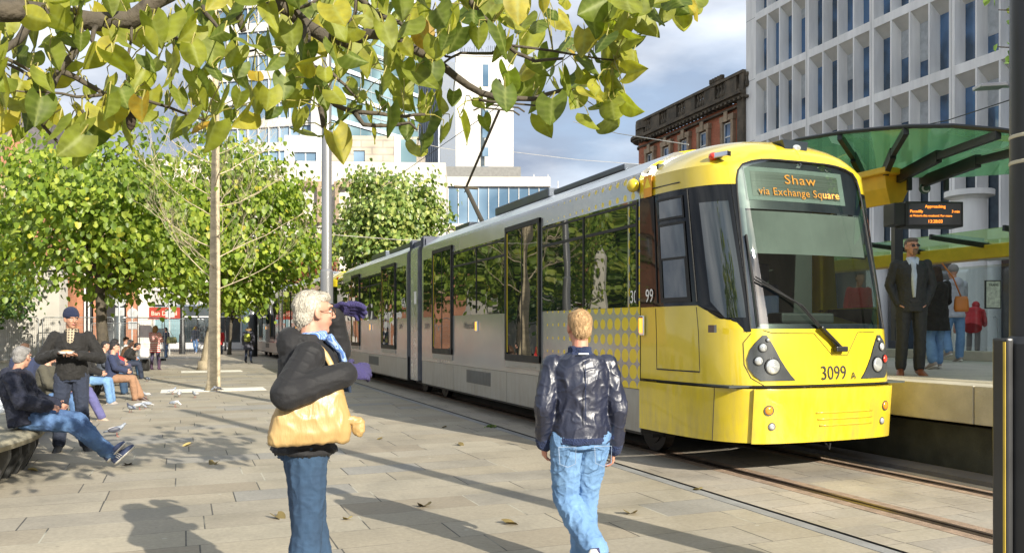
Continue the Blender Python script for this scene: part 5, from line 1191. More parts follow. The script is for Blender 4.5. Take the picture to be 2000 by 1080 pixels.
# =====================================================================  PEOPLE
def skin_mat(n, c): return mat(n, c, .5, var=.10, vscale=14, bump=.08, bscale=120, spec=.4)
SK = skin_mat('skin_fair', (.56, .30, .21)); SKT = skin_mat('skin_tan', (.44, .23, .15)); LIP = mat('lips', (.36, .12, .10), .45); EYE = mat('eye_white', (.6, .58, .55), .2); IRIS = mat('iris_dark', (.02, .015, .01), .15); BROW = mat('brow', (.10, .07, .05), .9)
def cloth(n, c, rough=.85, var=.16, vs=6, b=.35, bs=220, **k): return mat(n, c, rough, var=var, vscale=vs, bump=b, bscale=bs, sheen=.04, **k)
JEAN = mat('jeans_light', (.19, .34, .56), .85, col2=(.11, .22, .41), vscale=5, bump=.4, bscale=260, detail=7); JEAND = mat('jeans_dark', (.035, .075, .14), .85, col2=(.022, .05, .10), vscale=6, bump=.4, bscale=260)
JEANM = mat('jeans_mid', (.10, .19, .36), .85, col2=(.05, .10, .22), vscale=6, bump=.4, bscale=260)
def V3(*a): return Vector(a)
def rotz(a): return Matrix.Rotation(a, 3, 'Z')
STD = dict(pel=(0, 0, .95), chest=(0, .01, 1.28), neck=(0, -.01, 1.47), head=(0, .035, 1.635),
 shL=(-.185, -.01, 1.42), shR=(.185, -.01, 1.42), elL=(-.235, -.03, 1.13), elR=(.235, -.03, 1.13), wrL=(-.235, .07, .90), wrR=(.235, .07, .90),
 hiL=(-.09, 0, .92), hiR=(.09, 0, .92), knL=(-.10, .02, .50), knR=(.10, .02, .50), anL=(-.10, -.03, .09), anR=(.10, -.03, .09))
SIT = dict(pel=(0, 0, .56), chest=(0, .02, .88), neck=(0, .03, 1.07), head=(0, .07, 1.23),
 shL=(-.18, .02, 1.02), shR=(.18, .02, 1.02), elL=(-.23, .10, .78), elR=(.23, .10, .78), wrL=(-.10, .30, .70), wrR=(.10, .30, .70),
 hiL=(-.09, .03, .54), hiR=(.09, .03, .54), knL=(-.11, .44, .53), knR=(.11, .44, .53), anL=(-.11, .50, .09), anR=(.11, .50, .09))
def hand(mb, wr, d, palm_n, side, curl=.5, sc=1., r=.0088):
    # d: direction of the fingers, palm_n: where the palm looks, side: +1 right hand, -1 left
    d = d.normalized(); n = (palm_n-d*palm_n.dot(d)).normalized(); x = d.cross(n)*side      # x points to the thumb side
    mb.loft([(wr-d*.02, x*.026*sc, n*.020*sc), (wr+d*.02*sc, x*.030*sc, n*.017*sc), (wr+d*.055*sc, x*.040*sc, n*.015*sc), (wr+d*.092*sc, x*.040*sc, n*.013*sc)], n=12)
    for k, (o_, L) in enumerate(((.031, .072), (.010, .080), (-.011, .074), (-.031, .058))):
        p = wr+d*(.085 if k != 3 else .078)*sc+x*o_*sc; a = 0; rr = r*sc*(1 if k < 3 else .9)
        for j, f in enumerate((.45, .31, .24)):
            a += curl*(.55+.12*k)*(1 if j else .8); q = p+(d*math.cos(a)+n*math.sin(a)+x*o_*.8*(0 if j else 1))*L*f*sc; mb.cap(p, q, rr*(1-.08*j), rr*(.95-.08*j), 8); p = q
    p = wr+d*.025*sc+x*.028*sc; q = p+(d*.62+x*.75+n*.25).normalized()*.042*sc; mb.cap(p, q, .0125*sc, .0105*sc, 8); q2 = q+(d*.85+x*.2+n*(.3+curl*.5)).normalized()*.034*sc; mb.cap(q, q2, .0105*sc, .009*sc, 8)
def head_mb(mb, hc, F, Up, k=1., chin=0):
    F = F.normalized(); X = F.cross(Up).normalized(); U = X.cross(F); M = Matrix((X, F, U)).transposed()
    P = lambda x, y, z: hc+M @ V3(x, y, z)*k
    mb.ell(P(0, -.012, .03), (.074*k, .094*k, .088*k), M, 16, 12); mb.ell(P(0, .022, -.02), (.062*k, .070*k, .078*k), M, 14, 10)
    mb.ell(P(0, .030, -.066), (.046*k, .052*k, .042*k), M, 12, 8); mb.ell(P(0, .062, -.088), (.024*k, .022*k, .018*k), M, 10, 8)
    mb.cap(P(0, .088, .022), P(0, .106, -.014), .009*k, .0145*k, 8); mb.ell(P(.012, .098, -.018), (.009*k,)*3, M, 8, 6); mb.ell(P(-.012, .098, -.018), (.009*k,)*3, M, 8, 6)
    mb.ell(P(0, .078, .040), (.055*k, .020*k, .012*k), M, 10, 6)           # brow ridge
    mb.ell(P(.036, .068, -.014), (.020*k, .018*k, .016*k), M, 8, 6); mb.ell(P(-.036, .068, -.014), (.020*k, .018*k, .016*k), M, 8, 6)
    mb.ell(P(0, .086, -.045), (.024*k, .012*k, .006*k), M, 8, 6); mb.ell(P(0, .084, -.056), (.020*k, .012*k, .007*k), M, 8, 6)
    for s_ in (1, -1):
        mb.ell(P(.076*s_, -.006, .002), (.009*k, .020*k, .033*k), M @ Matrix.Rotation(.3*s_, 3, 'Z'), 8, 8); mb.ell(P(.073*s_, .004, -.022), (.008*k, .010*k, .012*k), M, 6, 6)
    return P, M
def figure(name_label, loc, yaw, J=None, base=STD, h=1.75, look=None, up=None, vox=.012, skin=SK, top=None, legs=None, shoe=None, hair=None, hands=None, group=None, width=1., detail=0, skirt=None, zoff=0, faceparts=True, sock=None):
    """top = dict(m, pad, hem, ...); legs = dict(m, pad, flare); joints are metres for a 1.75 m person facing +y"""
    root = thing('person', name_label, 'person', loc, yaw, group)
    k = h/1.75; j = {a: Vector(b) for a, b in base.items()}
    for a, b in (J or {}).items(): j[a] = Vector(b)
    j = {a: b*k for a, b in j.items()}
    F = Vector(look) if look else V3(0, 1, 0); Up = Vector(up) if up else V3(0, 0, 1)
    sx = (j['shR']-j['shL']).normalized(); hx = (j['hiR']-j['hiL']).normalized(); sp = (j['neck']-j['pel']).normalized()
    wd = width*k
    def front(x, s): f = s.cross(x); return f.normalized()
    fx = front(sx, sp); fh = front(hx, sp)
    def torso(mb, pad, top_=True, hem=None, belly=0, sh=1.):
        pel, ch, nk = j['pel'], j['chest'], j['neck']; w_ = pel.lerp(ch, .5)
        rg = []
        if hem is not None:
            for f_, sc_ in ((1., hem[1]), (.5, (1+hem[1])/2)): rg.append((pel-sp*hem[0]*f_*k, hx*(.155*wd+pad)*sc_, fh*(.115*wd+pad)*sc_))
        rg += [(pel-sp*.07*k, hx*(.150*wd+pad), fh*(.108*wd+pad)), (pel+sp*.03*k, hx*(.155*wd+pad), fh*(.110*wd+pad+belly*.5)), (w_, (hx+sx)/2*(.140*wd+pad), (fh+fx)/2*(.100*wd+pad+belly)),
          (ch, sx*(.160*wd+pad), fx*(.112*wd+pad)), (ch.lerp(nk, .45), sx*(.165*wd+pad), fx*(.105*wd+pad)), (ch.lerp(nk, .8), sx*(.125*wd+pad)*sh, fx*(.085*wd+pad)), (nk, sx*(.065*wd+pad*.8), fx*(.062*wd+pad*.8))]
        mb.loft(rg, n=20)
    def arms(mb, pad, to=1., cuff=0):
        for s_ in 'LR':
            a, b, c = j['sh'+s_], j['el'+s_], j['wr'+s_]; inn = j['chest'].lerp(j['neck'], .6)
            mb.cap(inn.lerp(a, .3), a-V3(0, 0, .012), .048*k+pad*.6, .046*k+pad*.7); mb.cap(a, b, .047*k+pad*.85, .038*k+pad); e_ = b.lerp(c, to); mb.cap(b, e_, .038*k+pad, .027*k+pad*.9+cuff)
    def legs_(mb, pad, to=1., flare=0., knee=0):
        for s_ in 'LR':
            a, b, c = j['hi'+s_], j['kn'+s_], j['an'+s_]
            mb.cap(j['pel'].lerp(a, .5), a, .085*wd+pad, .088*wd+pad); mid = a.lerp(b, .45); mb.cap(a, mid, .088*wd+pad, .074*wd+pad); mb.cap(mid, b, .074*wd+pad, .054*wd+pad+knee)
            m2 = b.lerp(c, .4); mb.cap(b, m2, .054*wd+pad+knee, .052*wd+pad+flare*.5); mb.cap(m2, b.lerp(c, to), .052*wd+pad+flare*.5, .036*wd+pad+flare)
    def feet(mb, pad=0, lift=0):
        for s_ in 'LR':
            an = j['an'+s_]; t = j.get('toe'+s_)
            d = (t-an) if t is not None else V3(0, .17, -.055)*k
            d = d.normalized(); xx = d.cross(V3(0, 0, 1)); xx = xx.normalized() if xx.length > .1 else V3(1, 0, 0); zz = xx.cross(d)
            heel = an-d*.045*k-zz*.045*k
            yield an, d, xx, zz, heel
    # body: one continuous surface
    mb = MB(); torso(mb, 0); arms(mb, 0); legs_(mb, 0)
    P, M = head_mb(mb, j['head'], F, Up, k); mb.cap(j['neck']-V3(0, 0, .03), j['head']-M @ V3(0, .02, .06)*k, .056*k, .052*k)
    hs = hands or {}
    for s_, sg in (('L', -1), ('R', 1)):
        fd = (j['wr'+s_]-j['el'+s_]).normalized(); q = hs.get(s_, {})
        if q.get('none'): continue
        hand(mb, j['wr'+s_], Vector(q.get('d', fd)), Vector(q.get('n', (-sg*1., 0, 0))), sg, q.get('curl', .45), k*1.03)
    for an, d, xx, zz, heel in feet(mb): mb.loft([(heel, xx*.028*k, zz*.03*k), (heel+d*.05*k, xx*.035*k, zz*.04*k), (heel+d*.15*k-zz*.006, xx*.042*k, zz*.028*k), (heel+d*.24*k-zz*.012, xx*.03*k, zz*.014*k)], n=10)
    lipc = P(0, .092, -.05)
    def post(c): return 1 if (c-lipc).length < .021*k and c.z < lipc.z+.008*k and (c-P(0, .06, -.05)).length > .026*k else 0
    body = solid('body', mb, vox, [skin, LIP], root, 3 if vox < .009 else 2, None, post if vox < .009 else None)
    if faceparts and vox < .012:
        for s_ in (1, -1):
            e = MB().ell(P(.030*s_, .075, .012), (.0125*k, .010*k, .008*k), M, 10, 8).build('eye', EYE, root, True); MB().ell(P(.030*s_, .0835, .012), (.0055*k, .003*k, .0055*k), M, 8, 6).build('iris', IRIS, e, True)
            MB().loft([(P(.012*s_, .088, .032), M @ V3(0, .003, 0), M @ V3(0, 0, .004)), (P(.032*s_, .086, .037), M @ V3(0, .003, 0), M @ V3(0, 0, .005)), (P(.052*s_, .070, .030), M @ V3(0, .003, 0), M @ V3(0, 0, .003))], n=6).build('eyebrow', BROW, root, True)
    parts = {}
    seed = abs(hash(name_label)) % 100 if False else sum(map(ord, name_label)) % 97
    v2 = vox*1.15
    if legs:
        mb = MB(); torso_b = [(j['pel']-sp*.09*k, hx*(.140*wd+legs.get('pad', .012)), fh*(.105*wd+legs.get('pad', .012))), (j['pel']+sp*.07*k, hx*(.145*wd+.008), fh*(.105*wd+.008))]
        mb.loft(torso_b, n=16); legs_(mb, legs.get('pad', .012), legs.get('to', .97), legs.get('flare', .012), legs.get('knee', 0))
        parts['legs'] = solid(legs.get('name', 'trousers'), mb, v2, legs['m'], root, 2, fold(legs.get('wr', .006), 11, (1, 1, .8), seed) if vox < .02 else None)
    if skirt:
        mb = MB(); z1 = skirt['len']; mb.loft([(j['pel']+sp*.08*k, hx*(.15*wd+.02), fh*(.11*wd+.02)), (j['pel']-sp*.1*k, hx*(.17*wd+.02), fh*(.13*wd+.02)), (j['pel']-sp*z1*k, hx*(.19*wd+.03), fh*(.15*wd+.03))], n=18)
        solid('coat_skirt', mb, v2, skirt['m'], root, 2, fold(.006, 8, (1, 1, .3), seed))
    if top:
        pad = top.get('pad', .02); mb = MB(); torso(mb, pad, hem=top.get('hem'), belly=top.get('belly', .0)); arms(mb, pad*top.get('apad', .8), top.get('to', .97), top.get('cuff', .004))
        if top.get('collar'): mb.loft([(j['neck']-sp*.02, sx*.085*k, fx*.085*k), (j['neck']+sp*.045*k+V3(0, 0, 0), sx*.078*k, fx*.08*k)], n=14)
        if top.get('hood'): 
            bk_ = j['neck']-fx*.09*k; mb.ell(bk_-V3(0, 0, .02), (.115*k, .075*k, .10*k), Matrix((sx, fx, V3(0, 0, 1))).transposed(), 14, 10); mb.loft([(j['neck']-V3(0, 0, .03), sx*.105*k, fx*.10*k), (j['neck']+V3(0, 0, .045)*k-fx*.01, sx*.090*k, fx*.09*k)], n=14)
        parts['top'] = solid(top.get('name', 'jacket'), mb, v2, top['m'], root, top.get('sm', 2), fold(top.get('wr', .008), top.get('wsc', 9), top.get('wst', (1, 1, .9)), seed) if vox < .02 else None, top.get('post') and (lambda c, T_=j: top['post'](c, T_)))
    if shoe:
        for (an, d, xx, zz, heel) in feet(None):
            mb = MB(); mb.loft([(heel-d*.012, xx*.026*k, zz*.034*k), (heel+d*.02*k+zz*.012, xx*.040*k, zz*.050*k), (heel+d*.08*k+zz*.012, xx*.043*k, zz*.052*k), (heel+d*.16*k-zz*.004, xx*.050*k, zz*.036*k), (heel+d*.235*k-zz*.010, xx*.043*k, zz*.026*k), (heel+d*.268*k-zz*.014, xx*.022*k, zz*.014*k)], n=14)
            if shoe.get('boot'): mb.cap(an+(0*d), an+(j['knL']-j['anL']).normalized()*shoe['boot'], .055*k, .062*k)
            so = mb.build('shoe' if not shoe.get('boot') else 'boot', shoe['m'], root, True); c0 = heel-zz*.036*k
            if shoe.get('sole'):
                MB().loft([(c0-d*.018*k, xx*.02*k, zz*.012*k), (c0+d*.02*k, xx*.041*k, zz*.013*k), (c0+d*.15*k, xx*.051*k, zz*.011*k), (c0+d*.24*k, xx*.044*k, zz*.010*k), (c0+d*.276*k+zz*.004, xx*.02*k, zz*.007*k)], n=14).build('sole', shoe['sole'], so, True)
            if shoe.get('stripe'):
                for i in range(3):
                    for sg in (1, -1): MB().beam(heel+d*(.075+.022*i)*k+xx*.050*sg*k-zz*.02*k, heel+d*(.055+.022*i)*k+xx*.044*sg*k+zz*.045*k, .008, .008).build('stripe', shoe['stripe'], so)
    if hair:
        mb = MB(); st = hair.get('st', 'short')
        if st in ('short', 'long', 'bald'):
            v = hair.get('v', 0.)
            mb.ell(P(0, -.022, .040+v), (.080*k, .096*k, .088*k), M, 16, 12)
            if st != 'bald': mb.ell(P(0, .030, .085+v), (.066*k, .058*k, .036*k), M, 12, 8)
            mb.ell(P(0, -.055, -.015), (.066*k, .060*k, .060*k), M, 12, 8)
        if st == 'long':
            L = hair.get('len', .22); mb.ell(P(0, -.05, -.03), (.088*k, .065*k, .09*k), M, 12, 8)
            mb.loft([(P(0, -.05, .02), M @ V3(.085, 0, 0)*k, M @ V3(0, .06, 0)*k), (P(0, -.065, -.08), M @ V3(.10, 0, 0)*k, M @ V3(0, .05, 0)*k), (P(0, -.07, -.08-L*.6), M @ V3(.10, 0, 0)*k, M @ V3(0, .035, 0)*k), (P(0, -.06, -.08-L), M @ V3(.07, 0, 0)*k, M @ V3(0, .02, 0)*k)], n=14)
            for s_ in (1, -1): mb.ell(P(.074*s_, .0, -.02), (.022*k, .05*k, .09*k), M, 8, 8)
        if st == 'beanie':
            mb.ell(P(0, -.015, .066), (.088*k, .108*k, .098*k), M, 16, 12); mb.loft([(P(0, -.012, .035), M @ V3(.090, 0, 0)*k, M @ V3(0, .110, .0)*k), (P(0, -.012, .075), M @ V3(.091, 0, 0)*k, M @ V3(0, .111, .0)*k)], n=18)
        if st == 'hoodup':
            mb.ell(P(0, -.025, .025), (.10*k, .118*k, .125*k), M, 16, 12); mb.ell(P(0, -.06, -.08), (.10*k, .08*k, .08*k), M, 12, 8)
        cut = hair.get('cut', .072)
        nm = {'beanie': 'beanie', 'hoodup': 'hood'}.get(st, 'hair')
        ho = solid(nm, mb, max(v2*.8, .006), hair['m'], root, 3, (lambda p: .0022*noise.noise(Vector((p.x*60, p.y*60, p.z*18)))+.0015*noise.noise(Vector((p.x*120, p.y*120, p.z*30)))) if st in ('short', 'long') else fold(.003, 14, (1, 1, 1), 2))
        if st == 'short' and hair.get('side', 1):
            # trim what would hang over the face
            bm = bmesh.new(); bm.from_mesh(ho.data); Mi = M.transposed(); dl = []
            for v_ in bm.verts:
                q = Mi @ (v_.co-j['head'])/k
                if (q.y > cut-.1 and q.z < .062 and q.y > .0-.0+.02*0) and (q.y > .012): dl.append(v_)
            bmesh.ops.delete(bm, geom=dl, context='VERTS'); bm.to_mesh(ho.data); bm.free()
        parts['hair'] = ho
    root['_k'] = k; del root['_k']
    return root, j, P, M, parts
def glasses(root, P, M, k=1., m=None, lensm=None):
    q = MB()
    for s_ in (1, -1):
        c = P(.031*s_, .098, .010); pts = [c+M @ V3(.024*math.cos(a), 0, .017*math.sin(a)) for a in [i*math.pi/6 for i in range(13)]]
        q.tube(pts, .0018, 5); q.tube([P(.056*s_, .094, .016), P(.078*s_, .05, .016), P(.08*s_, -.01, .010)], .002, 5)
        if lensm: q.ell(c, (.024, .003, .017), M, 10, 6)
    q.tube([P(-.008, .100, .014), P(.008, .100, .014)], .0018, 5)
    return q.build('glasses', m, root, True)

def strands(ho, root, m, n, L, lean, seed=1, w_=.0016, jit=.35):
    rs = random.Random(seed); me = ho.data; ps = me.polygons; q = MB()
    ar = [p.area for p in ps]; idx = rs.choices(range(len(ps)), ar, k=n)
    for i in idx:
        p = ps[i]; a = p.center.copy(); nn = p.normal.copy(); d = (nn*.35+Vector(lean)-nn*Vector(lean).dot(nn)*.8+Vector((rs.uniform(-1, 1), rs.uniform(-1, 1), rs.uniform(-1, 1)))*jit).normalized()
        l = L*rs.uniform(.5, 1.2); x = d.cross(nn); x = x.normalized()*w_ if x.length > 1e-4 else Vector((w_, 0, 0)); mid = a+d*l*.55+nn*l*.12; q.add([a-x, a+x, mid+x*.7, mid-x*.7, a+d*l+Vector((0, 0, -.15*l))], [(0, 1, 2, 3), (3, 2, 4)])
    return q.build('loose_hair', m, ho, recalc=False)
# ---------- A: white haired man shading his eyes, tan bag on his shoulder
blackq = cloth('black_quilt', (.009, .009, .011), .78, vs=9, b=.15, bs=90); glovem = cloth('purple_wool', (.055, .045, .17), .95, b=1., bs=160)
whair = mat('white_hair', (.52, .48, .40), .55, var=.25, vscale=30, bump=.9, bscale=110, stretch=(1, 1, .3))
def knit_post(c, T_): return 0
A_, j, P, M, pt = figure('white haired man in a black coat shading his eyes with a purple glove', (-1.12, 4.42, 0), R(-68), dict(
  pel=(0, 0, .97), chest=(0, .02, 1.30), neck=(0, .02, 1.485), head=(0, .05, 1.635), shL=(-.19, .02, 1.43), shR=(.19, 0, 1.42), elL=(-.31, .225, 1.43), wrL=(-.25, .185, 1.65),
  elR=(.345, -.13, 1.24), wrR=(.27, .18, 1.335), hiL=(-.09, 0, .93), hiR=(.09, 0, .93), knL=(-.12, .06, .50), knR=(.10, .0, .50), anL=(-.15, .10, .09), anR=(.11, -.05, .09)),
  h=1.80, look=(-.18, 1, .0), vox=.0062, skin=SK, width=1.06,
  top=dict(m=blackq, pad=.042, hem=(.05, 1.08), wr=.009, wsc=5, wst=(1, 1, 1.1), hood=True, name='coat', to=.93, apad=1.0, sm=2),
  legs=dict(m=JEAND, pad=.020, flare=.026, wr=.008), shoe=dict(m=mat('brown_leather', (.12, .06, .03), .5)), hair=dict(m=whair, st='short', cut=.08),
  hands=dict(L=dict(none=True), R=dict(none=True)))
k = 1.8/1.75
for s_, sg, d, n_ in (('L', -1, V3(.10, .8, .16), V3(.55, -.25, -.8)), ('R', 1, V3(-.45, .85, .05), V3(-.8, -.3, -.5))):
    mb = MB(); hand(mb, j['wr'+s_]-d.normalized()*.01, d, n_, sg, .62 if sg < 0 else .45, 1.32 if sg < 0 else 1.22, .0155 if sg < 0 else .0125); fd = (j['wr'+s_]-j['el'+s_]).normalized(); mb.cap(j['wr'+s_]-fd*.05, j['wr'+s_]+d.normalized()*.01, .040, .036)
    solid('glove', mb, .005, glovem, A_, 2)
strands(pt['hair'], A_, whair, 1500, .013, (0, -.5, -.8), 3, .0013, .15)
glasses(A_, P, M, 1, mat('specs_brown', (.15, .08, .04), .3))
scm, nt, b = new_mat('scarf_stripes'); tc = node(nt, 'ShaderNodeTexCoord'); wv = node(nt, 'ShaderNodeTexWave', {0: tc.outputs['Object'], 'Scale': 34., 'Distortion': .6}, bands_direction='X'); r_ = node(nt, 'ShaderNodeValToRGB', {0: wv.outputs[0]})
r_.color_ramp.elements[0].color = c4((.07, .15, .40)); r_.color_ramp.elements[1].color = c4((.30, .42, .66)); r_.color_ramp.elements[0].position = .35; r_.color_ramp.elements[1].position = .6; nt.links.new(r_.outputs[0], b.inputs['Base Color']); b.inputs['Roughness'].default_value = .95
mb = MB(); nk = j['neck']
mb.loft([(nk+V3(0, .005, .0), V3(.09, 0, 0), V3(0, .088, .02)), (nk+V3(0, .01, .03), V3(.09, 0, 0), V3(0, .09, .02)), (nk+V3(0, .01, .055), V3(.078, 0, 0), V3(0, .08, .01))], n=18)
mb.loft([(nk+V3(.07, .09, .03), V3(.045, 0, 0), V3(0, .02, .02)), (nk+V3(.06, .165, -.06), V3(.045, 0, 0), V3(0, .022, 0)), (nk+V3(.05, .195, -.16), V3(.045, 0, 0), V3(0, .018, 0)), (nk+V3(.05, .20, -.27), V3(.05, .01, 0), V3(0, .016, 0))], n=12)
solid('scarf', mb, .006, scm, A_, 2, fold(.005, 22, (1, 1, .4), 3))
bagm = mat('tan_canvas', (.50, .345, .15), .42, col2=(.40, .26, .10), vscale=5, bump=.25, bscale=40, stretch=(1, 1, .25))
bg_ = thing('shoulder_bag', 'creased tan canvas shopping bag hanging under the white haired man\'s arm', 'bag', A_.location, R(-68))
def bagshape():
    rings = []
    for z, hw, th, y0 in ((1.02, .185, .045, -.055), (1.03, .20, .060, -.055), (1.08, .205, .074, -.05), (1.16, .190, .070, -.045), (1.25, .165, .055, -.04), (1.335, .145, .040, -.035), (1.35, .138, .025, -.03)):
        rings.append((V3(.262, y0+.045, z-.005), V3(0, hw, -.03 if z < 1 else 0), V3(th, 0, 0), .55))
    return rings
mb = MB(); mb.loft(bagshape(), n=28); solid('bag_body', mb, .007, bagm, bg_, 2, fold(.012, 8, (1, 1, .35), 5))
mb = MB(); mb.ell(V3(.29, .235, 1.09), (.03, .035, .05)).cap(V3(.28, .14, 1.14), V3(.29, .24, 1.12), .02, .025); solid('knotted_corner', mb, .007, bagm, bg_, 1, fold(.008, 20, (1, 1, 1), 1))
sh = j['shR']
mb = MB(); path = [V3(.262, -.15, 1.26), V3(.255, -.10, 1.36), V3(.215, -.04, 1.49), V3(.175, .0, 1.535), V3(.20, .07, 1.49), V3(.235, .12, 1.38), V3(.255, .14, 1.27)]
def strap(mb, path, w_=.016, t_=.005):
    for _ in range(2):
        q = [path[0]]
        for a, b in zip(path, path[1:]): q += [a.lerp(b, .25), a.lerp(b, .75)]
        path = q+[path[-1]]
    mb.loft([(p, V3(0, w_, 0) if False else (path[min(i+1, len(path)-1)]-path[max(0, i-1)]).normalized().cross(V3(1, 0, .2)).normalized()*w_, V3(1, 0, .3).normalized()*t_) for i, p in enumerate(path)], n=8)
strap(mb, path); mb.build('strap', bagm, bg_, True)
MB().ell(j['wr' 'R']+V3(.045, -.05, 0), (.004, .012, .012), None, 10, 6).build('cuff_button', chrome, A_, True)

# ---------- B: man walking away in a shiny navy bomber jacket
lea = mat('navy_leather', (.014, .018, .040), .40, var=.2, vscale=5, bump=.12, bscale=60, coat=.0, spec=.8); rib_ = cloth('navy_rib', (.02, .035, .10), .9, b=1., bs=120)
ging = mat('ginger_hair', (.56, .36, .18), .6, var=.3, vscale=30, bump=.9, bscale=120, stretch=(1, 1, .35))
def ribpost(c, T_): return 1 if (c.z < T_['pel'].z-.015 and abs(c.x) < .22 and c.z > T_['pel'].z-.5 and (c-T_['wrL']).length > .12 and (c-T_['wrR']).length > .12) or min((c-T_['wrL']).length, (c-T_['wrR']).length) < .075 or (c.z > T_['neck'].z-.005 and abs(c.x) < .115) else 0
B_, j, P, M, pt = figure('ginger haired man walking away in a shiny navy bomber jacket and light jeans', (.44, 5.30, 0), R(8), dict(
  pel=(0, 0, .93), chest=(0, .0, 1.25), neck=(0, .0, 1.45), head=(0, .03, 1.61), shL=(-.185, 0, 1.375), shR=(.185, 0, 1.375), elL=(-.245, -.05, 1.10), elR=(.24, -.05, 1.09), wrL=(-.225, .06, .86), wrR=(.24, .06, .815),
  hiL=(-.085, 0, .90), hiR=(.085, 0, .90), knL=(-.085, .07, .50), knR=(.06, .10, .49), anL=(.07, -.17, .20), anR=(.045, .12, .09), toeL=(.09, -.13, .02), toeR=(.06, .30, .04)),
  h=1.74, look=(-.12, 1, -.05), vox=.0062, skin=mat('skin_ruddy', (.62, .28, .19), .5, var=.1, vscale=14), width=1.08,
  top=dict(m=[lea, rib_], pad=.030, hem=(.055, .97), wr=.013, wsc=7, wst=(1, 1, .8), name='bomber_jacket', to=.97, apad=.9, collar=True, post=ribpost, sm=3),
  legs=dict(m=JEAN, pad=.024, flare=.018, wr=.012), shoe=dict(m=mat('navy_shoe', (.03, .03, .09), .7), sole=mat('sole_white', (.7, .68, .62), .6)), hair=dict(m=ging, st='short', cut=.06),
  hands=dict(L=dict(n=(1, .2, 0), curl=.7), R=dict(n=(-1, .2, 0), curl=.75)))
strands(pt['hair'], B_, ging, 1900, .014, (0, .1, -.9), 4, .0013, .12)
q = MB().tube([V3(0, -.145, 1.40), V3(0, -.162, 1.2), V3(0, -.165, 1.0)], .003, 5); q.build('back_seam', rib_, B_); MB().box(-.035, .03, -.118, -.112, 1.438, 1.446).build('neck_tag', wht, B_)
for s_ in (-1, 1):
    MB().tube([V3(s_*.115-.055, -.150, .86), V3(s_*.115-.05, -.158, .755), V3(s_*.115, -.160, .735), V3(s_*.115+.05, -.158, .755), V3(s_*.115+.055, -.150, .86), V3(s_*.115-.055, -.150, .86)], .0025, 4).build('pocket_stitching', mat('stitch', (.30, .38, .50), .8), B_)

# ---------- C: man in a beanie eating from a tray
blk_cl = cloth('black_jacket', (.011, .010, .009), .8, vs=8); navy_t = cloth('navy_trousers', (.022, .030, .055), .85)
pl_m, nt, b = new_mat('plaid_scarf'); tc = node(nt, 'ShaderNodeTexCoord'); a1 = node(nt, 'ShaderNodeTexWave', {0: tc.outputs['Object'], 'Scale': 9.}, bands_direction='X'); a2 = node(nt, 'ShaderNodeTexWave', {0: tc.outputs['Object'], 'Scale': 9.}, bands_direction='Z')
nt.links.new(mixc(nt, math_(nt, 'GREATER_THAN', math_(nt, 'ADD', a1.outputs[0], a2.outputs[0]), 1.15), (.42, .35, .24), (.07, .055, .045)), b.inputs['Base Color']); b.inputs['Roughness'].default_value = .95
C_, j, P, M, pt = figure('man in a navy beanie and black jacket standing eating from a white tray', (-5.78, 10.75, 0), R(202), dict(
  elL=(-.33, .03, 1.15), elR=(.33, .03, 1.15), wrL=(-.09, .27, 1.20), wrR=(.11, .26, 1.23), knL=(-.12, .02, .5), knR=(.12, .02, .5), anL=(-.15, -.03, .09), anR=(.14, -.03, .09), toeL=(-.22, .14, .035), toeR=(.17, .15, .035)),
  h=1.84, look=(-.55, 1, -.12), vox=.0075, skin=SKT, width=1.02, top=dict(m=blk_cl, pad=.030, hem=(.06, .92), wr=.014, name='jacket', collar=True, to=.9, apad=1.1), legs=dict(m=navy_t, pad=.022, flare=.018, wr=.01),
  shoe=dict(m=mat('black_shoe', (.02, .02, .02), .45)), hair=dict(m=cloth('navy_knit', (.012, .02, .06), .95, b=1., bs=110), st='beanie'), hands=dict(L=dict(d=(.75, .5, .1), n=(0, .1, 1), curl=.35), R=dict(d=(-.7, .55, .05), n=(0, -.3, -1), curl=.9)))
mb = MB(); nk = j['neck']; mb.loft([(nk+V3(0, .01, -.01), V3(.085, 0, 0), V3(0, .085, .02)), (nk+V3(0, .015, .06), V3(.075, 0, 0), V3(0, .08, .0))], n=14); mb.loft([(nk+V3(0, .09, .04), V3(.05, 0, 0), V3(0, .03, 0)), (nk+V3(0, .135, -.10), V3(.045, 0, 0), V3(0, .03, 0)), (nk+V3(0, .145, -.22), V3(.012, 0, 0), V3(0, .02, 0))], n=12)
solid('scarf', mb, .008, pl_m, C_, 2)
tray = thing('food_tray', 'small white food tray held by the man in the navy beanie', 'tray', C_.matrix_basis @ V3(0, 0, 0), R(202))
q = MB().loft([(V3(.02, .345, 1.285), (.075, 0, 0), (0, .05, 0), .5), (V3(.02, .345, 1.315), (.095, 0, 0), (0, .065, 0), .5)], n=16); q.build('tray', mat('tray_white', (.75, .74, .70), .5), tray); MB().ell(V3(.02, .345, 1.315), (.07, .045, .018)).build('food', mat('food', (.45, .25, .10), .7, var=.5, vscale=40), tray, True)
MB().tube([j['elL'].lerp(j['wrL'], .86), j['elL'].lerp(j['wrL'], .99)], .044, 12).build('shirt_cuff', cloth('blue_shirt', (.25, .40, .68)), C_, True)

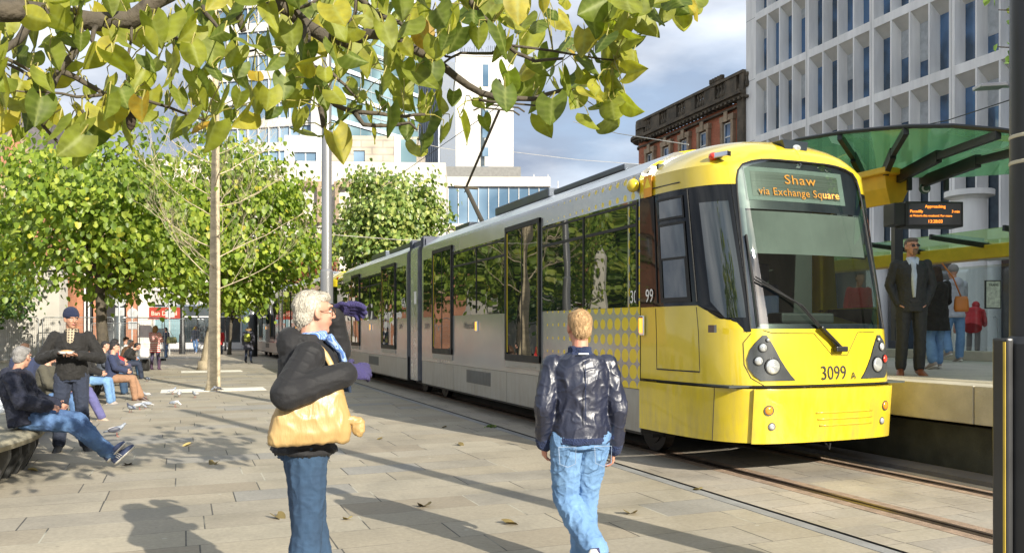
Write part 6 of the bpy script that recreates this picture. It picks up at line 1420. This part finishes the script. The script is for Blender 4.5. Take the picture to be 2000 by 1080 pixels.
# ---------- D: man lounging on the near end of the bench
D_, j, P, M, pt = figure('grey haired man in a navy jacket leaning back on the near bench with outstretched jeans', (-5.46, 9.2, 0), R(-74), dict(
  pel=(0, .0, .60), chest=(-.02, -.08, .88), neck=(-.02, -.10, 1.08), head=(-.02, -.04, 1.24), shL=(-.2, -.09, 1.02), shR=(.19, -.08, 1.02), elL=(-.30, .02, .77), wrL=(-.22, .25, .70), elR=(.30, .04, .78), wrR=(.18, .25, .72),
  hiL=(-.09, .03, .58), hiR=(.09, .03, .58), knL=(-.07, .50, .55), knR=(.10, .48, .50), anL=(.0, .80, .17), anR=(.0, .88, .14), toeL=(.03, .92, .30), toeR=(.02, 1.02, .27)),
  base=SIT, h=1.80, look=(-.95, .4, -.15), vox=.0075, width=1.15, top=dict(m=cloth('navy_jacket', (.010, .013, .030), .75), pad=.05, hem=(.08, 1.0), wr=.016, name='jacket', apad=1.0, hood=True), legs=dict(m=JEANM, pad=.02, flare=.016, wr=.012, to=.93),
  shoe=dict(m=mat('blue_trainer', (.05, .07, .15), .7, bump=.3, bscale=200), sole=MATS['sole_white'], stripe=wht), hair=dict(m=mat('grey_hair', (.26, .25, .24), .7, var=.3, vscale=30, bump=.8, bscale=110), st='short', cut=.06), hands=dict(L=dict(curl=.6), R=dict(n=(-.5, 0, -.5), curl=.7)))
# ---------- platform people
suit = cloth('dark_suit', (.020, .024, .026), .7, b=.2); shirt = cloth('pale_shirt', (.50, .60, .72), .8)
H_, j, P, M, pt = figure('bearded man in a dark suit and sunglasses standing on the platform edge', (5.36, 11.0, .98), R(168), dict(
  elL=(-.255, -.03, 1.15), elR=(.255, -.03, 1.15), wrL=(-.165, .03, .91), wrR=(.165, .03, .91), knL=(-.1, .02, .5), knR=(.11, .03, .5), anL=(-.10, -.03, .09), anR=(.12, -.03, .09), toeR=(.17, .14, .04), toeL=(-.14, .14, .04)),
  h=1.83, look=(-.25, 1, .03), vox=.0075, width=1.03, top=dict(m=suit, pad=.028, hem=(.14, .98), wr=.007, name='suit_jacket', apad=.8), legs=dict(m=suit, pad=.018, flare=.012, wr=.006), shoe=dict(m=mat('brown_shoe', (.22, .075, .03), .35)),
  hair=dict(m=mat('greyish_hair', (.16, .13, .11), .7, bump=.8, bscale=110), st='short', cut=.06), hands=dict(L=dict(n=(1, 0, 0), curl=.6), R=dict(n=(-1, 0, 0), curl=.6)))
nk = j['neck']; MB().loft([(nk+V3(0, .03, .04), V3(.062, 0, 0), V3(0, .066, 0)), (nk+V3(0, .05, -.03), V3(.062, 0, 0), V3(0, .092, 0)), (nk+V3(0, .085, -.20), V3(.060, 0, 0), V3(0, .100, 0)), (nk+V3(0, .085, -.36), V3(.040, 0, 0), V3(0, .100, 0)), (nk+V3(0, .085, -.50), V3(.030, 0, 0), V3(0, .092, 0))], n=16).build('shirt', shirt, H_, True)
for s_ in (1, -1): MB().add([nk+V3(.05*s_, .105, .04), nk+V3(.015*s_, .12, -.02), nk+V3(.055*s_, .14, -.07), nk+V3(.085*s_, .08, .02)], [(0, 1, 2, 3)]).build('collar', shirt, H_)
MB().box(-.05, .05, .135, .15, j['pel'].z-.02, j['pel'].z+.02).build('belt', blk, H_)
glasses(H_, P, M, 1, blk, True); MB().loft([(P(0, .085, -.03), M @ V3(.030, 0, 0), M @ V3(0, .012, 0)), (P(0, .078, -.075), M @ V3(.034, 0, 0), M @ V3(0, .024, 0)), (P(0, .068, -.108), M @ V3(.018, 0, 0), M @ V3(0, .02, 0))], n=10).build('beard', mat('beard', (.22, .15, .10), .9), H_, True)
def bag_obj(label, loc, r_, m, strap_pts=None, rz=0, name='handbag'):
    t = thing(name, label, 'bag', loc, rz); mb = MB(); a, b, c = r_
    mb.loft([(V3(0, 0, -c), V3(a*.85, 0, 0), V3(0, b, 0), .6), (V3(0, 0, -c*.6), V3(a, 0, 0), V3(0, b*1.1, 0), .6), (V3(0, 0, c*.5), V3(a*.95, 0, 0), V3(0, b*.9, 0), .6), (V3(0, 0, c), V3(a*.8, 0, 0), V3(0, b*.4, 0), .6)], n=16)
    mb.build('bag_body', m, t, True)
    if strap_pts: MB().tube(strap_pts, .012, 6).build('strap', m, t, True)
    return t
I_, j, P, M, pt = figure('woman with long dark hair in a black coat walking away on the platform', (6.58, 12.7, .98), R(12), dict(elL=(-.24, .08, 1.15), elR=(.25, .05, 1.15), wrL=(-.12, .25, 1.08), wrR=(.14, .24, 1.08), knL=(-.09, .05, .5), knR=(.10, .08, .5), anL=(-.14, -.10, .12), anR=(.12, .12, .09)),
  h=1.60, vox=.011, top=dict(m=blk_cl, pad=.045, hem=(.30, 1.15), wr=.01, name='coat'), legs=dict(m=JEAN, pad=.02, flare=.028, to=.88), shoe=dict(m=mat('grey_shoe', (.35, .30, .27), .7), sole=MATS['sole_white']), hair=dict(m=mat('dark_brown_hair', (.035, .018, .012), .5, var=.4, vscale=25, bump=.7, bscale=90), st='long', len=.26))
bag_obj('orange brown leather bag on the hip of the woman in the black coat', (6.90, 12.58, 1.98), (.11, .045, .12), mat('orange_leather', (.50, .17, .03), .45), [(0, 0, .1), (-.18, -.10, .40), (-.34, -.08, .62)])
J_, j, P, M, pt = figure('man in a pale grey jacket and knit hat walking away on the platform', (8.36, 15.5, .98), R(6), dict(elR=(.26, .10, 1.15), wrR=(.10, .27, 1.05), knL=(-.10, .08, .5), knR=(.12, -.02, .5), anL=(-.13, -.05, .2), anR=(.12, .02, .09)),
  h=1.80, vox=.012, top=dict(m=cloth('pale_grey', (.42, .44, .50), .8), pad=.04, hem=(.14, 1.05), wr=.01, name='jacket', hood=True), legs=dict(m=JEAN, pad=.02, flare=.015), shoe=dict(m=MATS['grey_shoe'], sole=MATS['sole_white']), hair=dict(m=cloth('grey_knit', (.25, .24, .23)), st='beanie'))
redc = cloth('red_coat', (.52, .02, .025), .8)
K_, j, P, M, pt = figure('stooped person in a long red coat with a stick at the platform back', (11.6, 20.6, .98), R(-40), dict(chest=(0, .14, 1.12), neck=(0, .26, 1.22), head=(0, .36, 1.30), shL=(-.17, .24, 1.15), shR=(.17, .24, 1.15), elL=(-.22, .2, .9), elR=(.22, .25, .9), wrL=(-.2, .3, .78), wrR=(.2, .42, .8)),
  h=1.6, vox=.014, top=dict(m=redc, pad=.05, hem=(.36, 1.25), name='coat'), legs=dict(m=cloth('grey_trousers', (.25, .22, .22)), pad=.015), shoe=dict(m=MATS['black_shoe']), hair=dict(m=redc, st='hoodup'))
bag_obj('pinkish bag hanging beside the stooped person in red', (11.0, 20.2, 1.62), (.11, .06, .13), mat('pink_bag', (.50, .20, .16), .6), [(-.08, 0, .12), (0, 0, .38), (.08, 0, .12)])
st_ = thing('walking_stick', 'thin grey walking stick of the person in the long red coat', 'stick', (12.15, 20.6, .98)); MB().tube([(-.05, 0, .9), (0, 0, .93), (.05, 0, .88), (.12, 0, 0)], .018, 6).build('shaft', gs, st_)
figure('person in a red top half hidden behind the tram nose', (5.76, 13.6, .98), R(190), h=1.55, vox=.014, top=dict(m=redc, pad=.03), legs=dict(m=navy_t, pad=.015), shoe=dict(m=MATS['black_shoe']), hair=dict(m=MATS['dark_brown_hair'], st='short'))
figure('person in dark green seated on the far platform bench', (14.9, 22.0, 1.02), R(160), base=SIT, h=1.6, vox=.014, top=dict(m=cloth('dark_green', (.02, .10, .06)), pad=.04), legs=dict(m=cloth('blue_check', (.15, .25, .4)), pad=.02), shoe=dict(m=MATS['black_shoe']), hair=dict(m=MATS['dark_brown_hair'], st='short'))
# ---------- seated people along the bench; t: px of hips, Y
hb = dict(brown=mat('brown_hair', (.10, .05, .025), .65, bump=.7, bscale=100), black=mat('black_hair', (.015, .012, .012), .5, bump=.7, bscale=100), grey=MATS['grey_hair'], blond=mat('copper_curls', (.42, .22, .08), .7, var=.4, vscale=30, bump=1., bscale=70))
def seated(label, x, y, yaw, topm, legm, hairk, shoem=None, J=None, h=1.72, st='short', look=(0, 1, -.25), **k):
    q = dict(wr=.01, pad=.04); q.update(k.pop('tk', {}))
    return figure(label, (x, y, k.pop('z', -.03)), R(yaw), J, base=SIT, h=h, look=look, vox=.011, top=dict(m=topm, **q), legs=dict(m=legm, pad=.022, flare=.015, wr=.008), shoe=shoem or dict(m=MATS['black_shoe']), hair=dict(m=hb.get(hairk, hairk) if isinstance(hairk, str) else hairk, st=st), **k)
olive = cloth('olive_jacket', (.075, .07, .05)); navyp = cloth('navy_puffer', (.025, .035, .08)); brownj = cloth('brown_leather', (.28, .11, .04), .6); purp = cloth('purple_grey', (.07, .06, .11)); denim_p = cloth('violet_jeans', (.11, .11, .26))
seated('brown haired man in a navy jacket seated at the far left', -9.15, 15.4, 35, navyp, JEANM, 'brown', look=(.6, 1, -.1), z=.0)
seated('dark haired man in an olive jacket bowed forward beside the man in navy', -9.2, 16.0, -35, olive, JEANM, 'brown', look=(0, 1, -.45), J=dict(chest=(0, .12, .86), neck=(0, .22, 1.02), head=(0, .32, 1.12), shL=(-.18, .18, .98), shR=(.18, .18, .98)), z=.05)
bootb = dict(m=mat('tan_boot', (.22, .09, .035), .6), sole=MATS['sole_white'])
seated('seated person in blue jeans and tan boots right behind the man eating', -7.35, 12.9, -75, olive, JEANM, 'brown', bootb)
seated('seated person in a dark cap and violet trousers with one beige shoe forward', -7.85, 14.1, -78, blk_cl, denim_p, MATS['black_jacket'], dict(m=mat('beige_shoe', (.42, .33, .25), .8), sole=MATS['sole_white']), J=dict(anL=(-.08, .72, .09), knL=(-.09, .50, .56)), st='beanie')
seated('seated person in a black jacket with light jeans next along the bench', -9.05, 17.4, -75, blk_cl, JEAN, 'black', dict(m=MATS['grey_shoe'], sole=MATS['sole_white']))
seated('seated woman in tan tights and brown heeled boots', -8.9, 18.2, -70, navyp, cloth('tan_tights', (.30, .17, .10)), 'black', dict(m=mat('dark_boot', (.06, .03, .025), .5)), J=dict(anL=(.05, .62, .12)))
seated('black haired woman in a bright red coat with purple boots on the bench', -12.0, 24.6, -72, cloth('bright_red', (.75, .03, .03)), purp, 'black', dict(m=mat('purple_boot', (.07, .035, .07), .7), boot=.2), tk=dict(hem=(.2, 1.1)))
seated('dark haired man in black leaning forward beside the red coat', -12.3, 26.0, -65, blk_cl, navy_t, 'black', J=dict(chest=(0, .14, .85), neck=(0, .26, 1.0), head=(0, .38, 1.08), shL=(-.18, .2, .96), shR=(.18, .2, .96)))
seated('grey haired person in a brown leather jacket reading a white bag', -13.2, 27.8, -60, brownj, JEAN, 'grey', dict(m=MATS['black_shoe'], sole=MATS['sole_white']), J=dict(chest=(0, .1, .86), neck=(0, .18, 1.02), head=(0, .24, 1.15), shL=(-.18, .14, .98), shR=(.18, .14, .98)))
seated('person in a white top beyond the brown leather jacket', -14.3, 30.2, -60, cloth('white_top', (.62, .60, .58)), JEAN, 'brown')
seated('seated man in a slate jacket and dark jeans halfway along the bench', -9.95, 19.9, -72, cloth('slate_jacket', (.06, .07, .09)), JEAND, 'black')
seated('seated woman in a dark plum coat just before the bright red coat', -10.9, 22.3, -70, purp, navy_t, 'black', st='long')
bag_obj('white paper bag on the lap of the person in brown leather', (-12.45, 27.7, .80), (.19, .08, .17), mat('paper_white', (.75, .73, .72), .7), name='paper_bag')
bag_obj('black rucksack on the ground beyond the seated people', (-14.0, 31.2, .22), (.18, .15, .22), blk_cl, name='rucksack')
bag_obj('crumpled grey plastic sack on the bench behind the lounging man', (-6.9, 11.0, .66), (.22, .2, .2), mat('grey_plastic', (.30, .33, .38), .25, var=.5, vscale=14, bump=1, bscale=20), name='plastic_bag')
# ---------- standing and walking people further off
zz, nt, b = new_mat('zigzag_knit'); tc = node(nt, 'ShaderNodeTexCoord'); sp = node(nt, 'ShaderNodeSeparateXYZ', {0: tc.outputs['Object']})
tri = math_(nt, 'PINGPONG', math_(nt, 'MULTIPLY', sp.outputs[0], 1.0), .065); v = math_(nt, 'ADD', sp.outputs[2], math_(nt, 'MULTIPLY', math_(nt, 'MULTIPLY', tri, 1.6), math_(nt, 'GREATER_THAN', sp.outputs[2], 1.05)))
fr = math_(nt, 'FRACT', math_(nt, 'DIVIDE', v, .075)); nt.links.new(mixc(nt, math_(nt, 'GREATER_THAN', fr, .5), (.60, .02, .03), (.75, .70, .62)), b.inputs['Base Color']); b.inputs['Roughness'].default_value = .95
figure('curly haired woman in a red and white zigzag coat standing with her back to us', gr(303, 722), R(-8), dict(elL=(-.22, .1, 1.15), wrL=(-.1, .27, 1.15), elR=(.22, .1, 1.15), wrR=(.1, .27, 1.15), anL=(-.16, 0, .09), knL=(-.13, 0, .5), anR=(.16, 0, .09), knR=(.13, 0, .5)), h=1.72, vox=.012,
  top=dict(m=zz, pad=.045, hem=(.26, 1.05), name='coat', wr=.006), legs=dict(m=purp, pad=.010, flare=0), shoe=dict(m=MATS['purple_boot'], boot=.28), hair=dict(m=hb['blond'], st='long', len=.10))
figure('dark haired woman in a dark jacket and jeans carrying an olive bag', gr(324, 699), R(150), dict(anL=(-.14, .15, .1), anR=(.12, -.15, .1)), h=1.68, vox=.013, top=dict(m=navyp, pad=.03, name='jacket'), legs=dict(m=JEANM, pad=.015), shoe=dict(m=MATS['black_shoe']), hair=dict(m=hb['black'], st='long', len=.25))
o_ = gr(324, 699); bag_obj('olive green shoulder bag of the dark haired woman by the fence', (o_.x+.42, o_.y-.25, .98), (.28, .1, .18), mat('olive_bag', (.24, .23, .08), .7), [(-.2, 0, .12), (-.25, 0, .5), (-.1, 0, .5), (.1, 0, .15)])
figure('man in a grey padded jacket and jeans walking toward us far off', gr(382, 690), R(172), dict(anL=(-.1, .12, .1), anR=(.1, -.15, .14)), h=1.78, vox=.014, top=dict(m=cloth('slate_padded', (.10, .12, .16)), pad=.04), legs=dict(m=JEANM, pad=.015), shoe=dict(m=MATS['grey_shoe']), hair=dict(m=hb['brown'], st='short'))
figure('person in a red coat half hidden behind the slim bare trunk', gr(430, 692), R(180), h=1.62, vox=.014, top=dict(m=redc, pad=.04, hem=(.3, 1.15)), legs=dict(m=navy_t, pad=.015), shoe=dict(m=MATS['black_shoe']), hair=dict(m=hb['blond'], st='short'))
Lp = gr(485, 708); figure('person in a long dark parka walking away beside the sign post', Lp, R(3), dict(anL=(-.1, -.12, .12), anR=(.1, .12, .1)), h=1.70, vox=.013, top=dict(m=cloth('slate_parka', (.07, .07, .09)), pad=.06, hem=(.32, 1.15), hood=True, name='parka'), legs=dict(m=navy_t, pad=.01), shoe=dict(m=MATS['black_shoe']), hair=dict(m=hb['black'], st='short'))
q = MB().loft([(V3(0, 0, 1.36-1.2), V3(.11, 0, 0), V3(0, .06, 0), .7), (V3(0, 0, -.02), V3(.15, 0, 0), V3(0, .09, 0), .7), (V3(0, 0, -.2), V3(.14, 0, 0), V3(0, .07, 0), .7)], n=14)
bp = thing('backpack', 'lime green backpack on the person in the long dark parka', 'backpack', Lp+V3(.02, -.22, 1.2)); q.build('pack', mat('lime_pack', (.42, .46, .06), .7), bp, True); MB().box(-.1, .1, -.12, -.08, -.15, .02, bev=.02).build('pocket', mat('olive_pack', (.20, .22, .05), .7), bp)
fu = MB().loft([(Lp+V3(0, 0, 1.50), V3(.13, 0, 0), V3(0, .13, 0)), (Lp+V3(0, 0, 1.56), V3(.15, 0, 0), V3(0, .14, 0)), (Lp+V3(0, 0, 1.60), V3(.12, 0, 0), V3(0, .12, 0))], n=14)
q = [o for o in bpy.data.objects if o.get('label') == 'person in a long dark parka walking away beside the sign post'][0]
f2 = fu.build('fur_trim', mat('fur_trim', (.38, .24, .10), .95, bump=1, bscale=60), None, True); f2.parent = q; f2.matrix_parent_inverse = q.matrix_basis.inverted()
# ---------- pigeons
pg = mat('pigeon_grey', (.26, .29, .34), .6, var=.35, vscale=22); pgd = mat('pigeon_dark', (.06, .065, .09), .5); pgl = mat('pigeon_pale', (.48, .46, .45), .7, var=.3, vscale=18)
def pigeon(label, p, yaw, m, peck=0, s_=1.):
    t = thing('pigeon', label, 'pigeon', p, R(yaw), 'pigeons on the plaza'); mb = MB(); hd = V3(0, .115, .205) if not peck else V3(0, .155, .075)
    mb.loft([(V3(0, -.20, .085), V3(.022, 0, 0), V3(0, 0, .007)), (V3(0, -.12, .10), V3(.04, 0, 0), V3(0, 0, .022)), (V3(0, -.05, .115), V3(.055, 0, 0), V3(0, 0, .045)), (V3(0, .02, .125), V3(.06, 0, 0), V3(0, .01, .055)), (V3(0, .075, .14), V3(.042, 0, 0), V3(0, .02, .042))], n=12)
    mb.cap(V3(0, .06, .145), hd, .036, .020, 10); mb.ell(hd, (.021, .026, .022)); solid('body', mb, .007, m, t, 2)
    MB().ell(V3(.047, -.04, .125), (.018, .095, .038), Matrix.Rotation(.12, 3, 'X')).build('wing', pg if m is not pg else pgd if s_ > 1 else pgl, t, True); MB().ell(V3(-.047, -.04, .125), (.018, .095, .038), Matrix.Rotation(.12, 3, 'X')).build('wing', pg if m is not pg else pgl, t, True)
    MB().loft([(hd+V3(0, .02, 0), (.005, 0, 0), (0, 0, .005)), (hd+V3(0, .045, -.008), (.001, 0, 0), (0, 0, .001))], n=6).build('beak', pgd, t)
    for x in (-.022, .022): MB().tube([V3(x, 0, .08), V3(x, .005, .008), V3(x, .035, .004)], .0045, 5).build('leg', mat('pigeon_leg', (.35, .10, .08), .6), t)
    t.scale = (s_*.8,)*3
for i, (px, py, yaw, m, pk, lab) in enumerate(((228, 853, -60, pg, 0, 'grey pigeon nearest us, between the outstretched trainers and the tree shade'), (255, 805, 60, pgd, 0, 'dark pigeon standing beside the beige shoe'), (272, 800, -80, pg, 1, 'pecking pigeon just right of the dark one'), (285, 797, 100, pgl, 1, 'pale speckled pigeon at the right of the pecking group'), (285, 778, 150, pg, 0, 'upright pigeon alone left of the white pit edging'),
   (337, 770, -30, pg, 0, 'pigeon with raised head at the left end of the white edging'), (350, 775, 20, pgl, 0, 'pigeon between two others on the white edging'), (381, 777, 170, pg, 0, 'pigeon alone near the middle of the white edging'), (342, 795, -100, pgl, 1, 'pale pigeon pecking in front of the white edging'), (423, 765, 90, pg, 1, 'pigeon crouched at the foot of the slim trunk'), (288, 735+10, 45, pgd, 1, 'small dark pigeon far off beyond the upright one'))):
    pigeon(lab, gr(px, py), yaw, m, pk, 1. if i else 1.15)
